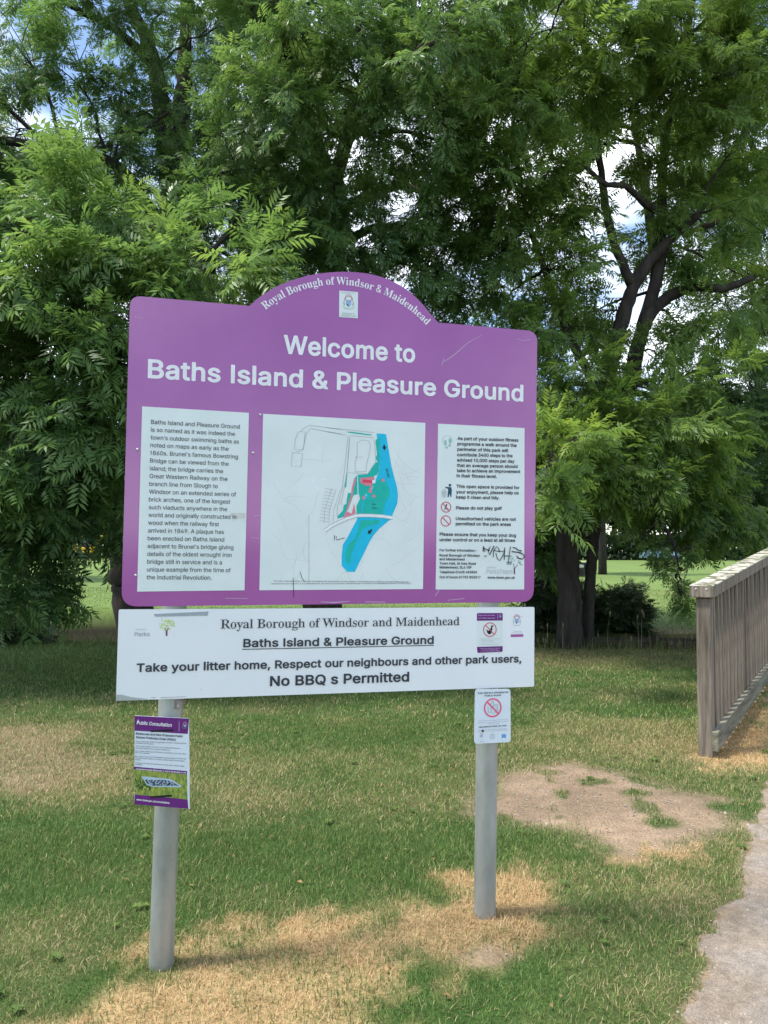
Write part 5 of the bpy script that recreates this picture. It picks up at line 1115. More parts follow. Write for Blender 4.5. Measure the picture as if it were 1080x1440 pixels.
  'h': '167|8,0 79,0 79,5 69,10 65,20 65,103 76,115 89,119 94,119 99,116 103,105 103,25 101,13 96,8 89,6 89,0 159,0 160,5 149,10 146,18 145,93 144,108 140,120 135,128 128,135 118,139 106,140 91,137 84,134 66,120 65,125 65,198 62,200 11,200 8,198 8,193 16,192 20,188 23,179 23,25 21,13 16,9 8,6',
  'i': '87|8,0 79,0 79,5 69,10 65,20 65,136 11,136 9,135 9,130 21,125 23,118 23,25 21,13 18,10 8,6|43,159 50,160 58,164 64,171 66,179 65,188 62,194 55,201 47,203 38,203 30,199 24,191 22,184 23,174 28,166 34,162',
  'l': '88|8,0 79,0 79,5 69,10 65,20 65,199 11,200 9,198 10,193 18,191 21,188 23,179 23,25 21,13 18,10 8,6',
  'n': '167|8,0 79,0 79,5 69,10 65,20 65,103 76,115 89,119 94,119 99,116 103,105 103,25 101,13 96,8 89,6 89,0 159,0 160,5 149,10 146,18 144,105 141,118 135,128 128,135 118,139 99,139 82,133 67,120 65,122 65,135 62,136 11,136 8,135 8,130 18,126 23,118 23,25 21,13 16,9 8,6',
  'o': '148|66,-4 80,-4 92,-2 104,3 116,11 125,20 131,30 136,42 139,60 139,74 137,89 132,103 124,116 116,124 104,133 92,138 80,140 67,140 53,137 40,131 31,124 22,113 15,101 11,89 8,74 9,60 11,45 16,32 23,20 31,12 40,5 53,-1|70,5 60,11 54,23 52,45 52,81 53,106 57,121 60,125 65,129 75,131 82,129 87,126 93,113 96,89 96,50 94,25 90,13 82,7',
  'r': '126|8,0 87,0 87,6 71,10 66,18 65,83 67,96 72,108 77,112 82,114 89,112 96,103 101,99 111,98 119,101 125,108 127,118 125,127 120,135 113,138 106,140 91,138 76,127 65,112 64,135 62,136 11,136 9,135 9,130 21,125 23,118 23,25 21,13 18,10 8,6',
  's': '127|60,-4 72,-4 84,-2 92,2 100,8 110,23 113,35 113,47 110,60 104,69 92,79 53,100 47,108 47,118 50,125 55,128 65,130 75,129 82,125 90,118 95,111 100,99 102,97 106,98 106,140 102,140 97,135 94,134 65,140 55,140 43,137 29,128 19,113 17,103 17,91 20,81 23,75 38,62 77,40 83,33 84,25 82,16 75,9 65,7 53,8 43,13 35,20 29,30 23,45 16,46 16,-4 21,-4 28,3 33,4',
  'u': '165|50,-4 64,-4 76,-1 88,6 98,15 100,13 101,-4 132,3 157,6 158,11 157,13 147,16 144,20 142,25 142,135 140,136 86,136 83,135 84,130 96,126 100,118 100,30 97,25 91,20 84,16 76,16 71,17 67,20 62,30 62,135 59,136 23,136 5,135 6,130 15,126 19,118 20,35 23,18 27,9 32,3 40,-1',
  'y': '132|18,-61 29,-61 41,-58 50,-51 59,-39 69,-17 117,115 124,126 131,129 132,134 129,136 90,136 89,134 90,129 98,128 102,126 104,122 104,117 83,56 81,55 56,119 59,126 71,129 71,136 0,136 -2,134 -1,129 7,126 14,115 62,-3 53,-27 46,-37 39,-43 33,-42 32,-27 24,-19 12,-18 7,-20 1,-25 -3,-34 -1,-47 6,-56',
  '&': '179|60,-1 79,-3 98,0 114,5 131,15 144,0 173,0 175,1 149,34 148,36 155,48 160,62 163,77 163,88 162,90 138,89 135,68 131,58 129,57 91,103 91,105 111,120 122,133 129,146 130,158 128,174 119,186 107,196 90,201 72,201 57,197 44,189 35,178 31,169 30,161 31,143 38,128 52,109 32,92 24,83 17,72 14,62 14,49 15,38 19,29 24,21 31,14 39,7 48,3|66,23 55,27 48,34 43,42 41,53 43,62 48,70 56,79 68,88 70,87 114,36 112,34 105,29 92,23 79,21|72,125 63,137 59,146 57,154 58,163 63,171 70,176 79,178 90,177 96,173 101,167 103,158 101,150 98,143 91,137 74,124',
 },
 'T': {
  'B': '190|7,0 37,0 38,0 36,5 39,6 73,6 72,0 73,0 127,1 133,3 132,8 152,15 166,25 174,37 177,49 177,69 173,76 166,86 156,92 129,103 131,110 129,115 149,122 159,129 164,137 167,144 168,154 166,166 161,176 151,184 139,189 129,191 127,193 128,196 127,198 122,199 76,200 73,194 37,194 34,200 7,200 7,192 22,190 29,184 32,186 34,187 37,176 38,37 38,25 34,14 29,17 22,11 7,8|88,12 80,20 78,17 76,18 75,22 75,98 78,96 80,98 80,101 95,101 112,97 122,90 127,94 134,81 138,64 137,42 132,23 129,19 124,22 117,16 110,13 98,11|80,112 80,115 78,117 76,115 74,118 74,174 76,185 78,186 80,184 88,189 100,190 112,186 120,179 124,182 129,171 131,157 130,137 127,127 124,124 122,127 112,118 102,113 88,111 83,111',
  'M': '274|6,0 75,0 74,8 60,10 54,13 50,18 48,25 47,162 48,165 53,154 55,164 117,18 112,15 118,0 126,0 133,15 128,18 142,52 143,54 146,52 149,52 197,168 199,166 199,156 204,165 205,162 205,25 202,15 199,15 197,17 190,11 174,8 174,0 204,0 205,0 204,6 239,6 241,5 240,0 241,0 270,0 271,5 270,8 256,11 248,17 246,15 243,15 241,25 240,40 241,176 243,184 246,184 248,181 256,188 270,192 272,198 270,200 243,200 241,194 202,194 197,185 192,189 141,68 138,66 136,71 135,69 135,64 139,59 136,58 77,194 38,194 36,200 7,200 7,192 24,189 28,186 31,182 36,185 38,179 32,176 32,25 29,18 25,13 19,10 6,8|53,166 52,169 45,176 48,176 51,174 53,169|204,176 202,179 204,178',
  'R': '203|6,0 39,0 40,0 39,5 41,6 76,6 75,0 76,0 106,0 106,8 90,11 83,17 80,15 78,14 76,20 74,35 74,88 76,91 78,89 83,93 88,93 95,84 98,86 100,86 151,7 185,6 184,0 185,0 211,0 210,8 201,10 193,17 190,15 188,15 133,96 133,101 135,103 151,109 167,120 173,127 176,135 177,147 175,162 170,171 163,179 151,186 134,191 135,196 134,197 122,199 76,200 73,194 37,194 34,200 7,200 7,192 22,189 29,183 34,186 38,176 38,37 37,19 34,17 32,20 22,11 7,8|100,98 98,104 83,103 78,108 76,105 74,108 75,181 78,184 80,181 85,187 95,189 110,188 117,185 127,176 129,179 132,178 138,162 139,149 137,127 130,113 117,102',
  'W': '264|74,-4 84,-4 90,10 84,13 102,57 104,60 106,58 109,59 138,132 140,130 143,123 145,135 188,13 183,10 186,-2 189,-5 196,-5 201,10 196,13 212,62 213,64 216,63 219,64 259,181 254,184 257,187 260,184 267,190 274,193 274,199 272,200 255,200 254,196 250,194 246,196 245,200 223,200 221,199 221,193 235,189 240,184 245,187 246,184 240,181 238,167 208,75 204,83 201,76 167,179 167,184 169,187 172,184 179,190 191,192 193,193 193,198 191,200 169,200 167,200 165,194 130,194 128,200 101,200 101,192 116,189 123,182 128,185 138,154 135,147 132,149 130,149 99,70 94,78 91,69 60,162 56,176 57,187 62,184 67,190 79,193 79,200 57,200 55,194 21,194 17,196 16,200 -6,200 -6,192 3,190 11,182 13,184 16,184 18,179 75,13 70,10|99,62 94,63 93,67|206,69 204,72|143,137 140,140 143,140',
  'a': '147|57,-1 61,-1 73,4 87,14 90,9 92,19 97,6 102,3 107,2 117,2 126,5 131,1 144,11 144,13 141,18 134,15 131,16 129,20 126,12 124,16 122,106 118,116 114,121 107,127 92,132 93,138 92,139 61,140 39,134 31,130 29,128 32,125 31,123 24,116 21,108 20,101 23,94 29,90 36,90 44,92 47,96 48,103 40,118 41,121 46,120 48,125 51,127 61,129 73,129 80,125 85,121 87,123 90,122 92,118 93,106 92,81 87,88 85,83 63,76 41,67 41,64 44,62 26,51 20,45 16,38 15,28 15,20 19,13 23,8 29,4 36,2 56,4|56,12 50,18 47,28 46,38 49,52 51,55 53,52 56,52 63,62 78,71 85,73 87,72 87,68 91,72 92,77 92,25 90,25 87,27 78,19 70,16 65,15 58,17',
  'd': '158|57,-4 68,-4 77,-2 87,4 97,15 97,-1 99,-5 108,-1 107,4 119,6 133,9 136,3 153,4 156,6 155,11 146,15 141,20 137,18 136,19 135,25 133,194 104,194 102,200 77,200 77,193 90,190 97,184 99,187 102,186 104,177 104,133 102,130 99,132 98,130 97,125 90,132 82,136 70,140 60,140 58,134 46,130 33,121 26,112 21,101 16,86 14,72 15,52 18,38 24,25 31,15 43,6 58,1|60,12 52,23 47,42 46,77 48,99 53,113 60,124 63,119 72,123 80,123 90,119 97,111 99,114 102,113 103,111 104,33 100,25 97,27 94,26 90,20 82,14 75,13 65,16 63,15',
  'e': '128|86,1 87,-1 90,-1 99,4 109,11 118,20 125,33 119,38 109,28 99,21 92,19 85,19 82,14 73,16 64,20 55,30 51,40 47,55 47,69 48,70 51,67 53,72 94,73 95,77 97,78 99,79 114,78 116,73 124,73 124,81 119,81 114,103 109,113 104,121 104,123 106,125 104,129 94,135 85,138 70,140 58,139 41,133 41,130 44,128 30,116 21,102 17,91 15,77 16,50 24,28 31,18 41,9 58,2 68,1 85,4|46,83 46,103 48,113 51,119 53,116 55,117 60,126 65,129 72,130 77,129 82,125 87,115 92,118 94,101 93,89 92,88 90,91 87,85 85,85 53,85 51,91 46,86',
  'f': '89|6,0 31,0 32,0 31,5 34,6 58,6 57,0 58,0 88,0 88,7 73,10 66,17 63,15 61,16 60,20 59,122 61,125 63,118 68,121 88,121 90,122 90,132 90,135 88,137 66,137 63,139 61,133 59,137 59,174 61,186 62,188 66,186 73,193 83,194 88,189 90,191 92,191 87,174 88,166 95,162 100,162 105,164 110,171 109,181 105,189 95,196 96,201 95,202 78,205 58,202 57,196 41,187 32,174 29,162 29,137 27,132 26,132 24,139 22,137 7,136 7,122 22,121 24,118 26,126 28,122 29,32 27,15 24,17 22,16 17,10 7,7',
  'g': '139|47,-61 75,-62 104,-57 114,-53 124,-47 135,-34 130,-29 133,-17 132,-5 128,2 123,7 114,12 102,14 51,17 42,22 39,29 39,32 44,32 48,39 55,44 82,45 95,48 95,49 94,54 104,58 113,66 121,78 122,90 120,102 114,115 119,111 121,111 122,112 119,117 138,117 140,119 140,132 138,134 112,134 109,128 102,128 92,131 93,136 90,138 70,140 53,139 45,136 46,131 29,121 19,109 16,95 18,78 22,71 29,64 42,56 36,54 38,51 43,49 30,41 29,39 32,36 21,27 17,19 16,12 19,5 24,-1 34,-7 29,-10 26,-13 24,-20 14,-27 12,-34 15,-42 24,-49 21,-54 31,-58|53,-49 41,-44 34,-37 29,-40 27,-37 27,-29 28,-25 31,-27 34,-27 38,-19 46,-15 43,-10 102,-10 114,-14 120,-22 121,-27 115,-29 111,-39 104,-45 85,-50 65,-50|65,55 59,58 53,65 51,63 48,64 45,80 45,105 48,121 51,122 53,120 60,128 70,130 77,128 85,120 87,122 90,121 93,105 93,80 90,64 87,63 85,65 77,57 73,55',
  'h': '163|8,0 30,0 31,0 30,5 33,6 57,6 56,0 57,0 79,0 79,7 69,10 65,15 62,12 60,15 59,103 60,106 62,106 65,103 72,111 79,116 87,118 94,118 96,124 105,118 108,105 109,22 106,12 104,15 101,14 96,9 89,7 88,0 111,0 112,0 111,5 113,6 138,6 137,0 138,0 160,0 160,7 150,10 145,15 143,12 140,15 138,105 135,117 130,125 126,129 118,132 106,134 96,133 94,138 91,138 77,130 67,120 65,129 61,125 60,115 59,188 60,191 62,190 65,191 65,200 57,200 55,194 30,194 28,200 11,200 8,200 8,198 8,193 16,191 23,184 26,186 28,181 29,25 28,16 26,13 23,15 16,9 8,7',
  'i': '83|8,0 30,0 31,0 30,5 33,6 57,6 56,0 57,0 79,0 79,7 70,10 67,14 65,15 62,12 60,18 59,127 65,126 66,127 65,136 57,137 55,131 30,131 28,137 11,137 9,135 8,130 18,126 23,120 26,123 28,120 29,25 28,16 26,13 23,15 16,9 8,7|37,166 43,165 50,166 55,169 59,174 60,179 60,186 57,191 52,196 45,198 38,197 33,193 29,188 28,184 29,176 31,171',
  'l': '83|8,0 30,0 31,0 30,5 33,6 57,6 56,0 57,0 79,0 79,7 70,10 67,14 65,15 62,12 60,20 59,191 65,190 66,191 65,200 57,200 55,194 30,194 28,200 11,200 8,198 8,193 17,191 23,186 26,189 28,181 29,25 28,16 26,13 23,15 16,9 8,7',
  'n': '163|8,0 30,0 31,0 30,5 33,6 57,6 56,0 57,0 79,0 79,7 69,10 65,15 62,12 60,15 59,103 60,106 62,106 65,103 72,111 79,116 87,118 94,118 96,124 105,118 108,105 109,22 106,12 104,15 101,14 96,9 89,7 88,0 111,0 112,0 111,6 135,6 138,5 137,0 138,0 160,0 160,7 150,10 145,15 143,12 140,15 138,105 135,117 130,125 125,130 116,133 106,134 96,133 94,138 84,135 77,130 67,121 66,122 65,136 57,137 56,132 52,131 30,131 28,137 8,136 8,129 16,127 23,120 26,123 28,120 29,25 28,16 26,13 23,15 16,9 8,7|60,115 60,128',
  'o': '143|62,-4 75,-5 87,-4 106,3 106,6 103,8 114,16 123,28 129,40 133,55 132,81 125,103 117,116 109,123 108,125 111,128 109,130 99,136 87,139 75,140 62,139 43,133 46,128 33,118 25,108 19,96 15,81 14,67 15,55 22,33 30,20 43,8 41,6 42,3 50,-1|72,6 64,8 55,18 53,15 50,17 46,40 46,79 47,101 50,118 53,121 55,118 65,129 75,131 84,127 88,123 92,116 94,116 97,119 98,116 102,91 102,55 100,28 97,15 92,18 84,8 80,6',
  'r': '122|8,0 30,0 31,0 30,5 33,6 57,6 56,0 57,0 87,0 87,7 72,10 67,16 65,17 62,15 60,18 60,83 61,98 62,100 67,97 74,109 79,113 87,113 89,119 104,104 111,103 116,105 120,110 121,118 120,125 116,130 109,134 101,134 94,132 87,128 84,132 82,132 65,115 65,112 64,120 62,122 59,120 57,131 30,131 28,137 11,137 9,135 8,130 18,126 23,120 26,123 28,120 29,25 28,16 26,13 23,15 16,9 8,7',
  's': '122|16,-4 22,-4 28,3 33,3 58,-4 75,-4 89,0 101,8 97,13 105,25 107,40 107,50 104,60 98,67 89,74 58,90 48,97 42,106 40,116 42,121 45,118 55,128 62,130 72,129 80,126 87,121 94,111 99,99 102,97 106,97 108,99 108,125 106,141 102,141 97,135 94,134 67,140 50,139 38,135 29,128 32,123 25,113 22,101 22,91 26,81 32,74 41,67 81,45 88,35 90,23 87,16 84,18 82,17 77,11 72,9 62,7 53,8 43,13 36,20 29,30 23,46 16,46',
  'u': '160|100,-4 101,-5 110,-2 111,1 110,3 113,5 130,9 135,9 137,4 158,6 158,13 147,16 142,23 140,20 139,20 137,25 136,125 137,128 140,127 143,128 142,136 135,137 132,131 130,131 108,131 106,137 86,137 83,135 84,129 93,127 98,121 101,121 103,123 105,121 106,108 106,28 103,27 101,30 91,20 81,16 71,17 69,12 61,18 57,30 57,128 62,127 63,128 63,135 62,136 54,137 52,131 30,131 27,131 25,137 6,136 6,129 13,127 20,121 23,123 25,121 26,108 26,35 29,20 33,11 40,5 47,2 57,1 69,2 71,-3 86,4 98,14 100,11|106,8 106,20',
  'y': '127|29,-61 37,-60 46,-55 54,-47 62,-34 77,5 78,7 72,10 84,41 85,44 88,42 91,41 118,115 124,126 132,129 132,137 90,136 89,129 98,128 102,125 104,117 83,58 81,56 78,62 77,61 77,54 81,49 78,48 51,119 51,122 56,119 59,126 71,128 71,136 49,137 46,131 19,131 17,137 -2,136 -2,129 5,127 12,120 15,122 18,119 63,10 58,7 61,-3 55,-22 49,-34 41,-42 37,-43 32,-40 29,-46 27,-39 26,-29 24,-26 19,-24 10,-24 5,-29 3,-39 7,-49 15,-55 27,-56',
 },
}
_tess = {}


def glyph(st, ch):
    k = (st, ch)
    if k not in _tess:
        parts = GLYPHS[st][ch].split('|')
        loops = [[tuple(int(a) for a in q.split(',')) for q in p.split(' ')] for p in parts[1:]]
        pts = [p for l in loops for p in l]
        edges, b = [], 0
        for l in loops:
            edges += [(b + i, b + (i + 1) % len(l)) for i in range(len(l))]; b += len(l)
        vs, _, fs, _, _, _ = geometry.delaunay_2d_cdt([Vector(p) for p in pts], edges, [], 0, 0.01)
        tri = []
        for f in fs:                                     # keep the triangles an odd number of outlines enclose
            cx, cy_ = sum(vs[i].x for i in f) / 3, sum(vs[i].y for i in f) / 3
            odd = False
            for l in loops:
                for (ax_, ay_), (bx_, by_) in zip(l, l[1:] + l[:1]):
                    if (ay_ > cy_) != (by_ > cy_) and cx < (bx_ - ax_) * (cy_ - ay_) / (by_ - ay_) + ax_: odd = not odd
            if odd: tri.append(tuple(f))
        pts = [(v.x, v.y) for v in vs]
        _tess[k] = (int(parts[0]), pts, tri, max(p[0] for p in pts))
    return _tess[k]


class Art:
    """Flat inks laid on a panel: polygons, strokes, rings and lettering in the panel's own metres, in front (-y) of it."""
    def __init__(s, org=(0, 0)):
        s.v, s.f, s.m, s.mats, s.org = [], [], [], [], org

    def mi(s, m):
        if m not in s.mats: s.mats.append(m)
        return s.mats.index(m)

    def poly(s, pts, m, y):
        i = s.mi(m); b = len(s.v)
        s.v += [(p[0] - s.org[0], y, p[1] - s.org[1]) for p in pts]
        for t in geometry.tessellate_polygon([[Vector((p[0], p[1], 0)) for p in pts]]):
            s.f.append((b + t[0], b + t[1], b + t[2])); s.m.append(i)

    def strip(s, a, b_, m, y):
        i = s.mi(m); b = len(s.v); n = len(a)
        s.v += [(p[0] - s.org[0], y, p[1] - s.org[1]) for p in list(a) + list(b_)]
        for k in range(n - 1):
            s.f.append((b + k, b + k + 1, b + n + k + 1, b + n + k)); s.m.append(i)

    def stroke(s, pts, w, m, y):
        L, Rr = [], []
        for k, p in enumerate(pts):
            q0, q1 = pts[max(k - 1, 0)], pts[min(k + 1, len(pts) - 1)]
            dx, dz = q1[0] - q0[0], q1[1] - q0[1]; l = math.hypot(dx, dz) or 1
            ww = w[k] if hasattr(w, '__len__') else w
            L.append((p[0] - dz / l * ww / 2, p[1] + dx / l * ww / 2)); Rr.append((p[0] + dz / l * ww / 2, p[1] - dx / l * ww / 2))
        s.strip(L, Rr, m, y)

    def ring(s, c, r0, r1, m, y, n=40):
        a = [2 * math.pi * k / n for k in range(n + 1)]
        s.strip([(c[0] + r0 * math.cos(t), c[1] + r0 * math.sin(t)) for t in a], [(c[0] + r1 * math.cos(t), c[1] + r1 * math.sin(t)) for t in a], m, y)

    def disc(s, c, r, m, y, n=20, e=1.0):
        s.poly([(c[0] + r * math.cos(2 * math.pi * k / n), c[1] + r * e * math.sin(2 * math.pi * k / n)) for k in range(n)], m, y)

    def ban(s, c, r, w, m, y):
        s.ring(c, r - w, r, m, y)
        k = (r - w * 0.5) * 0.7071
        s.stroke([(c[0] - k, c[1] + k), (c[0] + k, c[1] - k)], w, m, y - 0.0002)

    def glyph(s, st, ch, m, y, fn):
        adv, pts, tri, _ = glyph(st, ch)
        i = s.mi(m); b = len(s.v)
        for p in pts:
            X, Zz = fn(*p); s.v.append((X - s.org[0], y, Zz - s.org[1]))
        for t in tri:
            s.f.append((b + t[0], b + t[1], b + t[2])); s.m.append(i)

    def text(s, st, m, body, x0, z0, x1, z1, cap, y):
        space = 78
        track = -13 if st == 'B' else -5                 # set tight, as signwriters do
        nat = 0
        for k, ch in enumerate(body):
            nat += space if ch == ' ' else (glyph(st, ch)[3] if k == len(body) - 1 else glyph(st, ch)[0] + track)
        lsb = min(p[0] for p in glyph(st, body[0])[1]); nat -= lsb
        ux, uz = x1 - x0, z1 - z0; l = math.hypot(ux, uz); ux /= l; uz /= l
        sx, sy = l / nat, cap / 200.0
        pen = -lsb
        for ch in body:
            if ch == ' ':
                pen += space; continue
            s.glyph(st, ch, m, y, lambda gx, gy, pen=pen: (x0 + ux * (pen + gx) * sx - uz * gy * sy, z0 + uz * (pen + gx) * sx + ux * gy * sy))
            pen += glyph(st, ch)[0] + track

    def arc_text(s, st, m, body, c, rad, a0, a1, cap, y):
        space = 70
        nat = sum(space if ch == ' ' else glyph(st, ch)[0] for ch in body)
        k = (a0 - a1) * rad / nat; sy = cap / 200.0; pen = 0
        for ch in body:
            if ch == ' ':
                pen += space; continue
            adv = glyph(st, ch)[0]; mid = a0 - (pen + adv / 2) * k / rad
            ux, uz = math.sin(mid), -math.cos(mid); nx_, nz_ = math.cos(mid), math.sin(mid)
            s.glyph(st, ch, m, y, lambda gx, gy: (c[0] + nx_ * (rad + gy * sy) + ux * (gx - adv / 2) * k, c[1] + nz_ * (rad + gy * sy) + uz * (gx - adv / 2) * k))
            pen += adv

    def prism(s, pts, y0, y1, m_front, m_side):
        """A plate of that outline from y0 (front) back to y1."""
        s.poly(pts, m_front, y0); s.poly(pts, m_side, y1)
        s.strip([*pts, pts[0]], [*pts, pts[0]], m_side, y0)
        n = len(pts) + 1; b = len(s.v) - n
        s.v[b:] = [(x, y1, z) for x, _, z in s.v[b:]]

    def build(s, name, parent):
        me = bpy.data.meshes.new(name); me.from_pydata(s.v, [], s.f)
        me.polygons.foreach_set('material_index', s.m); me.update()
        return link_mesh(name, me, s.mats, parent)


def ink(name, col, rough=0.55):
    return mat(name, col, rough, 0.3, var=0.12, scale=30)


M_purple = mat('purple_enamel', (0.375, 0.106, 0.362), 0.13, 0.75, var_col=(0.315, 0.078, 0.305), scale=1.6, bump=0.05, bscale=1.6)  # lighter patches in the purple stand in for soft sky reflections
M_alu = mat('aluminium_edge', (0.62, 0.62, 0.62), 0.45, 0.5, 0.6, var=0.2)
M_paper = mat('laminated_paper', (0.700, 0.770, 0.780), 0.32, 0.4, var_col=(0.640, 0.712, 0.722), scale=5, bump=0.03, bscale=6)
M_white = mat('white_board_paint', (0.760, 0.790, 0.830), 0.30, 0.4, var_col=(0.715, 0.755, 0.795), scale=3, bump=0.02, bscale=3)
M_post = mat('galvanised_post', (0.430, 0.455, 0.460), 0.36, 0.5, 0.50, var_col=(0.300, 0.318, 0.318), scale=9, stretch=(1, 1, .4), bump=0.06, bscale=60, detail=9)
M_rust = mat('rusty_fixing', (0.16, 0.085, 0.055), 0.8, var_col=(0.34, 0.33, 0.32), scale=40)
INK = dict(white=ink('white_vinyl', (0.80, 0.81, 0.86)), ink=ink('black_ink', (0.040, 0.044, 0.058)), grey=ink('grey_ink', (0.33, 0.34, 0.36)), palegrey=ink('faded_grey_ink', (0.50, 0.54, 0.56)),
           pale=ink('pale_lilac_ink', (0.58, 0.42, 0.66)), blue=ink('river_blue', (0.008, 0.50, 0.76)), blue2=ink('river_pale_blue', (0.09, 0.50, 0.80)), green=ink('park_green', (0.008, 0.46, 0.40)),
           red=ink('map_red', (0.72, 0.05, 0.12)), pink=ink('map_pink', (0.74, 0.22, 0.30)), line=ink('map_line', (0.42, 0.45, 0.47)), faint=ink('map_faint_line', (0.56, 0.61, 0.62)), paperw=ink('map_white', (0.78, 0.84, 0.88)),
           teal=ink('icon_teal', (0.02, 0.085, 0.13)), mint=ink('icon_mint', (0.28, 0.52, 0.46)), ban=ink('ban_red', (0.62, 0.10, 0.16)), banpink=ink('ban_pink', (0.78, 0.11, 0.24)), deep=ink('deep_purple_ink', (0.135, 0.020, 0.185)),
           lime=ink('logo_lime', (0.62, 0.74, 0.30)), plum=ink('logo_plum', (0.16, 0.07, 0.16)), tape=ink('grey_tape', (0.34, 0.39, 0.43)), dirt=ink('grime', (0.42, 0.46, 0.46)), stain=ink('water_stain', (0.60, 0.62, 0.60)),
           sky=ink('crest_blue', (0.30, 0.45, 0.72)), rose=ink('crest_rose', (0.62, 0.35, 0.42)), black=ink('tie_black', (0.012, 0.012, 0.014)), shield=ink('shield_blue', (0.13, 0.33, 0.66)),
           grassp=ink('photo_grass', (0.30, 0.36, 0.07)), grassd=ink('photo_grass_dark', (0.035, 0.085, 0.03)), foil=ink('photo_foil', (0.42, 0.55, 0.66)), coal=ink('photo_coal', (0.03, 0.04, 0.07)), scratch=ink('scratch', (0.50, 0.34, 0.53)))
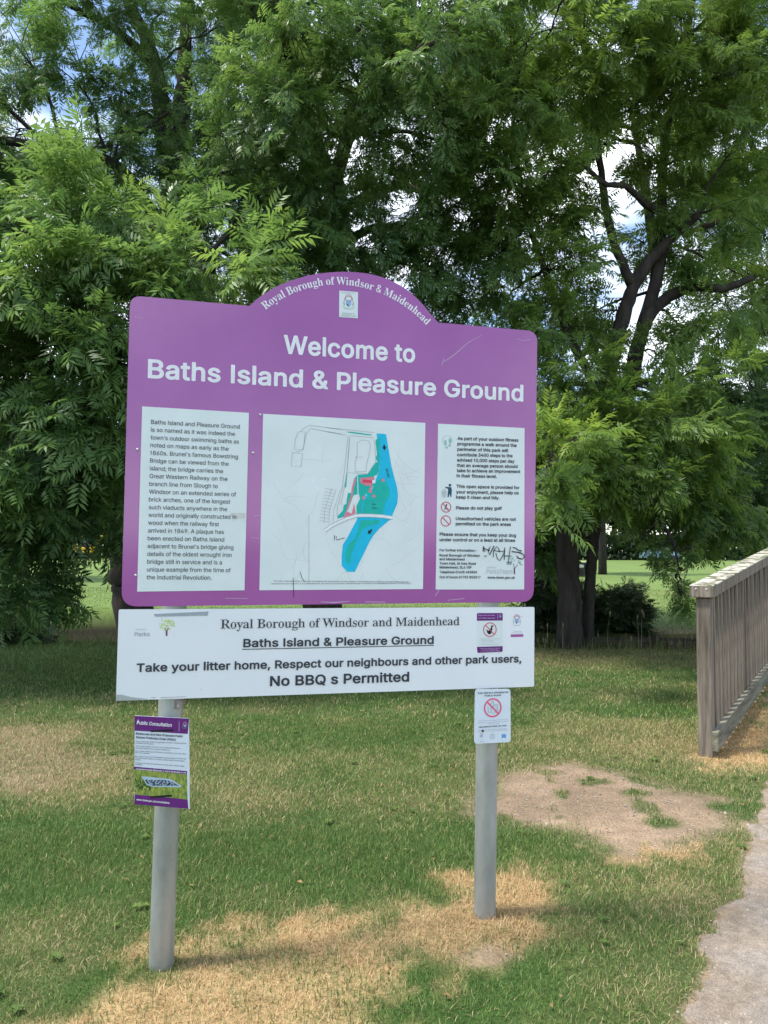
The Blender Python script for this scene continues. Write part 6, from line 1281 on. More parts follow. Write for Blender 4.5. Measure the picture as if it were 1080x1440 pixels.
S = {
    'board_outline_corners': [(-1474, 24067), (14293, 23979), (14155, 13009), (-1563, 13043)],
    'arch': [(2750, 24107), (3137, 24433), (3999, 25019), (5067, 25443), (6269, 25653), (7414, 25652), (8411, 25370), (9282, 24803), (10018, 23935)],
    'white_corners': [(-1644, 12945), (14187, 12809), (14177, 9635), (-1677, 9772)],
    'info_panel': [(-991, 20121), (2756, 20077), (2689, 13578), (-1040, 13563)],
    'map_panel': [(3275, 20066), (9546, 20017), (9493, 13565), (3227, 13573)],
    'rules_panel': [(10070, 20009), (13734, 19998), (13731, 13513), (10012, 13544)],
    'crest_panel': [(6085, 24913), (6813, 24921), (6813, 23909), (6089, 23902)],
    'screws': [(-1123, 18589), (2928, 18603), (3167, 20026), (-1101, 14136), (2932, 18607)],
    'river': [(7594, 19526), (7970, 19512), (8200, 18256), (8282, 17954), (8427, 17470), (8461, 17166), (8442, 16862), (8232, 16372), (8256, 16258), (8104, 16191), (7718, 15858), (7518, 15628), (7369, 15398), (6798, 14236), (6501, 14237), (6284, 14473), (6281, 14843), (6325, 15262), (6471, 15489), (6845, 16189), (7007, 16663), (7103, 17023), (7443, 17385), (7534, 17629), (7655, 17966), (7716, 18180)],
    'park': [(7550, 19266), (7643, 19331), (7721, 19349), (7700, 18119), (7624, 17935), (7500, 17886), (7549, 17630), (7442, 17446), (7367, 17202), (7290, 17140), (7197, 17199), (7047, 16744), (6989, 16413), (6835, 16410), (6801, 16709), (6952, 17013), (6904, 17192), (6705, 17127), (6527, 16615), (6347, 16313), (6106, 16235), (6105, 16324), (6315, 16551), (6343, 16761), (6434, 16792), (6490, 17212), (6643, 17216), (6745, 17789), (6882, 17913), (7251, 17954), (7404, 18200), (7558, 18417), (7651, 18420), (7556, 18569), (7617, 18723), (7567, 19085)],
    'island': [(7534, 17629), (7688, 17755), (7844, 17820), (7970, 17671), (8129, 17402), (8147, 17129), (7976, 16913), (7825, 16381), (7019, 16413), (7168, 16987), (7413, 17234)],
    'spit': [(7011, 16192), (7749, 16202), (7699, 16054), (7447, 16018), (7181, 15917), (7015, 15753), (6885, 15492), (6788, 15232), (6675, 14973), (6613, 14553), (6498, 14521), (6430, 14714), (6443, 15069), (6588, 15328), (6785, 15491), (6882, 15752)],
    'green_strip': [(6422, 17960), (6468, 17961), (6427, 17421), (6360, 17434)],
    'green_road': [(6406, 19536), (6544, 19497), (7393, 19427), (7392, 19472), (6589, 19544)],
    'pink_a': [(6739, 16828), (6804, 16440), (6318, 16268), (6437, 16523), (6651, 16437)],
    'pink_b': [(6975, 17795), (7532, 17856), (7440, 17627), (7413, 17234), (7289, 17261), (7379, 17535), (7194, 17500), (6977, 17615)],
    'red': [(7068, 17738), (7440, 17718), (7425, 17611), (7069, 17632)],
    'pavil': [(7439, 17733), (7570, 17736), (7559, 17615), (7434, 17612)],
    'pink_c': [(6641, 17396), (6745, 17789), (6806, 17761), (6703, 17337), (6675, 17127), (6497, 16554), (6436, 16553), (6614, 17125)],
    'bridge': [(5617, 15771), (5859, 15950), (6152, 16099), (6480, 16249), (6876, 16368), (7310, 16375), (7815, 16357), (8256, 16298)],
    'road1': [(4690, 19492), (4837, 19632), (5014, 19714), (6222, 19618), (5675, 19654), (7485, 19552)],
    'road2': [(4522, 18701), (4758, 18769), (4899, 19427), (5046, 19597), (6224, 19438), (5677, 19505), (6407, 19401)],
    'road3': [(6484, 19389), (6387, 18379), (6276, 17357), (6101, 16696), (6089, 16339)],
    'road4': [(6545, 19361), (6452, 18021), (6337, 17299), (6221, 16758)],
    'box1': [(4601, 19459), (4839, 19469), (4787, 18799), (4432, 18786), (4486, 19202), (4601, 19459)],
    'box2': [(4375, 18666), (4759, 18650), (4706, 18160), (4337, 18164), (4375, 18666)],
    'box3': [(6591, 19393), (7456, 19354), (7520, 19174), (7573, 18418), (7251, 17954), (6452, 17991), (6546, 19256)],
    'loop': [(6839, 19147), (7023, 19245), (7271, 19225), (7365, 19047), (7306, 18711), (7217, 18346), (7189, 18043), (6788, 18031), (6755, 18331), (6843, 18695), (6839, 19147)],
    'path_w': [(6867, 17853), (6888, 17222), (6952, 17013), (6816, 16740), (6819, 16440)],
    'arrow1': [(7895, 19098), (7913, 18885)],
    'arrow2': [(7442, 15839), (7283, 15674)],
    'spots': [(7869, 17735), (7501, 17121), (7106, 17046)],
    'tri': [(5994, 15614), (5996, 15427)],
    'tri2': [(6060, 15582), (6078, 15428), (6389, 15520)],
    'crack1': [(4459, 14037), (4494, 13297)],
    'crack2': [(4711, 14258), (4791, 14003), (4888, 13876)],
    'stain': [(5019, 16361), (5049, 13812)],
    'white_marks': [(4413, 17974), (4946, 17976), (5188, 17627), (5372, 17246), (5218, 17598), (5637, 17713)],
    'graffiti0': [(11984, 15232), (11963, 15034), (12041, 15024), (11984, 15159), (12219, 15056), (12274, 15244), (12174, 15077), (12231, 14889), (12431, 15255)],
    'graffiti1': [(12409, 15078), (12388, 14796)],
    'graffiti2': [(12409, 15078), (12543, 15224), (12633, 15120), (12656, 15026)],
    'graffiti3': [(12409, 15067), (12656, 15026), (12859, 15048), (12814, 14891), (12669, 14660), (12567, 14744), (12499, 14973)],
    'graffiti4': [(12881, 15184), (12860, 14702)],
    'graffiti5': [(12826, 14849), (13165, 14850)],
    'graffiti6': [(13130, 15228), (13063, 14850), (13030, 14535)],
    'graffiti7': [(13221, 15186), (13357, 15166), (13449, 15082), (13608, 15062), (13540, 14988), (13176, 15028)],
    'graffiti8': [(13494, 14987), (13654, 14935), (13735, 14830), (13632, 14725), (13472, 14766), (13415, 14840)],
    'graffiti9': [(12008, 14868), (12030, 14826), (12119, 14858)],
    'tidy_head': [(10569, 17610)],
    'tidy_body': [(10367, 17549), (10530, 17538), (10619, 17540), (10652, 17432), (10631, 17152), (10588, 17152), (10564, 17290), (10516, 17134), (10467, 17149), (10498, 17459), (10384, 17503)],
    'tidy_bin': [(10215, 17375), (10443, 17390), (10402, 17132), (10249, 17129)],
    'bin_litter': [(10270, 17377), (10335, 17471), (10417, 17389)],
    'golf': [(10414, 16752), (10630, 16756)],
    'veh': [(10407, 16211), (10626, 16214)],
    'golfman': [(10436, 16885), (10388, 16807), (10340, 16636), (10372, 16627), (10411, 16730), (10454, 16623), (10473, 16638), (10437, 16777), (10469, 16870)],
    'foot': [(10367, 19271), (10423, 19087), (10569, 19357), (10547, 19175)],
    'footarc': [(10243, 19266), (10258, 19407), (10339, 19519), (10453, 19564), (10584, 19529), (10674, 19423), (10691, 19299)],
    'tree_logo': [(13303, 14367), (13310, 14126), (13325, 14556)],
    'tape': [(-465, 12769), (1426, 12830), (1394, 12678), (1082, 12683), (-413, 12674)],
    'tree_w': [(-18, 12213), (-14, 11986), (-4, 12387)],
    'dirt_w': [(-1676, 9771), (-1670, 9986), (-1490, 9978), (-1160, 9878), (-529, 9782)],
    'scuffs': [(-195, 9830), (701, 9826), (684, 9813), (-161, 9808)],
    'scuff2': [(-496, 9833), (-346, 9843), (-362, 9816), (-496, 9815)],
    'badge': [(11721, 12606), (12813, 12594), (12819, 11021), (11734, 11048)],
    'badge_top': [(11721, 12606), (12813, 12594), (12814, 12295), (11722, 12304)],
    'badge_bot': [(11727, 11284), (12818, 11284), (12813, 11061), (11747, 11047)],
    'dogring': [(12270, 11945), (12555, 11939)],
    'dog': [(12339, 12130), (12451, 12081), (12367, 12051), (12376, 11948), (12326, 11845), (12340, 11793), (12293, 11781), (12243, 11756), (12173, 11797), (12117, 11953), (12159, 11939), (12201, 11900), (12284, 11950)],
    'crest2': [(13422, 12239), (13578, 12275), (13422, 12030), (13163, 11735), (13702, 11631)],
    'underline': [(2638, 11438), (9948, 11389)],
    'logo_head': [(12589, 12553), (12757, 12551), (12764, 12350), (12590, 12345)],
    'post_pts': [(-10, 190), (159, 9474), (12317, 594), (12381, 7343), (157, 9602), (706, 9449)],
    'notice_c': [(-1037, 9258), (809, 9067), (883, 5891), (-989, 6206)],
    'plate_c': [(11608, 9669), (13099, 9616), (13116, 7529), (11577, 7554)],
    'n_head': [(-1037, 9258), (809, 9067), (769, 8529), (-1028, 8741)],
    'n_bar': [(-1034, 7502), (770, 7229), (765, 7117), (-1026, 7410)],
    'n_photo': [(-1026, 7404), (769, 7111), (801, 6232), (-978, 6541)],
    'n_foot': [(-978, 6541), (527, 6284), (620, 6159), (624, 5942), (-989, 6206)],
    'n_foot2': [(527, 6284), (801, 6232), (837, 5907), (624, 5942), (620, 6159)],
    'n_tray': [(-770, 7154), (213, 6994), (611, 6712), (490, 6680), (-413, 6767), (-593, 6850)],
    'n_coal': [(-655, 7023), (168, 6951), (504, 6732), (-354, 6793), (-564, 6879)],
    'n_shade': [(-1011, 7048), (-745, 7060), (-593, 6835), (-442, 6747), (-469, 6580), (-973, 6587)],
    'n_leg': [(-143, 6726), (97, 6699), (72, 6448), (-49, 6457)],
    'n_tie1': [(-478, 8758), (274, 8680), (215, 8630), (-462, 8698)],
    'n_tie2': [(-467, 6494), (269, 6362), (260, 6329), (-452, 6456)],
    'n_crest': [(575, 8867), (664, 8987), (727, 8874), (713, 8766), (576, 8773)],
    'n_crestl': [(466, 8997), (472, 8638)],
    'n_flash': [(-916, 9129), (-957, 8946), (-886, 9059)],
    'p_ring': [(12349, 8911), (12721, 8893), (12347, 9257)],
    'p_bottle': [(12147, 8963), (12161, 8733), (12272, 8727), (12284, 9085), (12339, 9172), (12367, 9171), (12396, 8926), (12437, 9027), (12548, 9022), (12563, 8790), (12410, 8721)],
    'p_can': [(12286, 8765), (12383, 8645), (12438, 8745), (12493, 8768), (12492, 9024), (12326, 8955)],
    'p_shield': [(12733, 7858), (12908, 7861), (12909, 7720), (12825, 7622), (12733, 7730)],
    'p_logo1': [(11884, 7841), (11885, 7727)],
    'p_logo2': [(12336, 7798), (12455, 7792)],
    'p_fly': [(11922, 8035)]}
S = {k: [(a / 10000.0, b / 10000.0) for a, b in v] for k, v in S.items()}
TEXTS = [
    ('heading', 'B', 'white', 'Welcome to', 4002, 22355, 9114, 22348, 713),
    ('heading', 'B', 'white', 'Baths Island & Pleasure Ground', -823, 21146, 13682, 21067, 689),
    ('info', 'R', 'ink', 'Baths Island and Pleasure Ground', -677, 19511, 2430, 19475, 150),
    ('info', 'R', 'ink', 'is so named as it was indeed the', -680, 19235, 2263, 19201, 150),
    ('info', 'R', 'ink', "town's outdoor swimming baths as", -682, 18959, 2411, 18924, 150),
    ('info', 'R', 'ink', 'noted on maps as early as the', -685, 18683, 2043, 18652, 150),
    ('info', 'R', 'ink', "1860s. Brunel's famous Bowstring", -688, 18407, 2382, 18372, 150),
    ('info', 'R', 'ink', 'Bridge can be viewed from the', -690, 18131, 2052, 18100, 150),
    ('info', 'R', 'ink', 'island; the bridge carries the', -693, 17856, 1860, 17826, 150),
    ('info', 'R', 'ink', 'Great Western Railway on the', -695, 17580, 2018, 17549, 150),
    ('info', 'R', 'ink', 'branch line from Slough to', -698, 17304, 1679, 17277, 150),
    ('info', 'R', 'ink', 'Windsor on an extended series of', -700, 17028, 2334, 16993, 150),
    ('info', 'R', 'ink', 'brick arches, one of the longest', -703, 16752, 2131, 16720, 150),
    ('info', 'R', 'ink', 'such viaducts anywhere in the', -705, 16476, 2024, 16445, 150),
    ('info', 'R', 'ink', 'world and originally constructed in', -708, 16201, 2357, 16166, 150),
    ('info', 'R', 'ink', 'wood when the railway first', -711, 15925, 1743, 15897, 150),
    ('info', 'R', 'ink', 'arrived in 1849. A plaque has', -713, 15649, 1921, 15619, 150),
    ('info', 'R', 'ink', 'been erected on Baths Island', -716, 15373, 1936, 15343, 150),
    ('info', 'R', 'ink', "adjacent to Brunel's bridge giving", -718, 15097, 2268, 15063, 150),
    ('info', 'R', 'ink', 'details of the oldest wrought iron', -721, 14821, 2208, 14788, 150),
    ('info', 'R', 'ink', 'bridge still in service and is a', -723, 14545, 1870, 14516, 150),
    ('info', 'R', 'ink', 'unique example from the time of', -726, 14270, 2185, 14236, 150),
    ('info', 'R', 'ink', 'the Industrial Revolution.', -728, 13994, 1512, 13968, 150),
    ('rules', 'B', 'ink', 'As part of your outdoor fitness', 10874, 19403, 13462, 19432, 132),
    ('rules', 'B', 'ink', 'programme a walk around the', 10870, 19192, 13382, 19219, 132),
    ('rules', 'B', 'ink', 'perimeter of this park will', 10865, 18976, 13013, 18996, 132),
    ('rules', 'B', 'ink', 'contribute 3400 steps to the', 10861, 18760, 13210, 18794, 131),
    ('rules', 'B', 'ink', 'advised 10,000 steps per day', 10857, 18550, 13297, 18577, 131),
    ('rules', 'B', 'ink', 'that an average person should', 10852, 18339, 13430, 18372, 131),
    ('rules', 'B', 'ink', 'take to achieve an improvement', 10848, 18134, 13547, 18172, 131),
    ('rules', 'B', 'ink', 'in their fitness level.', 10843, 17929, 12536, 17945, 131),
    ('rules', 'B', 'ink', 'This open space is provided for', 10835, 17515, 13514, 17522, 131),
    ('rules', 'B', 'ink', 'your enjoyment, please help us', 10830, 17294, 13479, 17312, 131),
    ('rules', 'B', 'ink', 'keep it clean and tidy.', 10826, 17090, 12658, 17097, 131),
    ('rules', 'B', 'ink', 'Please do not play golf', 10823, 16666, 12757, 16679, 131),
    ('rules', 'B', 'ink', 'Unauthorised vehicles are not', 10819, 16247, 13361, 16251, 131),
    ('rules', 'B', 'ink', 'permitted on the park areas', 10815, 16044, 13148, 16046, 131),
    ('rules', 'B', 'ink', 'Please ensure that you keep your dog', 10157, 15630, 13368, 15611, 130),
    ('rules', 'B', 'ink', 'under control or on a lead at all times', 10153, 15417, 13334, 15409, 130),
    ('rules', 'B', 'ink', 'For further information:-', 10156, 15023, 11705, 15014, 99),
    ('rules', 'B', 'ink', 'Royal Borough of Windsor', 10152, 14826, 11835, 14814, 98),
    ('rules', 'B', 'ink', 'and Maidenhead', 10152, 14676, 11193, 14667, 98),
    ('rules', 'B', 'ink', 'Town Hall, St Ives Road', 10159, 14510, 11663, 14499, 98),
    ('rules', 'B', 'ink', 'Maidenhead, SL6 1RF', 10160, 14360, 11485, 14348, 98),
    ('rules', 'B', 'ink', 'Telephone 01628 683800', 10161, 14174, 11709, 14164, 98),
    ('rules', 'B', 'ink', 'Out of hours 01753 853517', 10162, 13977, 11861, 13964, 98),
    ('rules', 'B', 'ink', 'www.rbwm.gov.uk', 12159, 13952, 13327, 13941, 100),
    ('rules', 'R', 'palegrey', 'ParksTeam', 12119, 14152, 13211, 14148, 174),
    ('rules', 'R', 'palegrey', 'windsor', 12118, 14373, 12526, 14372, 63),
    ('map', 'R', 'ink', 'This map is reproduced from or based on the mapping with the permission of the controller of the Royal Borough of Windsor and Maidenhead in the area', 3747, 13889, 8898, 13826, 44),
    ('map', 'R', 'ink', 'unauthorised reproduction is not permitted and may lead to prosecution. Royal Borough of Windsor and Maidenhead licence number 2007', 3654, 13789, 9002, 13773, 44),
    ('map', 'R', 'ink', 'River', 7945, 18157, 8047, 17831, 109),
    ('map', 'R', 'ink', 'Baths', 7448, 16782, 7603, 16785, 60),
    ('map', 'R', 'ink', 'Island', 7434, 16637, 7642, 16640, 60),
    ('map', 'R', 'grey', 'Car Park', 6768, 18566, 7066, 18576, 36),
    ('board', 'T', 'ink', 'Royal Borough of Windsor and Maidenhead', 1853, 12205, 10999, 12147, 333),
    ('board', 'B', 'ink', 'Baths Island & Pleasure Ground', 2673, 11509, 9940, 11445, 309),
    ('board', 'B', 'ink', 'Take your litter home, Respect our neighbours and other park users,', -1011, 10746, 13612, 10621, 303),
    ('board', 'B', 'ink', 'No BBQ s Permitted', 3656, 10066, 8963, 10038, 375),
    ('board', 'R', 'grey', 'Parks', -1094, 12001, -585, 11999, 145),
    ('board', 'R', 'palegrey', 'windsor', -1078, 12211, -706, 12210, 62),
    ('board', 'B', 'pale', 'Dogs must not enter', 11777, 12497, 12477, 12490, 46),
    ('board', 'B', 'pale', 'the children play area', 11777, 12386, 12478, 12381, 46),
    ('board', 'R', 'grey', 'Please keep dogs out and clean up', 11855, 11580, 12691, 11565, 31),
    ('board', 'R', 'grey', 'after them in the park', 11897, 11514, 12411, 11504, 31),
    ('board', 'R', 'grey', 'Dogs on leads', 11939, 11462, 12411, 11452, 26),
    ('board', 'R', 'grey', 'are welcome along the river', 11884, 11373, 12621, 11356, 31),
    ('board', 'B', 'pale', 'Report dog fouling to the council', 11857, 11206, 12692, 11194, 31),
    ('board', 'B', 'pale', 'on our help line', 11940, 11152, 12608, 11139, 26),
    ('board', 'B', 'pale', 'or at the town hall', 11871, 11103, 12678, 11090, 28),
    ('board', 'R', 'grey', 'The Royal Borough', 13223, 12431, 13663, 12423, 31),
    ('board', 'R', 'grey', 'Windsor and', 13267, 11845, 13622, 11837, 31),
    ('board', 'R', 'grey', 'Maidenhead', 13225, 11784, 13636, 11774, 26),
    ('crest', 'R', 'grey', 'The Royal Borough of', 6151, 24830, 6731, 24855, 41),
    ('crest', 'R', 'grey', 'Windsor &', 6206, 24022, 6688, 24035, 61),
    ('crest', 'R', 'grey', 'Maidenhead', 6160, 23944, 6746, 23955, 49)]
NOTICE_TEXT = [
    ('B', 'white', 'Public Consultation', -964, 8962, 212, 8808, 123),
    ('B', 'ink', 'Barbecues and New Proposed Public', -987, 8610, 597, 8423, 74),
    ('B', 'ink', 'Spaces Protection Order (PSPO)', -984, 8487, 356, 8312, 74),
    ('R', 'ink', 'Across the park there is a growing number of fires and litter', -982, 8357, 738, 8184, 40),
    ('R', 'ink', 'left behind on the grass', -990, 8297, -394, 8231, 40),
    ('R', 'ink', 'The council proposes to ban the use of disposable barbecues', -988, 8198, 522, 8022, 40),
    ('R', 'ink', 'during dry spells and to protect wildlife here', -996, 8131, 165, 7982, 40),
    ('R', 'ink', 'Your views matter and will help us to decide on the next steps', -994, 8027, 729, 7817, 40),
    ('R', 'ink', 'for our parks', -993, 7972, -508, 7905, 40),
    ('R', 'ink', 'By continuing to use these places people agree to follow all', -996, 7849, 717, 7643, 40),
    ('R', 'ink', 'the rules and to leave no waste or ashes behind on the grass', -989, 7787, 673, 7568, 40),
    ('R', 'ink', 'today', -988, 7726, -810, 7703, 40),
    ('R', 'ink', 'To have your say and read more on these plans visit our page', -992, 7622, 666, 7391, 40),
    ('R', 'ink', 'online', -991, 7561, -754, 7527, 40),
    ('B', 'white', 'Consultation is open Wednesday 11 June to Wednesday 16 July', -958, 7402, 740, 7150, 52),
    ('B', 'white', 'www.rbwm.gov.uk/consultations', -924, 6338, 183, 6131, 67)]
PLATE_TEXT = [
    ('B', 'ink', 'YOU ARE IN A DESIGNATED', 11718, 9473, 13015, 9460, 61),
    ('B', 'ink', 'PUBLIC PLACE', 12007, 9366, 12694, 9360, 56),
    ('R', 'grey', 'It is an offence to drink alcohol in this place', 11737, 8417, 12996, 8415, 31),
    ('R', 'grey', 'when asked to stop by a police officer or warden', 11723, 8341, 13019, 8347, 31),
    ('R', 'grey', 'within this area', 12122, 8280, 12606, 8280, 31),
    ('B', 'ink', 'MAXIMUM FINE OF 500', 11784, 8165, 12927, 8166, 51),
    ('R', 'grey', 'Please help to keep our town a pleasant place', 11738, 8060, 12941, 8063, 28),
    ('R', 'grey', 'for all who live in and visit the borough', 11738, 7999, 12969, 8010, 28),
    ('R', 'ink', 'Windsor', 11809, 7622, 11987, 7619, 23)]

# frame of the sign: x along the board, y away from the reader, z up
YAW, LEAN = R(14.5), R(1.0)
SIGN_ORG = Vector((-0.77373, 2.77099, 0.0))
SIGN_M = Matrix.Translation(SIGN_ORG) @ Matrix.Rotation(YAW, 4, 'Z') @ Matrix.Rotation(LEAN, 4, 'X')
sign = empty('welcome_sign')
sign.matrix_world = SIGN_M
tag(sign, 'purple arched welcome board above a white rules board on two grey posts', 'sign')

# posts
(pA, pAt, pB, pBt) = S['post_pts'][:4]
for a, t, top in ((pA, pAt, 2.36), (pB, pBt, 2.36)):
    k = (t[0] - a[0]) / (t[1] - a[1])
    m = MB()
    zz = [-0.25, 0.0, 0.6, 1.2, 1.8, top - 0.006, top]
    m.tube([(a[0] + k * z, 0.055, z) for z in zz], [0.0435] * 6 + [0.038], n=40)
    m.build('post', M_post, sign, smooth=True)
    for z in (1.10, 1.62, 2.20):                         # clamp bands holding the boards
        c = MB(); n = 24
        c.tube([(a[0] + k * z, 0.055, z - 0.02), (a[0] + k * z, 0.055, z + 0.02)], 0.0465, n=24)
        c.box((a[0] + k * z - 0.02, 0.1, z - 0.015), (a[0] + k * z + 0.02, 0.125, z + 0.015), bev=0.003)
        c.build('clamp', M_post, sign)
fx = MB()
fx.tube([(0.043, 0.016, 0.945), (0.043, 0.004, 0.945)], 0.009, n=10)
fx.tube([(0.043, 0.004, 0.945), (0.043, -0.004, 0.945)], 0.005, n=8)
fx.box((0.028, 0.012, 0.952), (0.068, 0.018, 0.968), bev=0.002)
fx.build('bolt', M_rust, sign)
for z in (1.12, 1.5, 2.2):                              # back rails
    m = MB(); m.box((-0.10, 0.0045, z - 0.02), (1.36, 0.0105, z + 0.02)); m.build('back_rail', M_alu, sign)


def rounded(pts, rads, n=6):
    out = []
    N = len(pts)
    for i in range(N):
        p = Vector(pts[i]); r_ = rads[i]
        if not r_:
            out.append(tuple(p)); continue
        a = (Vector(pts[i - 1]) - p).normalized(); b = (Vector(pts[(i + 1) % N]) - p).normalized()
        for k in range(n + 1):
            t = k / n; q0, q1 = p + a * r_, p + b * r_
            out.append(tuple(q0 * (1 - t) ** 2 + p * (2 * t * (1 - t)) + q1 * t * t))
    return out


# the purple board: arched top, rounded corners
cTL, cTR, cBR, cBL = S['board_outline_corners']
arch = S['arch']
ax = np.array([p[0] for p in arch]); az = np.array([p[1] for p in arch])
cf = np.polyfit(ax, az, 4)
ex = np.linspace(ax[0], ax[-1], 28)
archp = [(float(x), float(np.polyval(cf, x))) for x in ex]
def topz(x): return cTL[1] + (cTR[1] - cTL[1]) * (x - cTL[0]) / (cTR[0] - cTL[0])
body = rounded([cBL, cTL, cTR, cBR], [0.055, 0.04, 0.045, 0.055])
i_tl = max(range(len(body)), key=lambda k: -abs(body[k][0] - (cTL[0] + 0.04)) - 3 * abs(body[k][1] - cTL[1]))
archp = [(archp[0][0] - 0.004, topz(archp[0][0]))] + archp[1:-1] + [(archp[-1][0] + 0.004, topz(archp[-1][0]))]
outline = body[:i_tl + 1] + archp + body[i_tl + 1:]
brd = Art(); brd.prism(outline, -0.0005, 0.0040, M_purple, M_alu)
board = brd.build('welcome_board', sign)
for g, st, c, t, x0, z0, x1, z1, cap in TEXTS:
    if g == 'heading':
        head = Art()
        head.text(st, INK[c], t, x0 / 1e4, z0 / 1e4, x1 / 1e4, z1 / 1e4, cap / 1e4, -0.0012)
        head.build('heading_lettering', board)
head = Art()
c0 = (0.6392, 2.0631)
an = lambda p: math.atan2(p[1] - c0[1], p[0] - c0[0])
head.arc_text('S', INK['white'], 'Royal Borough of Windsor & Maidenhead', c0, 0.4523, an((0.327, 2.398)), an((0.960, 2.388)), 0.0295, -0.0012)
head.build('borough_lettering', board)
# scratches worn into the enamel
for pts, w in (([(1.02, 2.24), (1.07, 2.275), (1.13, 2.33), (1.19, 2.365)], [.002, .004, .003, .001]), ([(1.02, 2.23), (1.03, 2.26)], .003), ([(1.34, 2.36), (1.37, 2.355), (1.40, 2.362)], .002), ([(0.30, 1.63), (0.33, 1.632)], .0015), ([(0.55, 1.312), (0.60, 1.309), (0.66, 1.313)], [.002, .005, .002]), ([(0.72, 1.31), (0.80, 1.308)], .003), ([(1.0, 1.33), (1.02, 1.36)], .003), ([(1.05, 1.312), (1.12, 1.318)], .0025), ([(0.20, 1.33), (0.28, 1.327)], .002), ([(0.45, 2.12), (0.455, 2.16)], .0015), ([(0.29, 1.55), (0.325, 1.548)], .0015), ([(-0.13, 2.33), (-0.10, 2.328)], .002)):
    head = Art(); head.stroke(pts, w, INK['scratch'], -0.0011); head.build('scratch', board)


def panel(name, key, mat_=M_paper):
    a = Art(); a.prism(S[key], -0.0016, -0.0006, mat_, mat_); return a


def lines(a, grp, y=-0.0032):
    for g, st, c, t, x0, z0, x1, z1, cap in TEXTS:
        if g == grp:
            a.text(st, INK[c], t, x0 / 1e4, z0 / 1e4, x1 / 1e4, z1 / 1e4, cap / 1e4, y)


info = panel('information_panel', 'info_panel')
lines(info, 'info')
info.stroke([(0.225, 1.61), (0.255, 1.625), (0.272, 1.60)], .0012, INK['stain'], -0.0019)
info.poly([(0.222, 1.618), (0.268, 1.620), (0.268, 1.640), (0.215, 1.638)], INK['stain'], -0.0018)
info.build('information_panel', board)

mp = panel('map_panel', 'map_panel')
mp.stroke([*S['stain']], .004, INK['stain'], -0.0018)
for k in ('white_marks',):
    w = S[k]; mp.stroke(w[:4], [.004, .006, .012, .006], INK['paperw'], -0.0018); mp.stroke(w[4:], .004, INK['paperw'], -0.00185)
rr = random.Random(4)
x0, x1 = S['map_panel'][0][0], S['map_panel'][1][0]; zb_, zt_ = S['map_panel'][3][1], S['map_panel'][0][1]
for k in range(46):                                      # crazing of the old laminate
    x = rr.uniform(x0 + .02, x1 - .06); z = rr.uniform(zb_ + .03, zt_ - .08); pts = [(x, z)]; a = rr.uniform(-2.5, .6)
    for j in range(rr.randint(4, 8)):
        a += rr.uniform(-.5, .5); x += .02 * math.cos(a); z += .02 * math.sin(a)
        if x0 + .01 < x < x1 - .01 and zb_ + .01 < z < zt_ - .02: pts.append((x, z))
    if len(pts) > 2: mp.stroke(pts, .0011, INK['stain'], -0.00175)
mp.poly(S['river'], INK['blue'], -0.0020)
mp.poly(S['park'], INK['green'], -0.0022)
mp.poly(S['island'], INK['green'], -0.00225)
mp.poly(S['spit'], INK['green'], -0.0022)
mp.poly(S['green_strip'], INK['green'], -0.0022); mp.poly(S['green_road'], INK['green'], -0.0022)
for k in ('pink_a', 'pink_b', 'pink_c'): mp.poly(S[k], INK['pink'], -0.0024)
mp.poly(S['red'], INK['red'], -0.0026); mp.poly(S['pavil'], INK['paperw'], -0.0026)
mp.stroke(S['path_w'], .0028, INK['paperw'], -0.0026)
mp.stroke(S['bridge'], .014, INK['line'], -0.0027); mp.stroke(S['bridge'], .0095, INK['paperw'], -0.0029)
for k in ('road1', 'road2', 'road3', 'road4', 'box1', 'box2', 'box3', 'loop'): mp.stroke(S[k], .0019, INK['line'], -0.0024)
for k in range(11):                                      # terraced houses along the road on the map
    t = k / 10; a = Vector(S['road4'][3]) * 1; p = Vector((a.x - 0.03 - 0.022 * t, a.y + 0.055 - 0.12 * t))
    mp.stroke([(p.x - .03, p.y + .006), (p.x + .006, p.y)], .0014, INK['line'], -0.0024)
for dx in (-.03, -.012, .004):
    mp.stroke([(S['road4'][3][0] - .005 + dx, S['road4'][3][1] + .06), (S['road4'][3][0] - .03 + dx, S['road4'][3][1] - .02), (S['road4'][3][0] - .032 + dx, S['road4'][3][1] - .07)], .0014, INK['line'], -0.00235)
for k in ('arrow1', 'arrow2'):
    a, b = Vector(S[k][0]), Vector(S[k][1]); d = (b - a); n_ = Vector((-d.y, d.x)).normalized(); dn = d.normalized()
    mp.stroke([tuple(a), tuple(a + d * .6)], .007, INK['black'], -0.0026)
    mp.poly([tuple(b), tuple(b - dn * .012 + n_ * .009), tuple(b - dn * .012 - n_ * .009)], INK['black'], -0.0026)
for c in S['spots']: mp.disc(c, .006, INK['pink'], -0.0026)
mp.stroke(S['tri'], .0025, INK['ink'], -0.0026); mp.stroke(S['tri2'], .0025, INK['ink'], -0.0026)
mp.stroke(S['crack2'], .002, INK['ink'], -0.0026)
mp.stroke(S['crack1'], .0022, INK['ink'], -0.0026)
for x_, z_ in ((.35, .6), (.37, .64)): pass
lines(mp, 'map', -0.0031)
mp.build('map_panel', board)

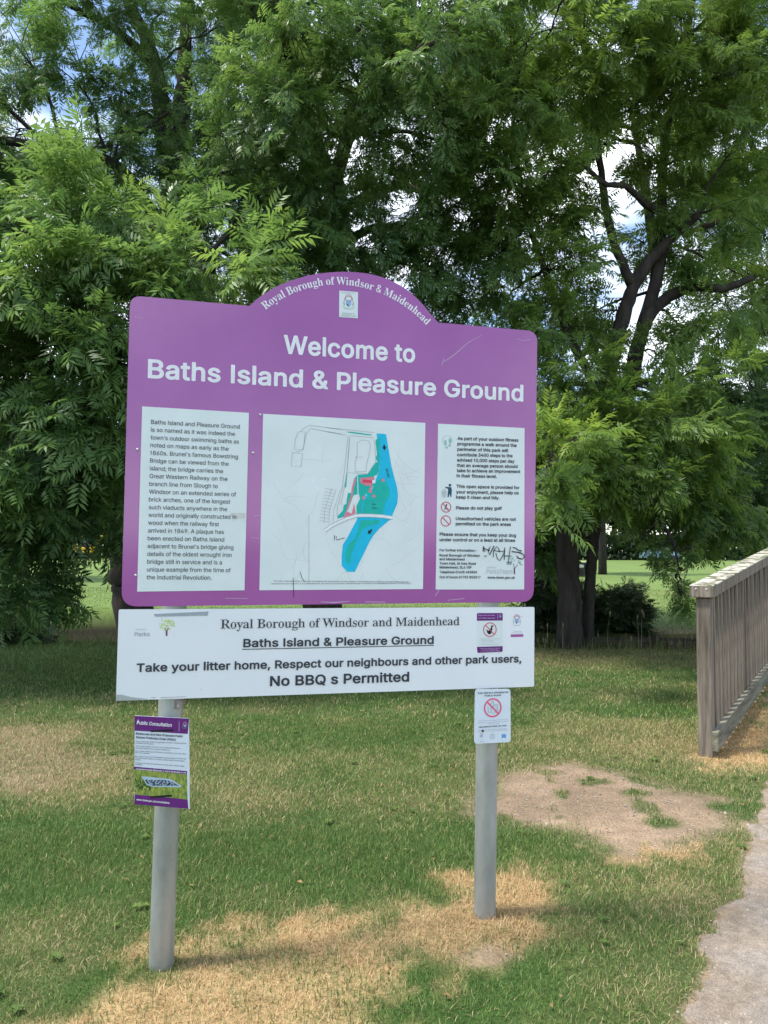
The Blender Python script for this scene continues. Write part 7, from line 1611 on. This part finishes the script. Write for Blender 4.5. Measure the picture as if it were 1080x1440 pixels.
rp = panel('rules_panel', 'rules_panel')
lines(rp, 'rules')
Yi = -0.0022
f = S['foot']
for c, e in ((f[0], .012), (f[2], .012)): rp.disc(c, .0062, INK['mint'], Yi, 16, 1.9)
for c in (f[1], f[3]): rp.disc(c, .005, INK['mint'], Yi)
rp.stroke(S['footarc'], .0018, INK['palegrey'], Yi)
rp.disc(S['tidy_head'][0], .0055, INK['teal'], Yi); rp.poly(S['tidy_body'], INK['teal'], Yi)
rp.poly(S['tidy_bin'], INK['palegrey'], Yi); rp.stroke(S['bin_litter'], .002, INK['grey'], Yi)
for k in ('golf', 'veh'):
    c, e = S[k]; rp.ban(c, e[0] - c[0] , .0038, INK['ban'], Yi - .0003)
rp.poly(S['golfman'], INK['ink'], Yi)
t0, t1, t2 = S['tree_logo']
rp.stroke([t0, t1], .006, INK['plum'], Yi); rp.stroke([(t0[0], t0[1] - .004), (t2[0] - .006, t2[1])], .0025, INK['plum'], Yi - .0002); rp.stroke([(t0[0], t0[1] - .004), (t2[0] + .012, t2[1] - .004)], .0025, INK['plum'], Yi - .0002)
for k in range(34):
    a = rr.uniform(-.2, math.pi + .2); q = rr.uniform(.012, .034)
    p = (t2[0] + q * math.cos(a), t2[1] - .002 + q * math.sin(a) * .85)
    rp.stroke([p, (p[0] + .007 * math.cos(a), p[1] + .007 * math.sin(a))], .0032, INK['mint'] if k % 3 else INK['grey'], Yi)
k = 0
while f'graffiti{k}' in S:
    rp.stroke(S[f'graffiti{k}'], .0042 if k in (0, 7, 8) else .0030, INK['black'], -0.0038 - .0002 * k); k += 1
rp.build('rules_panel', board)


def crest_art(a, cx, cz, h, y):
    """The borough's little coat of arms: mantled crown over a blue shield between two supporters on a scroll."""
    a.ring((cx, cz + .30 * h), .15 * h, .19 * h, INK['rose'], y, 24)
    for k in range(9):
        t = math.pi * k / 8; a.disc((cx + .21 * h * math.cos(t), cz + .20 * h + .18 * h * math.sin(t)), .035 * h, INK['grey'] if k % 2 else INK['rose'], y, 8)
    a.poly([(cx - .14 * h, cz + .16 * h), (cx + .14 * h, cz + .16 * h), (cx + .13 * h, cz - .05 * h), (cx, cz - .20 * h), (cx - .13 * h, cz - .05 * h)], INK['sky'], y)
    a.poly([(cx - .13 * h, cz - .02 * h), (cx - .01 * h, cz - .06 * h), (cx - .01 * h, cz - .19 * h), (cx - .11 * h, cz - .07 * h)], INK['teal'], y - .0002)
    for s_ in (-1, 1):
        a.stroke([(cx + s_ * .22 * h, cz + .14 * h), (cx + s_ * .27 * h, cz + .0 * h), (cx + s_ * .22 * h, cz - .10 * h), (cx + s_ * .29 * h, cz - .19 * h)], .03 * h, INK['grey'], y)
        a.disc((cx + s_ * .24 * h, cz - .02 * h), .04 * h, INK['grey'], y - .0002, 8)
    a.stroke([(cx - .26 * h, cz - .24 * h), (cx - .12 * h, cz - .29 * h), (cx + .12 * h, cz - .29 * h), (cx + .26 * h, cz - .24 * h)], .025 * h, INK['grey'], y)


cr = panel('crest', 'crest_panel')
q = S['crest_panel']; ccx = sum(p[0] for p in q) / 4; ccz = sum(p[1] for p in q) / 4; ch = q[0][1] - q[3][1]
crest_art(cr, ccx, ccz + .04 * ch, ch * .72, -0.0022)
lines(cr, 'crest')
cr.build('crest', board)
for p in S['screws']:
    m = MB(); m.tube([(p[0], -0.0005, p[1]), (p[0], -0.0035, p[1]), (p[0], -0.0045, p[1])], [.0048, .0044, .0025], n=12); m.build('screw', M_alu, board, True)

# the white rules board
w = rounded(S['white_corners'], [.006] * 4, 3)
wb = Art(); wb.prism(w, -0.0005, 0.0030, M_white, M_alu)
wboard = wb.build('rules_board', sign)
wl_ = Art(); lines(wl_, 'board', -0.0030)
a, b = S['underline']; wl_.stroke([a, b], .003, INK['ink'], -0.0014)
wl_.poly(S['dirt_w'], INK['dirt'], -0.0013); wl_.poly(S['scuffs'], INK['grey'], -0.0013); wl_.poly(S['scuff2'], INK['grey'], -0.0013)
t0, t1, t2 = S['tree_w']
wl_.stroke([t0, t1], .006, INK['plum'], -0.0013); wl_.stroke([(t0[0], t0[1] - .006), (t0[0] - .006, t0[1] + .006)], .003, INK['plum'], -0.0015); wl_.stroke([(t0[0], t0[1] - .006), (t0[0] + .007, t0[1] + .005)], .003, INK['plum'], -0.0017)
for k in range(60):
    a_ = rr.uniform(0, 6.28); q_ = rr.random() ** .5 * .026
    wl_.disc((t2[0] + q_ * math.cos(a_), t2[1] + q_ * .8 * math.sin(a_)), .0026, INK['lime'], -0.0013 - .0001 * (k % 4), 7)
for p in ((-.02, 1.262), (.32, 1.14), (1.05, 1.2), (.12, 1.005)): wl_.disc(p, .0016, INK['grey'], -0.0013, 8)
wl_.build('rules_lettering', wboard)
tp = Art(); tp.prism(S['tape'], -0.0016, -0.0007, INK['tape'], INK['tape']); tp.build('tape', wboard)
bd = Art(); bd.prism(rounded(S['badge'], [.006] * 4, 3), -0.0012, -0.0007, M_paper, M_paper)
bd.poly(rounded(S['badge_top'], [.005, .005, 0, 0], 3), INK['deep'], -0.0017); bd.poly(rounded(S['badge_bot'], [0, 0, .005, .005], 3), INK['deep'], -0.0017)
bd.poly(S['dog'], INK['black'], -0.0019)
c, e = S['dogring']; bd.ban(c, e[0] - c[0], .0036, INK['ban'], -0.0022)
q = S['logo_head']; bd.stroke([q[0], q[3]], .0015, INK['pale'], -0.0021); crest_art(bd, (q[0][0] + q[1][0]) / 2 + .003, (q[0][1] + q[3][1]) / 2, .022, -0.0021)
bd.build('dog_badge', wboard)
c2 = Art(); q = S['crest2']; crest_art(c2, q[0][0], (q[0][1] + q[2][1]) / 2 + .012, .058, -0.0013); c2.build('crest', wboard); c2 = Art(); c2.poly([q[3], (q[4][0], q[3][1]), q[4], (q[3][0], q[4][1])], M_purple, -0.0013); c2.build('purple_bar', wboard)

# ------------------------------------------------------------------ the consultation notice tied to the left post
def hung(name, corners, rads, label, cat, thick, edge, face, y0):
    cx = (corners[2][0] + corners[3][0]) / 2; cz = (corners[2][1] + corners[3][1]) / 2
    root = empty(name); root.matrix_world = SIGN_M @ Matrix.Translation((cx, 0, cz)); tag(root, label, cat)
    a = Art((cx, cz)); a.prism(rounded(corners, rads, 5), y0, y0 + thick, face, edge)
    return root, a, (cx, cz)


M_card = mat('notice_card', (0.66, 0.74, 0.82), 0.4, 0.4, var=0.06, scale=12)
Y0 = -0.0135
root, sheet, org = hung('consultation_notice', S['notice_c'], [0, 0, 0, 0], 'purple and white consultation notice with a picnic grill photo, tied to the left post', 'notice', 0.004, M_card, M_card, Y0)
sheet.poly(S['n_head'], INK['deep'], Y0 - .0006); sheet.poly(S['n_bar'], INK['deep'], Y0 - .0010)
sheet.poly(S['n_foot'], INK['deep'], Y0 - .0012); sheet.poly(S['n_foot2'], INK['deep'], Y0 - .0010)
sheet.poly(S['n_flash'], INK['white'], Y0 - .0012)
q = S['n_crest']; sheet.stroke(S['n_crestl'], .0015, INK['pale'], Y0 - .0012); crest_art(sheet, q[2][0] - .006, q[2][1] - .006, .03, Y0 - .0012)
sh = sheet.build('sheet', root)
ph = Art(org)
M_photo = mat('photo_grass_print', (0.36, 0.40, 0.08), 0.4, 0.4, var_col=(0.10, 0.19, 0.04), scale=55, stretch=(2.5, 1, 1), detail=3)
ph.poly(S['n_photo'], M_photo, Y0 - .0006); 
sx = [p[0] for p in S['n_shade']]; sz = [p[1] for p in S['n_shade']]
for k in range(46):                                      # tufts in the shade of the tray, as printed
    x_ = rr.uniform(min(sx) + .004, max(sx)); z_ = rr.uniform(min(sz) + .004, max(sz) - .006) ; ph.stroke([(x_, z_), (x_ + rr.uniform(-.004, .004), z_ + rr.uniform(.006, .014))], [.004, .001], INK['grassd'], Y0 - .0007 - .00001 * k)

ph.poly(S['n_tray'], INK['foil'], Y0 - .0010); 
M_coal = mat('photo_charcoal_print', (0.32, 0.42, 0.52), 0.4, 0.4, var_col=(0.015, 0.02, 0.05), scale=150, detail=2, lo=0.48, hi=0.56)
ph.poly(S['n_coal'], M_coal, Y0 - .0012)
ph.build('grill_photo', sh)
for nm, rows in (('title_lettering', NOTICE_TEXT[:1]), ('notice_lettering', NOTICE_TEXT[1:-2]), ('date_lettering', NOTICE_TEXT[-2:-1]), ('web_address', NOTICE_TEXT[-1:])):
    nl = Art(org)
    for st, c, t, x0, z0, x1, z1, cap in rows: nl.text(st, INK[c], t, x0 / 1e4, z0 / 1e4, x1 / 1e4, z1 / 1e4, cap / 1e4, Y0 - .0024)
    nl.build(nm, sh)
for k in ('n_tie1', 'n_tie2'):
    q = S[k]; m = MB(); zc_ = (q[0][1] + q[2][1]) / 2 - org[1]
    m.box((q[0][0] - org[0], Y0 - .0026, zc_ - .003), (q[1][0] - org[0], Y0 - .0008, zc_ + .003))
    pc = pA[0] + (zc_ + org[1]) * .017 - org[0]
    m.tube([(pc + .0455 * math.cos(t), .055 + .0455 * math.sin(t), zc_) for t in np.linspace(-2.6, 5.7 - 2.6 - .1, 26)], .0022, n=5)
    m.build('cable_tie', INK['black'], root)

root, pl, org = hung('drinking_ban_sign', S['plate_c'], [.014] * 4, 'small white no alcohol sign with a pink ring, fixed to the right post', 'sign', 0.002, M_alu, M_card, Y0)
plate = pl.build('plate', root)
la = Art(org); y = Y0 - .0008
c, e, u_ = S['p_ring']
la.stroke(S['p_bottle'], .0022, INK['grey'], y); la.stroke(S['p_can'], .0022, INK['mint'], y - .0002)
la.ban(c, e[0] - c[0], .0058, INK['banpink'], y - .0005)
la.poly(S['p_shield'], INK['shield'], y); q = S['p_shield']; la.disc(((q[0][0] + q[1][0]) / 2, q[3][1] + .006), .0045, INK['paperw'], y - .0003, 10)
q = S['p_logo1'][0]; crest_art(la, q[0], q[1], .024, y); q = S['p_logo2']; la.ring(q[0], .009, .0105, INK['grey'], y, 20); la.ring(q[0], .004, .005, INK['grey'], y, 14)
q = S['p_fly'][0]; la.poly([(q[0] - .005, q[1] - .003), (q[0] + .006, q[1] - .004), (q[0] + .003, q[1] + .004), (q[0] - .002, q[1] + .006)], INK['black'], y - .003)
for st, c_, t, x0, z0, x1, z1, cap in PLATE_TEXT: la.text(st, INK[c_], t, x0 / 1e4, z0 / 1e4, x1 / 1e4, z1 / 1e4, cap / 1e4, y - .0014)
la.build('plate_lettering', plate)
m = MB(); pc = pB[0] + .009 * .86 - org[0]
m.tube([(pc + .0455 * math.cos(t), .055 + .0455 * math.sin(t), .15) for t in np.linspace(0, 6.28, 26)], .003, n=5); m.build('clip_band', M_post, root)

# ------------------------------------------------------------------ timber railing of the footbridge
M_wood = mat('weathered_timber', (0.250, 0.215, 0.172), 0.85, 0.2, var_col=(0.070, 0.058, 0.045), scale=22, stretch=(1, 1, .07), bump=0.9, bscale=60, lo=.32, hi=.66)
M_woodg = mat('weathered_timber_greenish', (0.225, 0.215, 0.165), 0.88, 0.2, var_col=(0.085, 0.082, 0.060), scale=16, stretch=(.12, 1, 1), bump=0.5, bscale=40)
M_lichen = mat('lichened_timber_top', (0.44, 0.42, 0.37), 0.92, 0.1, var_col=(0.120, 0.125, 0.075), scale=9, bump=0.6, bscale=30, lo=.46, hi=.54)
rail = empty('bridge_railing', (FENCE0[0], FENCE0[1], 0), (0, 0, math.atan2(FDIR[1], FDIR[0])))
tag(rail, 'weathered grey timber railing at the start of the footbridge', 'railing')
SL, LEN = 0.082, 5.4


def sheared(m, x0):
    m.v = [(x, y, z + SL * max(0, x - x0)) for x, y, z in m.v]


# x runs along the railing, -y is the path side
m = MB(); m.box((0.0, -0.05, -0.3), (0.10, 0.05, 1.165), bev=0.004); m.build('post', M_wood, rail)
for xp in (1.35, 3.0, 4.8):
    m = MB(); m.box((xp, 0.0, -0.1 + SL * xp), (xp + 0.09, 0.085, 1.10 + SL * xp), bev=0.004); m.build('post', M_wood, rail)
m = MB()
for k in range(18):
    pass
m.box((-0.035, -0.085, 1.17), (LEN, 0.085, 1.262), bev=0.006)
for i in range(len(m.f)):
    zs = [m.v[j][2] for j in m.f[i]]
    m.m[i] = 1 if min(zs) > 1.2555 else 0
sheared(m, 0.0)
hr = m.build('handrail', [M_wood, M_lichen], rail)
for y_ in (-0.035, 0.04):
    n_ = MB(); n_.tube([(-0.035, y_, 1.235), (-0.039, y_, 1.235)], .008, n=10); n_.build('nail', M_alu, hr)
m = MB(); m.box((-0.02, -0.095, 0.055), (LEN, -0.051, 0.195), bev=0.004); sheared(m, 0.0); m.build('bottom_rail', M_woodg, rail)
x = 0.155; r_ = random.Random(8); first = None
for k in range(35):
    wv = r_.uniform(-.007, .005)
    m = MB(); z0, z1 = 0.07 + SL * x, 1.168 + SL * x
    m.box((-0.022, -0.049 + wv, 0), (0.022, -0.006 + wv, z1 - z0), bev=0.003)
    o = m.build('baluster', M_wood, rail); o.location = (x + r_.uniform(-.006, .006), 0, z0); o.rotation_euler = (r_.uniform(-.008, .008), r_.uniform(-.008, .008), r_.uniform(-.12, .12))
    x += 0.145

# ------------------------------------------------------------------ old boards shoring the far bank of the ditch
M_old = mat('old_dark_boards', (0.105, 0.088, 0.070), 0.95, 0.1, var_col=(0.040, 0.034, 0.028), scale=6, stretch=(.3, 1, 2), bump=0.6, bscale=30)
tim = empty('timber_edging', (3.2, 14.0, -0.3)); tag(tim, 'old dark boards shoring the far bank of the ditch right of the tree', 'timber edging')
for x0, x1, z0, rot in ((0.1, 2.5, 0.12, -.01), (1.9, 5.0, 0.06, -.02), (0.0, 2.9, -0.08, .004), (2.95, 5.6, -0.12, -.012)):
    m = MB(); m.box((x0, -.03 - .06 * (z0 > 0) * 0, z0), (x1, .02, z0 + .17), bev=.008); o = m.build('plank', M_old, tim); o.rotation_euler = (0, -rot, 0); o.location.y = -.055 * (x0 > 1.5 and x0 < 2.5)
for x0 in (0.2, 1.7, 3.4, 5.2):
    m = MB(); m.tube([(x0, -.10, -.6), (x0 + .01, -.10, .33)], .045, n=10); m.build('stake', M_old, tim, True)

# ------------------------------------------------------------------ far side of the lawn
def gz1(x, y): return float(ground_z(np.array([x]), np.array([y]))[0])


M_black = mat('black_plastic', (0.022, 0.022, 0.024), 0.5, var=.2)
M_cream = mat('cream_paint', (0.55, 0.52, 0.42), 0.6, var=.1)
x, y = 10.6, 42.0
bn = empty('litter_bin', (x, y, gz1(x, y))); tag(bn, 'dark box shaped litter bin with a pale lid standing on the far lawn', 'litter bin')
m = MB(); m.box((-.42, -.36, .04), (.42, .36, .78), bev=.03); m.build('body', M_black, bn)
m = MB(); m.box((-.46, -.40, .781), (.46, .40, .83), bev=.015); m.build('lid', M_cream, bn)
m = MB(); m.box((-.2, -.366, .52), (.2, -.361, .68)); m.build('opening', M_alu, bn)
m = MB(); m.box((.46, -.05, -.1), (.56, .05, 1.0), bev=.01); m.build('post', M_cream, bn)

M_yel = mat('digger_yellow', (0.62, 0.40, 0.02), 0.45, var=.15)
M_rub = mat('rubber', (0.02, 0.02, 0.02), 0.85, var=.2)
M_glass = mat('dark_glass', (0.02, 0.03, 0.035), 0.08, .6)
x, y = -32.6, 84.0
dg = empty('digger', (x, y, gz1(x, y)), (0, 0, .25)); tag(dg, 'small yellow digger parked at the far edge of the lawn', 'digger')
for sy in (-.7, .7):
    m = MB(); n = 20
    pts = [(1.0 * (1 if math.cos(a) > 0 else -1) + .3 * math.cos(a), .3 + .3 * math.sin(a)) for a in np.linspace(0, 2 * math.pi, n, endpoint=False)]
    for k in range(n):
        a, b = pts[k], pts[(k + 1) % n]
        m.face([(a[0], sy - .18, a[1]), (b[0], sy - .18, b[1]), (b[0], sy + .18, b[1]), (a[0], sy + .18, a[1])])
    m.face([(p[0], sy - .18, p[1]) for p in pts]); m.face([(p[0], sy + .18, p[1]) for p in reversed(pts)])
    m.build('track', M_rub, dg)
m = MB(); m.box((-1.1, -.8, .65), (.9, .8, 1.25), bev=.08); m.box((-1.2, -.75, 1.25), (-.3, .75, 1.6), bev=.1); m.build('body', M_yel, dg)
m = MB(); m.box((-.25, -.7, 1.25), (.7, .2, 2.3), bev=.06); cb = m.build('cab', M_glass, dg)
m = MB(); m.box((-.3, -.75, 2.31), (.75, .25, 2.4), bev=.03); m.build('roof', M_yel, cb)
m = MB(); m.tube([(.7, .45, 1.1), (1.6, .45, 2.4), (2.5, .45, 2.6)], [.17, .19, .12], n=8); m.build('boom', M_yel, dg)
m = MB(); m.tube([(2.5, .45, 2.65), (2.9, .45, 1.7), (2.7, .45, .8)], [.13, .12, .1], n=8); m.build('dipper_arm', M_yel, dg)
m = MB()
arc = [(2.55 + .35 * math.cos(a), .5 + .35 * math.sin(a)) for a in np.linspace(1.2, 4.6, 9)]
for k in range(8):
    a, b = arc[k], arc[k + 1]; m.face([(a[0], .15, a[1]), (b[0], .15, b[1]), (b[0], .75, b[1]), (a[0], .75, a[1])])
for yy in (.15, .75): m.face([(p[0], yy, p[1]) for p in arc])
m.build('bucket', M_rub, dg)


def car(x, y, rz, paint, label):
    root = empty('parked_car', (x, y, gz1(x, y)), (0, 0, rz)); tag(root, label, 'car')
    prof = [(-2.0, .35), (-2.05, .75), (-1.9, .95), (-1.2, 1.0), (-.55, 1.42), (.75, 1.45), (1.35, 1.02), (1.95, .9), (2.05, .6), (2.0, .35)]
    m = MB()
    for yy in (-.82, .82): m.face([(p[0], yy, p[1]) for p in prof])
    for k in range(len(prof)):
        a, b = prof[k], prof[(k + 1) % len(prof)]; m.face([(a[0], -.82, a[1]), (b[0], -.82, b[1]), (b[0], .82, b[1]), (a[0], .82, a[1])])
    body = m.build('body', paint, root)
    for yy in (-.826, .826):
        m = MB(); m.face([(-.98, yy, 1.02), (-.5, yy, 1.34), (.68, yy, 1.37), (1.1, yy, 1.02)]); m.build('side_window', M_glass, body)
    for px_ in (-1.3, 1.3):
        for yy in (-.75, .75):
            m = MB(); m.tube([(px_, yy - .1, .32), (px_, yy + .1, .32)], .32, n=16); m.build('wheel', M_rub, root)


M_carb = mat('blue_car_paint', (0.22, 0.36, 0.50), .25, .5)
car(31.2, 87.3, -.04, M_carb, 'pale blue car parked in front of the far hedge')
